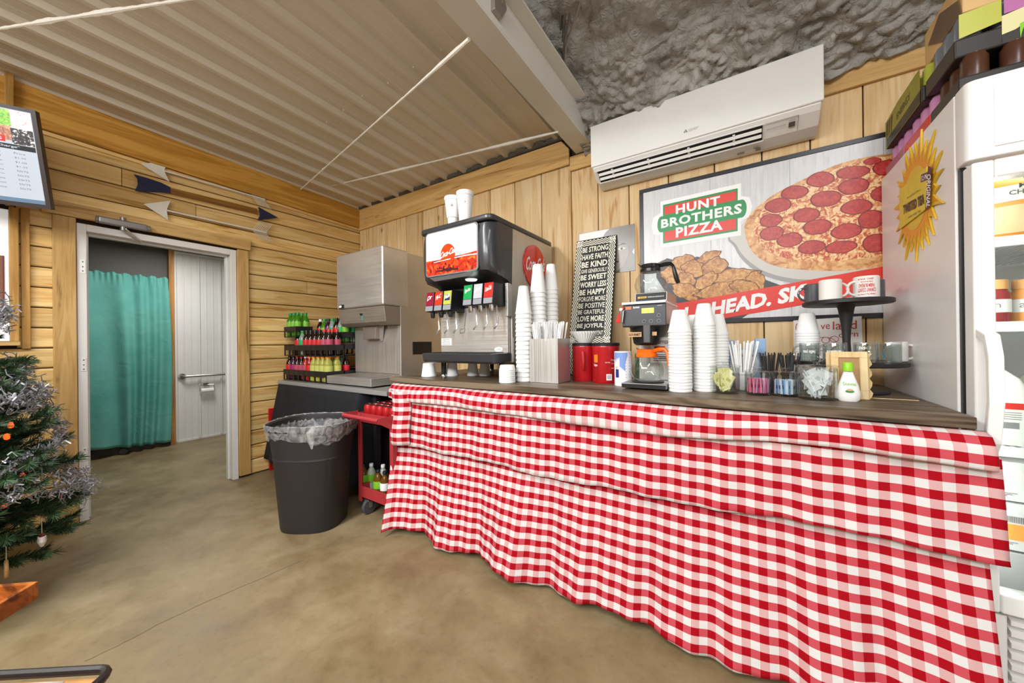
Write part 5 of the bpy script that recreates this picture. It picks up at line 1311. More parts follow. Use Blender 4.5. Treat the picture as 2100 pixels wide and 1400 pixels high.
m = MB(); m.lathe([(.078, 1.283), (.080, 1.30), (0, 1.30)], (-.432, 1.925, 0), 32).lathe([(.05, 1.195), (.062, 1.205), (.076, 1.283), (.082, 1.284), (.082, 1.292)], (-.432, 1.925, 0), 32); m.build('filter_basket', BLACKP, cb, smooth=True)
m = MB(); m.prism([(-.424, 1.838, 1.296), (-.390, 1.838, 1.296), (-.392, 1.838, 1.208), (-.422, 1.838, 1.208)], (0, -.018, 0)); m.build('basket_handle', mat('worn_grey_plastic', '#5c5d60', .3), cb, bevel=.005)
m = MB(); m.box(-.500, -.436, 1.842, 1.8445, 1.238, 1.262, 0); m.text('GOURMET', (-.498, 1.8410, 1.243), (.058, 0, 0), (0, 0, .013), 1, bold=.03); m.build('basket_label', [mat('tan_label', '#caa070', .4), BLACKPR], cb); MB().box(-.386, -.365, 1.846, 1.8485, 1.243, 1.262).build('basket_label', mat('tan_label', '#caa070', .4), cb)
# hot water tap on the left
m = MB(); m.tube([(BDX0-.004, 1.815, 1.372), (BDX0-.006, 1.812, 1.312)], [.012, .007], 10); m.tube([(BDX0-.005, 1.83, 1.372), (BDX0-.005, 1.80, 1.378)], .008, 8); m.build('tap', CHROME, cb, smooth=True)
m = MB(); m.prism([(BDX0-.018, 1.822, 1.375), (BDX0-.012, 1.822, 1.39), (BDX0+.005, 1.822, 1.39), (BDX0-.012, 1.822, 1.312), (BDX0-.042, 1.822, 1.312)], (0, .012, 0)); m.build('tap_handle', mat('red_lever', '#cf2512', .3), cb, bevel=.002)
# decanters
def decanter(x, y, z, col, ang, label, name, hole=1):
    t = thing('coffee_decanter', label, 'coffee pot', (x, y, z))
    pr = [(.0, .001), (.055, .001), (.068, .010), (.080, .038), (.081, .055), (.074, .085), (.058, .110), (.045, .128), (.042, .135)]
    MB().lathe(pr, (0, 0, 0), 36).build('glass_bowl', GLASS, t, smooth=True, world=False)
    m = MB().lathe([(.0425, .118), (.052, .120), (.052, .134), (.046, .142), (.048, .158), (.044, .160), (.038, .14)], (0, 0, 0), 32)
    co = m.build('collar', col, t, smooth=True, world=False)
    m = MB(); c_, s_ = math.cos(ang), math.sin(ang)
    m.prism([(-.040*c_+.02*s_, -.040*s_-.02*c_, .140), (-.040*c_-.02*s_, -.040*s_+.02*c_, .140), (-.062*c_, -.062*s_, .166)], (0, 0, .004)); m.build('spout', col, t, world=False)
    m = MB(); P2 = [(.035, .150), (.07, .158), (.100, .160), (.112, .148), (.120, .115), (.130, .075), (.138, .055)]
    q = []
    for i in range(len(P2)-1):
        for k in range(4): f = k/4; q.append(((P2[i][0]+(P2[i+1][0]-P2[i][0])*f), (P2[i][1]+(P2[i+1][1]-P2[i][1])*f)))
    q.append(P2[-1]); m.tube([(a*c_, a*s_, b) for a, b in q], [.010+.002*math.sin(i*.4) for i in range(len(q))], 8)
    m.build('handle', col, t, smooth=True, world=False)
    return t
ORG = mat('orange_plastic', '#ee6a10', .35)
decanter(-.425, 1.90, CZ+.039, ORG, math.radians(-22), 'glass coffee decanter with an orange collar and handle on the brewer base', 'a')
decanter(-.420, 1.985, 1.4625, mat('black_decanter_plastic', '#1b1b1d', .25), math.radians(20), 'glass coffee decanter with a black collar and handle on the upper warmer', 'b')

# packet jars
JG = glass_mat('clear_acrylic', '#f9fbfa', .09)
def jar(x, y, r_, h, label):
    t = thing('packet_jar', label, 'jar', (x, y, CZ))
    m = MB().lathe([(0, .0), (r_*.9, .0), (r_, .012), (r_, h*.86), (r_*.985, h*.86), (r_*.985, .012), (r_*.88, .008), (0, .008)], (0, 0, 0), 36); m.build('jar_body', JG, t, smooth=True, world=False)
    m = MB().lathe([(r_*1.0, h*.865), (r_*1.07, h*.87), (r_*1.07, h*.90), (r_*.9, h*.93), (.012, h*.94), (.008, h*1.0), (.022, h*1.03), (.022, h*1.06), (0, h*1.07)], (0, 0, 0), 36); m.build('jar_lid', JG, t, smooth=True, world=False)
    return t
jars = [(-.082, 1.885, .058, .138, 'clear round jar of pale yellow packets beside the foam cups'), (.042, 1.895, .048, .115, 'small clear jar of pink packets, second jar from the cups'), (.136, 1.90, .046, .115, 'small clear jar of blue packets between the pink and the large jar'), (.236, 1.865, .064, .148, 'largest clear jar, filled with white packets beside the wooden frame')]
for a in jars: jar(*a)
def packets(jx, jy, r_, n_, h, w_, cols_, lab, grp, mess, seed):
    random.seed(seed); o = {}
    for i in range(n_):
        k = i % len(cols_)
        if k not in o:
            m = MB().box(-w_/2, w_/2, -.0016, .0016, 0, h, 0); m.box(-w_*.3, w_*.3, -.0019, .0019, h*.35, h*.62, 1)
            p = m.build('sweetener_packet', [cols_[k], mat('packet_print_'+grp[:4], '#c6ccd2' if 'white' in grp else '#c2bb6e' if 'yellow' in grp else '#b03068' if 'pink' in grp else '#3a64a8', .5)], bevel=.0007, seg=1, label=lab, cat='packet', group=grp); o[k] = p; c = p
        else: c = o[k].copy(); COL.objects.link(c)
        if mess:
            lay = i//(11 if n_ < 30 else 12); a = random.uniform(0, 2*pi); d = random.uniform(0, r_*.42)
            c.location = (jx+d*math.cos(a), jy+d*math.sin(a), CZ+.012+lay*h*.42+random.uniform(0, .006)); c.rotation_euler = (random.uniform(-.5, .5), random.uniform(-.6, .6), random.uniform(0, pi))
        else:
            f = (i+.5)/n_*2-1; row = i % 2; c.location = (jx+f*(r_*.68), jy+(-.018 if row else .012)*math.sqrt(max(.05, 1-f*f)), CZ+.010); c.rotation_euler = (random.uniform(-.06, .06), random.uniform(-.15, .15), pi/2+random.uniform(-.5, .5))
YP = mat('yellow_packet', '#e9e4a8', .5); PK = [mat('pink_packet', '#ee8fae', .5), mat('pink_packet_dark', '#e4708f', .5), mat('lilac_packet', '#cf8fc0', .5)]
BPK = [mat('blue_packet', '#8fb2dc', .5), mat('pale_blue_packet', '#c6d8ee', .5), mat('white_packet', '#eceef0', .5)]
packets(jars[0][0], jars[0][1], .058, 26, .055, .038, [YP], 'pale yellow sweetener packet in the jar beside the foam cups', 'yellow packets in the first jar', True, 1)
packets(jars[1][0], jars[1][1], .048, 24, .062, .038, PK, 'pink sweetener packet standing in the small second jar', 'pink packets in the second jar', False, 2)
packets(jars[2][0], jars[2][1], .046, 24, .060, .038, BPK, 'blue or white sweetener packet standing in the third jar', 'blue packets in the third jar', False, 3)
packets(jars[3][0], jars[3][1], .064, 34, .058, .044, [BPK[2]], 'white sugar packet piled in the largest jar', 'white packets in the largest jar', True, 4)
# straws and stir sticks behind the jars
sc_ = thing('straw_cup', 'white cup of wrapped straws behind the yellow packet jar', 'cup', (-.015, 2.06, CZ)); cup_up(.042, .03, .085).build('cup_body', FOAMW, sc_, smooth=True, world=False)
straws(26, (-.037, .007), (2.04, 2.08), CZ+.008, 1.215, .2, .0042, PAPER, 'wrapped_straw', 'white wrapped straw fanned out behind the yellow packet jar', 'straw', 'wrapped straws behind the jars', fan=9, xc=-.015)
for xx, lb in ((.088, 'left'), (.165, 'right')):
    kc = thing('stir_stick_cup', 'black cup of stir sticks behind the small jars, %s one' % lb, 'cup', (xx, 2.03, CZ)); cup_up(.034, .026, .09).build('cup_body', BLACKP, kc, smooth=True, world=False)
    straws(26, (xx-.016, xx+.016), (2.015, 2.045), CZ+.008, 1.16, .2, .0028, BLACKP, 'stir_stick', 'black plastic stir stick in the %s cup behind the small jars' % lb, 'stir stick', 'black stir sticks in the %s cup' % lb, fan=10, xc=xx)
# blue holder behind
bh = thing('tea_box', 'pale blue and white carton with a notched front behind the straws', 'box', (0, 2.2, CZ))
bx0, bx1 = -.10, .085; by = 2.20
m = MB(); m.prism([(bx0, by, CZ), (bx1, by, CZ), (bx1, by, 1.222), (bx1-.045, by, 1.222), (bx1-.055, by, 1.17), (bx0+.055, by, 1.17), (bx0+.045, by, 1.215), (bx0, by, 1.215)], (0, .12, 0)); m.build('carton_box', mat('pale_blue_carton', '#8fb0d2', .5, vary=.25, nscale=20), bh, bevel=.002)
m = MB(); m.disc(((bx0+bx1)/2, by-.001, 1.09), (.062, 0, 0), (0, 0, .075), 28, 0); m.text('Swiss Miss', (bx0+.045, by-.002, 1.13), (.095, 0, 0), (0, 0, .02), 1, bold=.02, shear=.2); m.build('carton_print', [mat('carton_white', '#dfe5ec', .5), mat('carton_navy', '#2a3f78', .5)], bh)

# wooden frame leaning
wf = thing('photo_holder', 'small unfinished wooden picture frame with brown backing, leaning', 'frame', (.37, 2.02, CZ))
FWD = wood('pale_raw_wood', '#e8cf9f', '#d9ba86', '#bd9a62', 'Z', knots=False, vary=.05)
fx0, fx1 = .292, .402; fz1 = 1.164; tl = .10
def wfp(x, z, d=0): return Vector((x, 1.93+(z-CZ)*tl-d, z))
m = MB(); b_ = .024
for a0, a1, c0, c1 in ((fx0, fx1, fz1-b_, fz1), (fx0, fx1, CZ, CZ+.034), (fx0, fx0+b_, CZ+.034, fz1-b_), (fx1-b_, fx1, CZ+.034, fz1-b_)):
    m.prism([wfp(a0, c0), wfp(a1, c0), wfp(a1, c1), wfp(a0, c1)], (0, .008, 0))
m.build('frame_border', FWD, wf, bevel=.0015)
MB().prism([wfp(fx0+b_, CZ+.034, -.005), wfp(fx1-b_, CZ+.034, -.005), wfp(fx1-b_, fz1-b_, -.005), wfp(fx0+b_, fz1-b_, -.005)], (0, .002, 0)).build('backing', mat('kraft_board', '#a98659', .7), wf)
sc2 = thing('scalloped_board', 'thin wooden board with a scalloped edge behind the small frame', 'board', (.37, 2.06, CZ))
pts = [(fx0-.012, CZ), (fx1+.006, CZ)]
for i in range(13): zz_ = CZ+.01+i*(.17/12); pts.append((fx1+.012+.005*math.sin(i*2.2), zz_))
pts.append((fx0-.012, CZ+.185)); 
MB().prism([(x, 1.950+(z-CZ)*tl, z) for x, z in pts], (0, .006, 0)).build('board', FWD, sc2)
# creamer bottle
cr_ = thing('sweetener_bottle', 'small white pear shaped bottle with a lime green cap', 'bottle', (.329, 1.86, CZ))
MB().lathe([(0, 0), (.027, 0), (.034, .008), (.035, .03), (.030, .06), (.019, .095), (.014, .112), (.0125, .118)], (0, 0, 0), 28, sy=.62).build('bottle_body', mat('white_bottle_plastic', '#ecebe6', .25), cr_, smooth=True, world=False)
MB().lathe([(.0165, .116), (.0165, .118), (.0145, .148), (.013, .15), (0, .15)], (0, 0, 0), 20).build('cap', mat('lime_green_cap', '#8dcb1c', .35), cr_, smooth=True, world=False)
m = MB(); yy = -.0235
m.text('Stevia', (-.019, yy+.003, .062), (.038, 0, 0), (0, .003, .013), 0); m.disc((.0, yy, .040), (.013, 0, 0), (0, .0005, .005), 16, 1); m.disc((.0, yy-.0003, .046), (.009, 0, 0), (0, .001, .004), 16, 2)
m.build('bottle_print', [mat('green_print', '#6fae3a', .5), mat('leaf_green_print', '#2f8a3a', .5), mat('tan_label', '#caa070')], cr_, world=False)

# two tier stand
TSX, TSY = .385, 2.20
st = thing('tiered_stand', 'two tier round black wooden stand holding mugs by the fridge', 'stand', (TSX, TSY, CZ))
BW = mat('black_stained_wood', '#242122', .5, vary=.15)
MB().lathe([(0, 0), (.135, 0), (.138, .006), (.135, .014), (0, .014)], (0, 0, 0), 48).build('base_disc', BW, st, smooth=True, world=False)
zl, zt_ = 1.094-CZ, 1.370-CZ
MB().lathe([(.02, .014), (.018, .05), (.016, zl-.03), (.03, zl)], (0, 0, 0), 20).build('lower_post', BW, st, smooth=True, world=False)
MB().lathe([(0, zl), (.190, zl), (.195, zl+.004), (.195, zl+.018), (.188, zl+.021), (0, zl+.021)], (0, 0, 0), 64).build('lower_tier', BW, st, smooth=True, world=False)
MB().lathe([(.026, zl+.021), (.017, zl+.05), (.014, zl+.11), (.017, zl+.17), (.028, zt_-.02), (.034, zt_)], (0, 0, 0), 24).build('upper_post', BW, st, smooth=True, world=False)
MB().lathe([(0, zt_), (.150, zt_), (.156, zt_+.004), (.156, zt_+.018), (.150, zt_+.021), (.144, zt_+.017), (0, zt_+.017)], (0, 0, 0), 64).build('upper_tier', BW, st, smooth=True, world=False)
ZU = 1.370+.0175; ZL = 1.094+.0215
def mug(x, y, z, ang, mt, label, r_=.040, h=.092, name='mug', hm=None, text=None, inv=True, glass=False):
    x, y = x*1.033, y*1.033
    t = thing(name, label, 'mug', (x, y, z))
    p = [(r_*.93, .001), (r_, .004), (r_, h-.004), (r_-.003, h), (0, h)] if not glass else [(r_*.98, .001), (r_, .004), (r_, h-.003), (r_*.97, h), (0, h), (0, h-.008), (r_*.93, h-.009), (r_*.94, .002)]
    MB().lathe(p, (0, 0, 0), 32).build('mug_body', mt, t, smooth=True, world=False)
    m = MB(); q = []
    for i in range(11):
        g = -pi/2+pi*i/10; q.append(((r_-.003+.030*math.cos(g))*1.0, h*.5+.030*math.sin(g)))
    m.tube([(a*math.cos(ang), a*math.sin(ang), b) for a, b in q], .0052, 8); m.build('handle', hm or mt, t, smooth=True, world=False)
    if text:
        m = MB(); a0 = face_ang(x, y); n_ = len(text[0])
        for s_, c0, c1, z0, z1 in text[0]: m.cyltext(s_, (0, 0), r_+.0006, a0+c0, a0+c1, z0, z1, 0, bold=.02, flip=True)
        m.build('mug_print', text[1], t, world=False)
    return t
WM = mat('white_glazed_mug', '#e8e6e1', .15, coat=.5); GM = mat('grey_glazed_mug', '#55555a', .2, coat=.4)
mug(.270, 2.16, ZU, math.radians(200), GM, 'dark grey mug upside down at the left of the upper tier')
mug(.308, 2.045, ZU, math.radians(20), WM, 'plain white mug upside down in front on the upper tier')
mug(.430, 2.09, ZU, math.radians(200), WM, 'white mug with red upside down lettering on the upper tier', r_=.043, h=.1,
    text=([('CONWAY COUNTY', -.65, .75, .030, .047), ('FARM BUREAU', -.55, .62, .050, .066), ('(501) 354-4', -.6, .55, .082, .092), ('Helping You is What We', -.65, .7, .017, .024), ('INSURANCE', -.4, .5, .0715, .0765)], RED))
mug(.468, 2.175, ZU, math.radians(60), GM, 'dark grey mug upside down at the right behind the lettered mug')
LG_ = glass_mat('clear_mug_glass', '#f1f5f4', .15)
WT = WHITEPR
mug(.235, 2.045, ZL, math.radians(150), LG_, 'clear glass mug with white lettering at the left of the lower tier', r_=.036, h=.085, glass=True, text=([('hello you', -.6, .6, .035, .055)], WT))
mug(.312, 1.992, ZL, math.radians(200), LG_, 'clear glass mug reading handsome upside down on the lower tier', r_=.040, h=.085, glass=True, text=([('Handsome', -.7, .7, .030, .052)], WT))
mug(.402, 1.985, ZL, math.radians(-90), LG_, 'clear glass mug with stacked white words on the lower tier', r_=.036, h=.085, glass=True, text=([('WILL BE', -.5, .5, .018, .03), ('FOR YOU', -.5, .5, .036, .048), ('IS HERE', -.5, .5, .056, .068)], WT))
mug(.482, 2.03, ZL, math.radians(90), LG_, 'clear glass mug with a teal mark, right of the post on the lower tier', r_=.037, h=.085, glass=True, text=([('S', -.6, -.3, .02, .045)], mat('teal_print', '#2b6f86', .4)))
mug(.525, 2.115, ZL, math.radians(-5), WM, 'plain white mug at the right end of the lower tier', r_=.034, h=.085)
stack('foam_cup', cup_mb(.044, .029, .10), .25, 2.22, ZL, .0125, 11, 'white foam cup, %s from the top of the stack on the black stand', 'foam cups on the stand')
ws = MB().box(.40, .55, 1.985, 1.989, CZ+.0005, CZ+.0025).build('wooden_stick', FWD, label='thin pale wooden stick lying on the counter by the fridge', cat='stick')

# ================================================================== GLASS DOOR FRIDGE
FX0, FX1, FY0, FY1, FH = .587, 1.36, 1.80, 2.555, 2.02
fg = thing('glass_door_fridge', 'tall white glass door drink fridge at the right end of the counter', 'fridge', (.97, 2.15, 0))
FWM = mat('fridge_white_enamel', '#e4e1de', .32, nscale=1.2, vary=.03); FIN = mat('fridge_inner_white', '#eef0f1', .4)
m = MB()
m.box(FX0, FX0+.02, FY0+.002, FY1, .10, FH); m.build('side_wall', FWM, fg, bevel=.003)
MB().box(FX1-.02, FX1, FY0, FY1, .10, FH).build('side_wall', FWM, fg)
MB().box(FX0+.02, FX1-.02, FY1-.03, FY1, .10, FH).build('back_wall', FIN, fg)
MB().box(FX0+.02, FX1-.02, FY0, FY1-.03, 1.80, FH).build('top_housing', FIN, fg)
MB().box(FX0+.02, FX1-.02, FY0, FY1-.03, .30, .36).build('cabinet_floor', FIN, fg)
MB().box(FX0+.022, FX0+.04, FY0+.01, FY1-.03, .36, 1.80).build('inner_liner', FIN, fg)
hd = MB(); hd.rrect(FX0, FX1, 1.722, FY0+.01, 1.772, FH+.0, .022, n=5); hd.build('header', FWM, fg, smooth=True, bevel=.003)
MB().box(FX0+.055, FX1-.03, 1.719, 1.7225, 1.80, 1.985).build('header_panel', mat('header_panel_white', '#e9e8e6', .25), fg, bevel=.002)
m = MB(); dy0, dy1, dz0, dz1 = 1.722, 1.782, .372, 1.762; dw = .045
m.box(FX0+.010, FX0+.010+dw, dy0, dy1, dz0, dz1); m.box(FX1-dw, FX1-.005, dy0, dy1, dz0, dz1); m.box(FX0+.01+dw, FX1-dw, dy0, dy1, dz1-.055, dz1); m.box(FX0+.01+dw, FX1-dw, dy0, dy1, dz0, dz0+.06)
dr_ = m.build('door', mat('door_white_plastic', '#e9e8e5', .3), fg, bevel=.006, seg=3)
MB().box(FX0+.01+dw, FX1-dw, 1.745, 1.749, dz0+.06, dz1-.055).build('glass_pane', GLASS, dr_)
MB().box(FX0+.006, FX0+.02, 1.783, FY0, .372, 1.77).build('door_gasket', BLACKP, fg)
m = MB(); m.prism([(FX0+.012, 1.722, 1.245), (FX0+.012, 1.668, 1.225), (FX0+.012, 1.650, 1.16), (FX0+.012, 1.648, 1.02), (FX0+.012, 1.668, .90), (FX0+.012, 1.722, .80), (FX0+.012, 1.722, .86), (FX0+.012, 1.685, .93), (FX0+.012, 1.668, 1.03), (FX0+.012, 1.670, 1.15), (FX0+.012, 1.685, 1.20), (FX0+.012, 1.722, 1.215)], (.030, 0, 0)); m.build('door_handle', mat('handle_white', '#efeeec', .3), dr_, bevel=.004, seg=3)
MB().rrect(FX0, FX0+.075, 1.735, FY0, .0, .362, .012).build('kick_panel', FWM, fg, smooth=True)
MB().box(FX0+.078, FX1, 1.76, FY0, .02, .362).build('grille_back', mat('grille_grey', '#b9b7b3', .4), fg)
for i in range(9):
    z_ = .06+i*.034
    m = MB(); m.prism([(FX0+.08, 1.76, z_), (FX0+.08, 1.738, z_+.004), (FX0+.08, 1.738, z_+.018), (FX0+.08, 1.76, z_+.024)], (FX1-FX0-.085, 0, 0)); m.build('grille_slat', FWM, fg)
SHM = mat('white_coated_wire', '#f2f2f0', .35)
shz = [1.535, 1.262, .862]
for z_ in shz:
    m = MB(); m.box(FX0+.045, FX1-.03, 1.815, 1.822, z_-.028, z_+.004); m.box(FX0+.045, FX1-.03, 2.49, 2.497, z_-.006, z_)
    for i in range(34): q = FX0+.05+i*.0205; m.box(q, q+.004, 1.82, 2.49, z_-.004, z_)
    m.build('wire_shelf', SHM, fg)
l_ = bpy.data.lights.new('fridge_light', 'AREA'); l_.shape = 'RECTANGLE'; l_.size = .6; l_.size_y = .04; l_.energy = 5; l_.color = (.95, .98, 1)
lo_ = bpy.data.objects.new('fridge_light', l_); COL.objects.link(lo_); lo_.location = (.97, 1.80, 1.78); lo_.rotation_euler = (math.radians(25), 0, 0)
lv = bpy.data.lights.new('fridge_light_strip', 'AREA'); lv.shape = 'RECTANGLE'; lv.size = .03; lv.size_y = 1.2; lv.energy = 4.5
lo2 = bpy.data.objects.new('fridge_light_strip', lv); COL.objects.link(lo2); lo2.location = (FX0+.055, 1.795, 1.08); lo2.rotation_euler = (math.radians(-90), math.radians(0), math.radians(-35))
# contents
ORB = mat('orange_cheese_bag', '#ee9a3c', .35, vary=.12); PBAG = mat('pale_cheese_bag', '#f0cfa0', .35); BLU = mat('blue_oval', '#3f5fae', .4)
for i in range(3):
    x_ = .66+i*.075; yb = 1.86+.06*i
    t = thing('cheese_bag', ['orange bag of shredded cheese at the front of the top fridge shelf', 'second orange cheese bag on the top fridge shelf', 'third orange cheese bag on the top fridge shelf, farthest right'][i], 'cheese', (x_+.08, yb, 1.54), 'cheese bags in the fridge')
    m = MB(); 
    def bag_f(u, v, s=1, x_=x_, yb=yb): return (x_+.20*u, yb-s*.028*math.sin(u*pi)*math.sin(v*pi)**.6, 1.541+.205*v)
    m.grid(lambda u, v: bag_f(u, v, 1), 10, 10); m.grid(lambda u, v: bag_f(1-u, v, -1), 10, 10); m.build('bag', ORB, t, smooth=True)
    m = MB()
    def bl_(u, v, s=1, x_=x_, yb=yb): b_ = bag_f(u, v); return (b_[0], b_[1]-.0012, b_[2])
    m.grid(lambda u, v: bl_(.04+.92*u, .55+.25*v), 8, 3, 0); m.grid(lambda u, v: bl_(.02+.96*u, .06+.42*v), 8, 3, 1)
    m.build('bag_label', [WHITEPR, PBAG], t, smooth=True)
    m = MB(); b_ = bag_f(.5, .7)
    m.disc((b_[0]+.0, b_[1]-.006, b_[2]+.035), (.022, 0, 0), (0, 0, .009), 16, 0); m.text('MEDIUM', (b_[0]-.03, b_[1]-.006, b_[2]+.006), (.085, 0, 0), (0, 0, .015), 1, bold=.02); m.text('CHEDDAR', (b_[0]-.05, b_[1]-.006, b_[2]-.014), (.105, 0, 0), (0, 0, .015), 1, bold=.02); m.build('lettering', [BLU, mat('grey_green_print', '#59614f', .4)], t)
JM = mat('amber_tub', '#dd9a55', .3); JR = mat('dark_red_jar', '#8c2a30', .3)
for i in range(5):
    x_ = .695+i*.095; y_ = 1.90+(.03 if i % 2 else 0)
    t = thing('dip_jar', ['tan lidded jar with a white label, leftmost on the second fridge shelf', 'tan lidded jar with a white label, second on the fridge shelf', 'tan lidded jar with a white label, third on the fridge shelf', 'tan lidded jar with a white label, fourth on the fridge shelf', 'tan lidded jar with a white label, last on the fridge shelf'][i], 'jar', (x_, y_, 1.263))
    MB().lathe([(.038, 0), (.042, .008), (.042, .095), (.034, .112), (.034, .118)], (0, 0, 0), 24).build('jar_body', JM if i != 0 else JR, t, smooth=True, world=False)
    MB().lathe([(.037, .112), (.037, .142), (.035, .144), (0, .144)], (0, 0, 0), 24).build('jar_lid', mat('tan_lid', '#d8a468', .4), t, smooth=True, world=False)
    MB().lathe([(.0425, .035), (.0425, .078)], (0, 0, 0), 24).build('jar_label', WHITEPR, t, smooth=True, world=False)
    m = MB(); a0 = face_ang(x_, y_); m.cyltext('a n', (0, 0), .0432, a0-.5, a0+.5, .05, .064); m.disc((.043*math.cos(a0), .043*math.sin(a0), .09), (-.012*math.sin(a0), .012*math.cos(a0), 0), (0, 0, .008), 12); m.build('lettering', mat('grey_print', '#7d7d7d'), t, world=False)
MK = mat('milk_jug', '#f1f1ec', .35); MKY = mat('cream_milk_jug', '#ece9d0', .35)
for i in range(3):
    x_ = .70+i*.135; y_ = 1.92+(.02*i)
    t = thing('milk_jug', ['white plastic milk jug with a red label, left on the fridge shelf', 'cream coloured milk jug behind the red labelled one', 'cream coloured milk jug at the right of the fridge shelf'][i], 'jug', (x_, y_, .863))
    m = MB(); hw_ = .062
    m.rrect(-hw_, hw_, -hw_, hw_, 0, .15, .02, n=4); k0 = len(m.v)
    m2 = MB()
    prof = [(1.0, .15), (.98, .18), (.80, .215), (.45, .24), (.30, .25)]
    for (s0, z0), (s1, z1) in zip(prof, prof[1:]):
        pts = []
        for cx_, cy_, a_ in ((hw_-.02, hw_-.02, 0), (-hw_+.02, hw_-.02, pi/2), (-hw_+.02, -hw_+.02, pi), (hw_-.02, -hw_+.02, 1.5*pi)): pts += [(cx_+.02*math.cos(a_+j*pi/8), cy_+.02*math.sin(a_+j*pi/8)) for j in range(5)]
        n_ = len(pts); m.add([(x*s0, y*s0, z0) for x, y in pts]+[(x*s1, y*s1, z1) for x, y in pts], [(j, (j+1) % n_, n_+(j+1) % n_, n_+j) for j in range(n_)])
    m.lathe([(.019, .248), (.019, .262), (0, .262)], (0, 0, 0), 16)
    m.build('jug_body', MK if i == 0 else MKY, t, smooth=True, world=False)
    m = MB(); m.tube([(-.045, -.05, .20), (-.052, -.062, .17), (-.05, -.064, .12), (-.045, -.058, .10)], .009, 8); m.build('jug_handle', MK if i == 0 else MKY, t, smooth=True, world=False)
    if i == 0:
        m = MB(); m.box(-.055, .045, -hw_-.0012, -hw_, .118, .138, 0); m.box(.0, .035, -hw_-.0012, -hw_, .055, .075, 1)
        for k in range(4): m.box(-.05, .04, -hw_-.0012, -hw_, .085+.007*k, .087+.007*k, 1)
        m.build('jug_label', [RED, mat('grey_print', '#7d7d7d')], t, world=False)
for i, (z0, h_) in enumerate(((.362, .165), (.530, .155), (.688, .13))):
    t = thing('white_carton', ['white carton at the bottom of the fridge, lowest of three', 'white carton with an orange shipping label, middle of the stack', 'white carton under the wire shelf, topmost of the fridge stack'][i], 'carton', (.87, 2.02, z0), 'cartons in the fridge')
    MB().box(FX0+.05, 1.20, 1.835, 2.25, z0, z0+h_-.004).build('carton_box', mat('white_carton_board', '#e9e9e8', .5) if i else mat('grey_wrapped_carton', '#b9bbba', .3, vary=.2, nscale=5), t, bevel=.003)
    m = MB(); yy = 1.833
    if i == 1: m.box(.67, .735, yy, yy+.002, z0+.035, z0+.085, 0)
    if i == 1:
        for k in range(14): m.box(.672+k*.0045, .674+k*.0045, yy, yy+.002, z0+.09, z0+.11, 1)
    if i: m.box(.775, .812, yy, yy+.002, z0+.05, z0+.085, 1); m.disc((.793, yy-.0005, z0+.068), (.011, 0, 0), (0, 0, .011), 14, 2)
    for k in range(3): m.box(.665, .70+.01*k, yy, yy+.002, z0+.015+.005*k, z0+.0165+.005*k, 1)
    m.build('carton_print', [mat('orange_shipping_label', '#f3a04a', .4), mat('grey_print', '#7d7d7d'), WHITEPR], t)
# sun sign on the side
sn_ = thing('sun_sign', 'yellow cut-out sun sign with a tea carton stuck on the fridge side', 'sign', (FX0-.004, 2.10, 1.78))
SYC, SZC = 2.105, 1.782
YEL = mat('sun_yellow', '#e3b52a', .4, vary=.15, nscale=25); YOR = mat('sun_orange', '#e59a1c', .4); YDK = mat('sign_edge_olive', '#6f6a1e', .5)
def sunp(k, R1, R2, off=0, tw=.5):
    pts = []; N_ = k
    for i in range(N_):
        g = 2*pi*i/N_+off; rr_ = R2*(1+.10*math.sin(i*2.7))
        for j, (fa, fr) in enumerate(((0, R1), (.28, R1+(rr_-R1)*.45), (.45+.12*math.sin(i*1.3), rr_), (.62, R1+(rr_-R1)*.40))):
            a_ = g+fa*2*pi/N_; pts.append((fr*math.cos(a_), fr*math.sin(a_)))
    return pts
def sg_(a, b, d): return Vector((FX0-d, SYC-a, SZC+b))
m = MB(); m.prism([sg_(a, b, .001) for a, b in sunp(26, .165, .238)], (-.006, 0, 0)); m.build('sun_plate', YEL, sn_)
m = MB(); 
P3 = [sg_(a, b, .0078) for a, b in sunp(26, .145, .205, .04)]
c0 = sg_(0, 0, .0078); k0 = len(m.v); m.v.append(c0); m.v += P3; n_ = len(P3)
for i in range(n_): m.f.append((k0, k0+1+i, k0+1+(i+1) % n_)); m.m.append(0)
m.disc(sg_(0, 0, .0085), (0, -.125, 0), (0, 0, .125), 40, 1); m.build('sun_flames', [YOR, mat('sun_disc', '#d9b93a', .4, vary=.12, nscale=30)], sn_)
cn = [at(1847, 389, X=FX0-.010), at(1903, 341, X=FX0-.010), at(1900, 429, X=FX0-.010), at(1847, 470, X=FX0-.010)]
m = MB(); m.prism([cn[3], cn[2], cn[1], cn[0]], (-.004, 0, 0)); m.build('tea_carton_cutout', mat('tea_carton_yellow', '#d8c23a', .4, vary=.15, nscale=20), sn_)
m = MB(); X_ = FX0-.0150
m.flat([at(1897, 432, X=X_), at(1906, 422, X=X_), at(1910, 343, X=X_), at(1903, 340, X=X_)], 0); m.flat([at(1888, 374, X=X_), at(1903, 368, X=X_), at(1903, 352, X=X_), at(1889, 358, X=X_)], 0)
m.build('purple_band', mat('purple_print', '#4a1d3c', .4), sn_)
X_ = FX0-.0158
def tq(s_, ll, lr, ul, mi=0, bold=.03): m.text(s_, at(*ll, X=X_), at(*lr, X=X_)-at(*ll, X=X_), at(*ul, X=X_)-at(*ll, X=X_), mi, bold=bold)
m = MB(); tq('TWISTED TEA', (1852, 440), (1895, 418), (1852, 421), 0, .05); tq('HARD ICED TEA', (1862, 448), (1888, 434), (1862, 444), 0, 0); tq('Beer with Natural Flavors', (1860, 408), (1887, 390), (1860, 404), 0, 0)
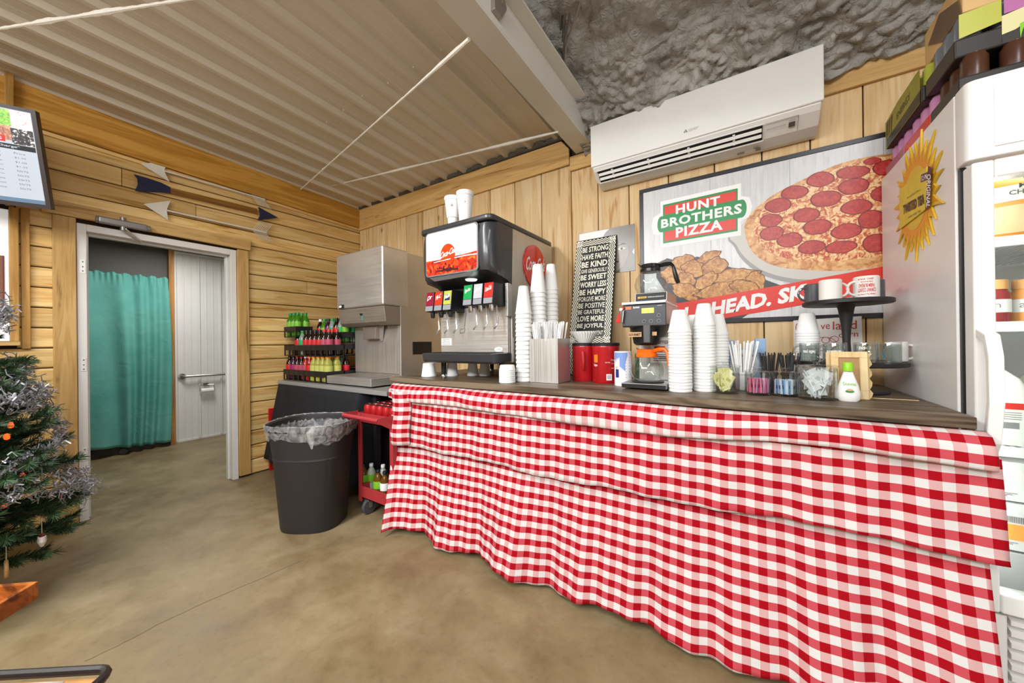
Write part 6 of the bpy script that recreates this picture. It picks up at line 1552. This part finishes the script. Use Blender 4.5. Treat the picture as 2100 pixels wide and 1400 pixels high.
tq('ORIGINAL', (1901, 357), (1899, 425), (1909, 357), 1, .02); tq('12 PK', (1890, 371), (1902, 366), (1890, 361), 1, .02)
m.build('lettering', [mat('brown_black_print', '#2c1a16', .4), WHITEPR], sn_)

# cases on the fridge
def can_case(x0, x1, y0, y1, z0, h, mats_, label, name='can_case', bumps=True, txt=None, wrap=True):
    t = thing(name, label, 'case', ((x0+x1)/2, (y0+y1)/2, z0))
    MB().box(x0, x1, y0, y1, z0, z0+h*.42).build('case_tray', mats_[0], t, bevel=.006)
    ny = max(2, int((y1-y0)/.068)); nx_ = max(2, int((x1-x0)/.068))
    r_ = .031; first = None
    for j in range(ny):
        for i in range(nx_):
            if 0 < i < nx_-1 and 0 < j < ny-1: continue
            p = Vector((x0+.004+(i+.5)*(x1-x0-.008)/nx_, y0+.004+(j+.5)*(y1-y0-.008)/ny, z0+.002))
            if first is None:
                m = MB().lathe([(.026, 0), (r_, .01), (r_, h-.016), (.024, h-.003), (.024, h), (0, h-.004)], (0, 0, 0), 14); first = m.build('can', [mats_[1]], t, smooth=True, world=False); first.location = p-Vector(t.location); c = first
            else: c = first.copy(); COL.objects.link(c); c.location = p-Vector(t.location); KIDS[t.name].append(c)
    return t
PKC = mat('pink_can_wrap', '#c987b0', .35, vary=.25, nscale=12); RDC = mat('red_case_print', '#cf2410', .35); BKC = mat('black_case_print', '#2a2420', .45, vary=.4, nscale=14); OLV = mat('olive_yellow_print', '#8f8a2c', .45, vary=.25, nscale=16); LIM = mat('lime_can', '#b3b548', .3)
can_case(FX0+.012, .86, 2.30, 2.54, FH, .135, [mat('pink_tray_print', '#a86a7c', .4), PKC], 'pink shrink-wrapped can case on the fridge, beside the wall')
can_case(FX0+.012, .86, 2.03, 2.29, FH, .135, [RDC, PKC], 'red tray of pink cans on the fridge next to the pink case')
t1_ = can_case(FX0+.012, .86, 1.80, 2.02, FH, .135, [BKC, mat('dark_brown_can', '#4a2c1c', .3)], 'dark brown can case at the front left corner of the fridge top')
t2_ = can_case(FX0+.010, .84, 2.08, 2.52, FH+.137, .15, [BKC, LIM], 'black and yellow energy drink case on top of the pink and red cases')
m = MB(); X_ = FX0+.009
m.flat([(X_, 2.52, FH+.139), (X_, 2.10, FH+.139), (X_, 2.10, FH+.28), (X_, 2.35, FH+.285), (X_, 2.52, FH+.27)][::-1], 0)
m.flat([(X_-.0006, 2.50, FH+.142), (X_-.0006, 2.10, FH+.142), (X_-.0006, 2.10, FH+.19), (X_-.0006, 2.50, FH+.18)][::-1], 1)
def claw(m, o_, u_, v_, mi):
    o_, u_, v_ = Vector(o_), Vector(u_), Vector(v_)
    for k in range(3):
        a = k*.36; m.flat([o_+u_*(a+.02)+v_*(.0+.1*(k == 1)), o_+u_*(a+.12)+v_*.5, o_+u_*(a+.26)+v_*1.0, o_+u_*(a+.02)+v_*.92, o_+u_*(a+.0)+v_*.5], mi)
claw(m, (X_-.0012, 2.50, FH+.165), (0, -.085, 0), (0, 0, .10), 1)
m.text('ENERGY', (X_-.0012, 2.36, FH+.205), (0, -.16, .01), (0, 0, .03), 1)
m.build('printed_side', [OLV, BKC], t2_)
t3_ = can_case(FX0+.012, .84, 1.83, 2.06, FH+.137, .15, [BKC, mat('grey_can', '#8b8f96', .25, .5)], 'open black case of yellow, pink and grey cans at the fridge front')
m = MB(); yy = 1.829
m.flat([(.61, yy, FH+.20), (.70, yy, FH+.215), (.70, yy, FH+.285), (.61, yy, FH+.28)], 0); m.flat([(.705, yy, FH+.235), (.80, yy, FH+.24), (.80, yy, FH+.285), (.705, yy, FH+.285)], 1); m.flat([(.70, yy-.0005, FH+.17), (.76, yy-.0005, FH+.18), (.76, yy-.0005, FH+.24), (.70, yy-.0005, FH+.23)], 2)
m.flat([(.70, yy-.001, FH+.14), (.70, yy-.001, FH+.16), (.84, yy-.001, FH+.235), (.84, yy-.001, FH+.14)], 3); claw(m, (.735, yy-.002, FH+.142), (.05, 0, 0), (0, 0, .05), 4)
m.build('printed_front', [LIM, mat('pink_can_print', '#b0659c', .4), mat('cream_can_print', '#d8d09a', .4), BKC, mat('green_claw_print', '#7cc024', .4)], t3_)
tn = thing('tan_case', 'tan cardboard case of coffee drinks, highest in the pile on the fridge', 'case', (.72, 1.98, FH+.289))
TAN = mat('tan_case_print', '#d2ab70', .5, vary=.12, nscale=10)
MB().box(FX0+.035, .95, 1.84, 2.14, FH+.289, FH+.43).build('case_box', TAN, tn, bevel=.004)
m = MB(); yy = 1.8385; claw(m, (.655, yy, FH+.325), (.07, 0, 0), (0, 0, .055), 0); m.text('JAVA', (.76, yy, FH+.345), (.12, 0, .004), (0, 0, .036), 0, bold=.02); m.text('MONSTER', (.745, yy, FH+.315), (.14, 0, .004), (0, 0, .018), 0, bold=.01); m.build('lettering', mat('brown_black_print', '#2c1a16'), tn)
m = MB(); m.prism([(FX0+.034, 1.84, FH+.29), (FX0+.034, 1.98, FH+.29), (FX0+.034, 2.10, FH+.36), (FX0+.034, 2.0, FH+.41), (FX0+.034, 1.86, FH+.35)], (-.002, 0, 0)); m.build('torn_wrap', mat('brown_torn_wrap', '#6b5138', .5, vary=.4, nscale=12), tn)
t4_ = can_case(.87, 1.14, 1.76, 2.05, FH, .16, [BKC, mat('black_can', '#1c1d1f', .25, .3)], 'tall black can case at the front of the fridge top, right of the others')
m = MB(); claw(m, (.89, 1.758, FH+.02), (.04, 0, 0), (0, 0, .08), 0); m.build('printed_claw', mat('green_claw_print', '#7cc024'), t4_)
t5_ = can_case(.87, 1.14, 1.76, 2.05, FH+.162, .15, [BKC, mat('black_can', '#1c1d1f')], 'black can case stacked on the tall black one on the fridge')

# ================================================================== BACK ROOM THINGS
CUX = -5.93
TEAL, n, l, b = nodes('teal_curtain_cloth', .8, 0, .2)
tc = n.new('ShaderNodeTexCoord'); nz = noise(2.5, 4); r_ = ramp(n, [(.3, '#54988c'), (.7, '#6baa9d')]); l.new(nz.outputs['Fac'], r_.inputs[0]); l.new(r_.outputs[0], b.inputs['Base Color'])
nz2 = noise(6, 4, 1); bp = n.new('ShaderNodeBump'); bp.inputs['Strength'].default_value = .4; bp.inputs['Distance'].default_value = .02; l.new(nz2.outputs['Fac'], bp.inputs['Height']); l.new(bp.outputs['Normal'], b.inputs['Normal'])
cu = thing('teal_curtain', 'teal curtain gathered on a rod behind the doorway', 'curtain', (CUX, .9, .1))
def cur(u, v):
    y_ = .30+1.02*u+.03*math.sin(v*3)*u; z_ = 2.055-(2.055-(.085+.03*math.sin(u*5)))*v
    fold = math.sin(u*38+3*math.sin(u*7)+v*2.5*math.sin(u*9))
    amp_ = .018+.035*v*math.exp(-((u-.35)/.4)**2)+.012*v
    f2 = .03*math.sin(u*11+v*1.5)*v
    top = .008*math.sin(u*150)*max(0, 1-v*14)
    return (CUX+amp_*fold*.8+f2+top+.05*v, y_, z_+.01*math.sin(u*60)*max(0, 1-v*25))
MB().grid(cur, 200, 60).build('curtain_cloth', TEAL, cu, smooth=True, angle=180, solid=.002)
MB().tube([(CUX-.05, .22, 2.03), (CUX-.05, 1.345, 2.03)], .007, 8).build('curtain_rod', STEEL, cu, smooth=True)
cab = thing('rolling_rack', 'dark rolling rack mostly hidden behind the teal curtain', 'rack', (HX+.0, .9, 0))
m = MB()
for y_ in (.45, 1.05): m.lathe([(0, -.012), (.030, -.012), (.034, -.006), (.034, .006), (.03, .012), (0, .012)], (0, 0, 0), 16)
k_ = 16*6
for i, y_ in enumerate((.45, .93)):
    w_ = MB().lathe([(0, -.012), (.032, -.012), (.036, -.006), (.036, .006), (.032, .012), (0, .012)], (0, 0, 0), 18); w_.xf(Matrix.Translation((CUX+.03, y_, .036)) @ Matrix.Rotation(pi/2, 4, 'Y') @ Matrix.Rotation(.5, 4, 'X')); w_.build('caster_wheel', mat('grey_wheel_rubber', '#4a4848'), cab, smooth=True)
MB().box(-5.975, -5.95, .34, 1.28, .075, .10).build('rack_base', BLACKM, cab)
# grab bar, toilet roll
SAT = mat('satin_metal', '#a9a39b', .35, .9)
gb_ = thing('grab_bar', 'long satin steel grab bar on the white back room wall', 'grab bar', (HX+.06, 1.8, .83))
q = at(375, 772, X=HX+.06)
m = MB(); m.tube([(HX+.02, q.y, .832), (HX+.055, q.y+.005, .832), (HX+.075, q.y+.04, .832), (HX+.075, 2.9, .832)], .0165, 10); m.build('bar', SAT, gb_, smooth=True)
m = MB(); m.lathe([(0, 0), (.038, 0), (.038, .006), (.02, .01)], (0, 0, 0), 20); m.xf(Matrix.Translation((HX+.019, q.y, .832)) @ Matrix.Rotation(pi/2, 4, 'Y')); m.build('flange', SAT, gb_, smooth=True)
q = at(425, 800, X=HX+.06)
tp = thing('toilet_roll_holder', 'small wall holder with a white paper roll under the grab bar', 'toilet roll', (HX+.05, q.y, q.z))
m = MB(); m.tube([(HX+.06, q.y-.065, q.z+.0), (HX+.06, q.y+.065, q.z+.0)], .030, 16); m.build('paper_roll', mat('tissue_white', '#eceae5', .8), tp, smooth=True)
m = MB(); m.tube([(HX+.02, q.y, q.z+.075), (HX+.05, q.y-.075, q.z+.07), (HX+.06, q.y-.078, q.z), (HX+.06, q.y-.06, q.z)], .005, 6); m.tube([(HX+.02, q.y, q.z+.075), (HX+.05, q.y+.075, q.z+.07), (HX+.06, q.y+.078, q.z), (HX+.06, q.y+.06, q.z)], .005, 6); m.box(HX+.018, HX+.03, q.y-.03, q.y+.03, q.z+.06, q.z+.095); m.build('holder_frame', SAT, tp)
tag(MB().lathe([(0, 0), (.008, 0), (.012, .012), (.008, .02), (0, .022)], (0, 0, 0), 12).xf(Matrix.Translation((CUX+.09, .36, .835)) @ Matrix.Rotation(pi/2, 4, 'Y')).build('cabinet_knob', mat('brass_knob', '#c9b98a', .3, .8), smooth=True), 'small pale knob in front of the teal curtain at its left edge', 'knob')

# ================================================================== LEFT EDGE: WINDOW, MENU SCREEN, TREE
wi = struct('window_1', (XW, -.4, 1.68))
m = MB(); m.box(XW-.02, XW+.012, WY0, .126, 1.265, 2.095); m.build('pane', mat('frosted_bright_pane', '#f2f2f0', .35, emit='#f4f6f8', es=.35), wi)  # weak glow in the pane stands in for light from outside
PZ = wood('rough_frame_pine', '#c99a55', '#b08341', '#805a28', 'Z', knotscale=2.5)
MB().box(XW-.0, XW+.050, .127, .163, 1.262, 2.11).build('casing', PZ, wi, bevel=.004)
MB().box(XW-.0, XW+.024, .1705, .206, 1.215, 2.12).build('casing', PZ, wi, bevel=.003)
MB().box(XW-.0, XW+.056, WY0, .165, 1.235, 1.262).build('sill', TRIMY2, wi, bevel=.003)
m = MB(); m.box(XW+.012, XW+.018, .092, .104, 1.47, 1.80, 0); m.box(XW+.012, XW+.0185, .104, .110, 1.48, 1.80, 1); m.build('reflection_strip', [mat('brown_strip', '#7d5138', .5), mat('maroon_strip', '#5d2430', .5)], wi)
MB().box(XW, XW+.075, .115, .150, 2.12, 2.972).build('trim_8', PZ, kind='structure', bevel=.004)
# menu screen, hung tilted
tv = thing('menu_screen', 'wall hung menu screen showing food pictures and a price list, tilted down', 'screen', (0, 0, 0))
d_ = Vector((.448, .894, 0)).normalized(); nn_ = Vector((.894, -.448, 0)).normalized(); tau = math.radians(15)
B_ = at(105, 430, X=-3.55); up_ = (Vector((0, 0, 1))*math.cos(tau)+nn_*math.sin(tau)); out = d_.cross(up_)
out = up_.cross(d_) if out.dot(nn_) < 0 else out
TH = .548; TW = .97
def T(a, b, c=0): return B_+(-d_)*(TW*(1-a))+up_*(TH*b)+out*c    # a,b: 0..1 across the screen
tv.location = T(.5, .5, -.03)
DKF = mat('dark_bronze_frame', '#3a3230', .35)
def slab(a0, a1, b0, b1, c0, c1, m):
    P = [T(a, b, c) for c in (c0, c1) for a, b in ((a0, b0), (a1, b0), (a1, b1), (a0, b1))]
    m.add(P, [(0, 3, 2, 1), (4, 5, 6, 7), (0, 1, 5, 4), (1, 2, 6, 5), (2, 3, 7, 6), (3, 0, 4, 7)])
m = MB(); slab(0, 1, 0, 1, -.045, -.006, m); m.build('screen_case', DKF, tv, bevel=.004)
m = MB(); slab(0, 1, 0, .045, -.006, .0, m); slab(0, 1, .965, 1, -.006, 0, m); slab(.980, 1, .045, .965, -.006, 0, m); slab(0, .02, .045, .965, -.006, 0, m); m.build('bezel', DKF, tv)
LS = mat('lit_menu_white', '#20242a', .3, emit='#e6ecf5', es=.92); DKS = mat('lit_menu_dark', '#16181a', .3, emit='#16181a', es=.3); GR_ = mat('menu_grey_text', '#202428', .4, emit='#7c838b', es=.7); BLS = mat('lit_blue_bar', '#5a7188', .3, emit='#5a7188', es=.5)
m = MB()
def q4(a0, a1, b0, b1, c, mi): m.add([T(a0, b0, c), T(a1, b0, c), T(a1, b1, c), T(a0, b1, c)], [(0, 1, 2, 3)], mi)
q4(.02, .98, .045, .965, -.0045, 0); q4(.02, .98, .045, .085, -.004, 1); q4(.02, .975, .575, .625, -.004, 2)
m.build('display', [LS, BLS, DKS], tv)
ARTS = [art('food_green', [(.3, '#2f6a14'), (.5, '#7cc03a'), (.7, '#c8e48a')], 60), art('food_onion', [(.3, '#b88a90'), (.5, '#ecd8d8'), (.7, '#ffffff')], 55), art('food_sausage', [(.3, '#5a2f20'), (.5, '#a8705a'), (.7, '#d8a88a')], 60), art('food_olive', [(.42, '#151316'), (.55, '#3a3038'), (.62, '#e6e2dc')], 70, 3, 0)]
for am in ARTS:
    bb = am.node_tree.nodes['Principled BSDF']; src = bb.inputs['Base Color'].links[0].from_socket; am.node_tree.links.new(src, bb.inputs['Emission Color']); bb.inputs['Emission Strength'].default_value = .6
m = MB()
q4(.80, .895, .80, .955, -.0035, 0); q4(.895, .975, .785, .955, -.0035, 1); q4(.80, .888, .66, .80, -.0035, 2); q4(.888, .975, .63, .785, -.0035, 3); q4(.70, .80, .66, .955, -.0035, 1); q4(.6, .7, .66, .955, -.0035, 0)
m.build('food_pictures', ARTS, tv)
m = MB(); q4(.70, .862, .64, .70, -.003, 0)
m.build('red_banner', mat('lit_red_banner', '#d8201c', .3, emit='#d8201c', es=.5), tv)
m = MB(); m.text('TOPPINGS', T(.72, .655, -.0025), T(.85, .655, -.0025)-T(.72, .655, -.0025), T(.72, .685, -.0025)-T(.72, .655, -.0025), 0, bold=.02)
m.text('Extra Charge*', T(.76, .585, -.0025), T(.915, .585, -.0025)-T(.76, .585, -.0025), T(.76, .615, -.0025)-T(.76, .585, -.0025), 0, bold=.02)
for i in range(9):
    b0 = .53-i*.044; m.text(['Price', '$1.50', '$1.00', '$1.25', '50/75', '50/75', '50/75', '50/75', '50/75'][i], T(.885, b0, -.0035), T(.93, b0, -.0035)-T(.885, b0, -.0035), T(.885, b0+.018, -.0035)-T(.885, b0, -.0035), 1)
    m.text(['Size', 'Beef', 'Bacon', 'Pepperoni', 'Olives', 'Jalapenos', 'Onions', 'Mushroom', 'Cheese'][i], T(.78, b0, -.0035), T(.835, b0, -.0035)-T(.78, b0, -.0035), T(.78, b0+.018, -.0035)-T(.78, b0, -.0035), 1)
m.build('lettering', [LS, GR_], tv)
m = MB(); slab(.55, .62, .4, .6, -.14, -.045, m); m.build('wall_bracket', BLACKM, tv)

# Christmas tree
TRX, TRY = -3.05, -.18
tr = thing('christmas_tree', 'artificial christmas tree with silver tinsel and red lights by the doorway', 'christmas tree', (TRX, TRY, 0))
NG = mat('dark_needle_green', '#223a1f', .6, vary=.3, nscale=20); NG2 = mat('mid_needle_green', '#3f5f38', .6, vary=.3, nscale=20); BARK = mat('brown_twig', '#4a3222', .8)
MB().lathe([(.02, .1), (.022, 1.6), (.006, 1.86)], (TRX, TRY, 0), 10).build('trunk', BARK, tr)
m = MB()
for k in range(3): g = k*2*pi/3+.4; m.tube([(TRX, TRY, .16), (TRX+.3*math.cos(g), TRY+.3*math.sin(g), .012)], .012, 6)
m.build('tree_stand', mat('green_metal', '#26402c', .5), tr)
random.seed(31)
def branch_mesh(seed):
    random.seed(seed); m = MB(); m.tube([(0, 0, 0), (.5, 0, .02), (1, 0, .0)], [.007, .004, .002], 5, 1)
    def needles(p0, p1, n_, L_):
        p0, p1 = Vector(p0), Vector(p1); d = (p1-p0).normalized()
        for i in range(n_):
            f = i/n_; p = p0.lerp(p1, f); g = random.uniform(0, 2*pi)
            a = d.orthogonal().normalized(); b2 = d.cross(a); v = (a*math.cos(g)+b2*math.sin(g))*.85+d*.75
            v = v.normalized()*L_*random.uniform(.7, 1.1); s_ = d.cross(v).normalized()*.0042
            m.add([p-s_, p+s_, p+v+s_*.4, p+v-s_*.4], [(0, 1, 2, 3)], 0 if random.random() < .6 else 2)
    needles((.12, 0, 0), (1.02, 0, 0), 260, .085)
    for k in range(7):
        f = .25+k*.1; sd = 1 if k % 2 else -1; L_ = .30*(1-f*.5); e = (f+L_*.8, sd*L_*.62, random.uniform(-.04, .05))
        m.tube([(f, 0, .01), e], .003, 4, 1); needles((f+.02, sd*.02, .01), e, 120, .08)
    return m
bms = [branch_mesh(s_) for s_ in range(4)]
bos = []
for q in bms:
    o = q.build('branch', [NG, BARK, NG2], tr, world=False); bos.append(o)
used = set(); nb = 0; random.seed(77)
levels = [(.20, .50, 15), (.30, .53, 17), (.40, .52, 18), (.50, .50, 18), (.60, .48, 18), (.70, .45, 17), (.80, .42, 16), (.90, .39, 16), (1.0, .36, 15), (1.1, .33, 14), (1.2, .30, 13), (1.30, .27, 12), (1.42, .23, 10), (1.54, .19, 8), (1.66, .14, 7), (1.76, .10, 6)]
for z_, r_, nn2 in levels:
    for i in range(nn2):
        g = 2*pi*(i+random.uniform(-.25, .25))/nn2+z_*5; si = random.randrange(4)
        if si in used:
            o = bos[si].copy(); COL.objects.link(o); KIDS[tr.name].append(o)
        else: o = bos[si]; used.add(si)
        s_ = r_*random.uniform(.85, 1.08); o.location = (0, 0, z_); o.rotation_euler = (random.uniform(-.3, .3), random.uniform(-.45, -.02), g); o.scale = (s_, s_, s_)
for si in range(4):
    if si not in used: bos[si].location = (0, 0, .9); bos[si].scale = (.45,)*3
# tinsel
TIN = mat('silver_tinsel', '#cfcfd4', .28, .7)
random.seed(9); m = MB(); P = []
for i in range(6000):
    f = i/6000; z_ = .42+1.1*f; r_ = (.56-.30*(z_-.3))*1.02; g = f*2*pi*6.3+1.2
    c_ = Vector((TRX+r_*math.cos(g), TRY+r_*math.sin(g), z_+.07*math.sin(g*1.37)+.03*math.sin(g*3.1)))+Vector((random.gauss(0, .018), random.gauss(0, .018), random.gauss(0, .03)))
    for k in range(3):
        v = Vector((random.gauss(0, 1), random.gauss(0, 1), random.gauss(0, 1))).normalized()*random.uniform(.012, .034); s_ = v.orthogonal().normalized()*.0026
        m.add([c_-s_, c_+s_, c_+v+s_, c_+v-s_], [(0, 1, 2, 3)])
tn_ = m.build('tinsel_garland', TIN, kind='stuff', label='silver tinsel garland wound around the christmas tree', cat='garland')
RB = mat('lit_red_bulb', '#ff5a20', .3, emit='#ff4a12', es=2.0)
for i, (px, py) in enumerate(((8, 984), (52, 1018), (8, 1042), (46, 982), (14, 902), (22, 878))):
    q = at(px, py, X=TRX+.25)
    o = MB().lathe([(0, 0), (.008, .004), (.010, .014), (.005, .028), (0, .030)], (q.x, q.y, q.z), 10).build('tree_light', RB, smooth=True, label=['orange red light bulb at the left edge of the tree', 'orange red light bulb rightmost on the lower tree', 'orange red light bulb lowest at the left edge of the tree', 'small light bulb beside the tinsel on the lower tree', 'small light bulb high in the tinsel', 'small light bulb highest on the tree'][i], cat='light', group='lights on the tree')
def orn(px, py, kind, label):
    q = at(px, py, X=TRX+.30)
    t = thing('tree_ornament', label, 'ornament', (q.x, q.y, q.z))
    if kind == 0:
        m = MB(); pts = [(.030*math.cos(g), 0, .034*math.sin(g)) for g in [2*pi*i/20 for i in range(21)]]; m.tube(pts, .006, 8); m.build('wooden_ring', mat('raw_wood_ring', '#b08a58', .6), t, smooth=True, world=False)
    else:
        m = MB(); m.lathe([(0, -.034), (.012, -.03), (.030, -.005), (.026, .014), (.01, .022), (0, .022)], (0, 0, 0), 16, sy=.5); m.build('bauble', mat('white_glitter_bauble', '#d3cfca', .35), t, smooth=True, world=False)
        MB().lathe([(0, .020), (.020, .016), (.016, .026), (0, .03)], (0, 0, 0), 12, sy=.5).build('bauble_cap', mat('dark_red_cap', '#6a2420', .4), t, smooth=True, world=False)
    MB().tube([(0, 0, .03), (0, 0, .10)], .0012, 4).build('hanging_string', mat('string_cream', '#c9bfa8', .8), t, world=False)
orn(86, 1106, 1, 'white ornament with a dark red top hanging low at the right of the tree'); orn(13, 1166, 0, 'small raw wood ring ornament hanging lowest on the tree')

# wooden crate and snack tray, cut by the frame
CRT = wood('orange_stained_wood', '#b5682a', '#94501c', '#5f2e10', 'X', knots=False, rough=.35)
A_ = at(79, 1191, Z=.60); Bq = at(0, 1197, Z=.60); Dq = at(0, 1238, Z=.60)
e1 = (Bq-A_).normalized(); e2 = (Dq-A_).normalized(); W1, W2 = .34, .40
ck = thing('wooden_crate', 'shallow orange stained wooden crate cut by the left frame edge', 'crate', A_+e1*.15+e2*.15-Vector((0, 0, .06)))
def crp(a, b, z): return A_+e1*a+e2*b+Vector((0, 0, z))
Hc = .045
m = MB()
for a0, a1, b0, b1 in ((0, W1, 0, .012), (0, W1, W2-.012, W2), (0, .012, .012, W2-.012), (W1-.012, W1, .012, W2-.012)):
    m.prism([crp(a0, b0, -Hc), crp(a1, b0, -Hc), crp(a1, b1, -Hc), crp(a0, b1, -Hc)], (0, 0, Hc))
m.build('crate_side', CRT, ck, bevel=.0015)
MB().prism([crp(.01, .01, -Hc), crp(W1-.01, .01, -Hc), crp(W1-.01, W2-.01, -Hc), crp(.01, W2-.01, -Hc)], (0, 0, .006)).build('crate_floor', CRT, ck)
PKN = mat('pale_pink_wrapper', '#d8b0a8', .45, vary=.2)
for i in range(3):
    c_ = crp(.07+.09*i, .10+.08*i, -Hc+.0065)
    o = MB().lathe([(0, 0), (.030, .002), (.034, .014), (.026, .028), (0, .032)], tuple(c_), 16, sx=1.3).build('wrapped_snack', PKN, smooth=True, label=['pale pink wrapped snack nearest the corner of the wooden crate', 'pale pink wrapped snack in the middle of the wooden crate', 'pale pink wrapped snack farthest left in the wooden crate'][i], cat='snack', group='snacks in the crate')
t = thing('display_table', 'low table under the wooden crate and the snack tray, just outside the view', 'table', (-1.45, -.25, 0))
tbx = [crp(.06, .06, -Hc-.002), crp(W1+.1, .06, -Hc-.002), crp(W1+.1, W2+.1, -Hc-.002), crp(.06, W2+.1, -Hc-.002)]
MB().prism(tbx, (0, 0, -.02)).build('table_top', CRT, t)
cc_ = sum((Vector(p) for p in tbx), Vector())/4
for dx in (-.08, .08):
    MB().box(cc_.x+dx-.015, cc_.x+dx+.015, cc_.y-.015, cc_.y+.015, 0, .60-Hc-.022).build('leg', CRT, t)
Zt = .70
T0 = at(234, 1371, Z=Zt); T1 = at(90, 1379, Z=Zt); T2 = at(178, 1408, Z=Zt)
e1 = (T1-T0).normalized(); e2 = (T2-T0); e2 = (e2-e1*e2.dot(e1)).normalized()
sn2 = thing('snack_tray', 'black rimmed display tray with white papers at the bottom left corner', 'tray', T0+e1*.12+e2*.12)
def sp2(a, b, z): return T0+e1*a+e2*b+Vector((0, 0, z))
TW2, TD2 = .36, .30
m = MB(); pts = []
for ca_, cb_, g in ((TW2-.02, TD2-.02, 0), (.02, TD2-.02, pi/2), (.02, .02, pi), (TW2-.02, .02, 1.5*pi)):
    for i in range(5): pts.append(sp2(ca_+.02*math.cos(g+i*pi/8), cb_+.02*math.sin(g+i*pi/8), 0))
pts.append(pts[0]); m.tube(pts, .0065, 8); m.build('rim', mat('dark_brown_rim', '#1f1816', .35), sn2, smooth=True)
MB().prism([sp2(.006, .006, -.014), sp2(TW2-.006, .006, -.014), sp2(TW2-.006, TD2-.006, -.014), sp2(.006, TD2-.006, -.014)], (0, 0, .006)).build('tray_base', mat('tan_tray_board', '#b08048', .5), sn2)
m = MB(); m.grid(lambda u, v: tuple(sp2(.050+.29*u, .022+.24*v, .004+.006*math.sin(u*3)*math.sin(v*5))), 10, 8); m.build('paper_liner', mat('white_paper'), sn2, smooth=True, solid=.001)
m = MB(); m.prism([sp2(.016, .030, -.006), sp2(.044, .028, -.005), sp2(.046, .2, -.006), sp2(.018, .2, -.006)], (0, 0, .004)); m.build('price_card', WHITEPR, sn2)
t2 = thing('display_stand', 'dark pedestal stand carrying the snack tray, below the frame edge', 'stand', tuple(sp2(.18, .15, 0))[:2]+(0,))
c_ = sp2(.2, .2, 0)
MB().box(c_.x-.03, c_.x+.03, c_.y-.03, c_.y+.03, 0.02, Zt-.0145).build('post', BLACKM, t2); MB().box(c_.x-.12, c_.x+.12, c_.y-.12, c_.y+.12, 0, .02).build('base', BLACKM, t2)
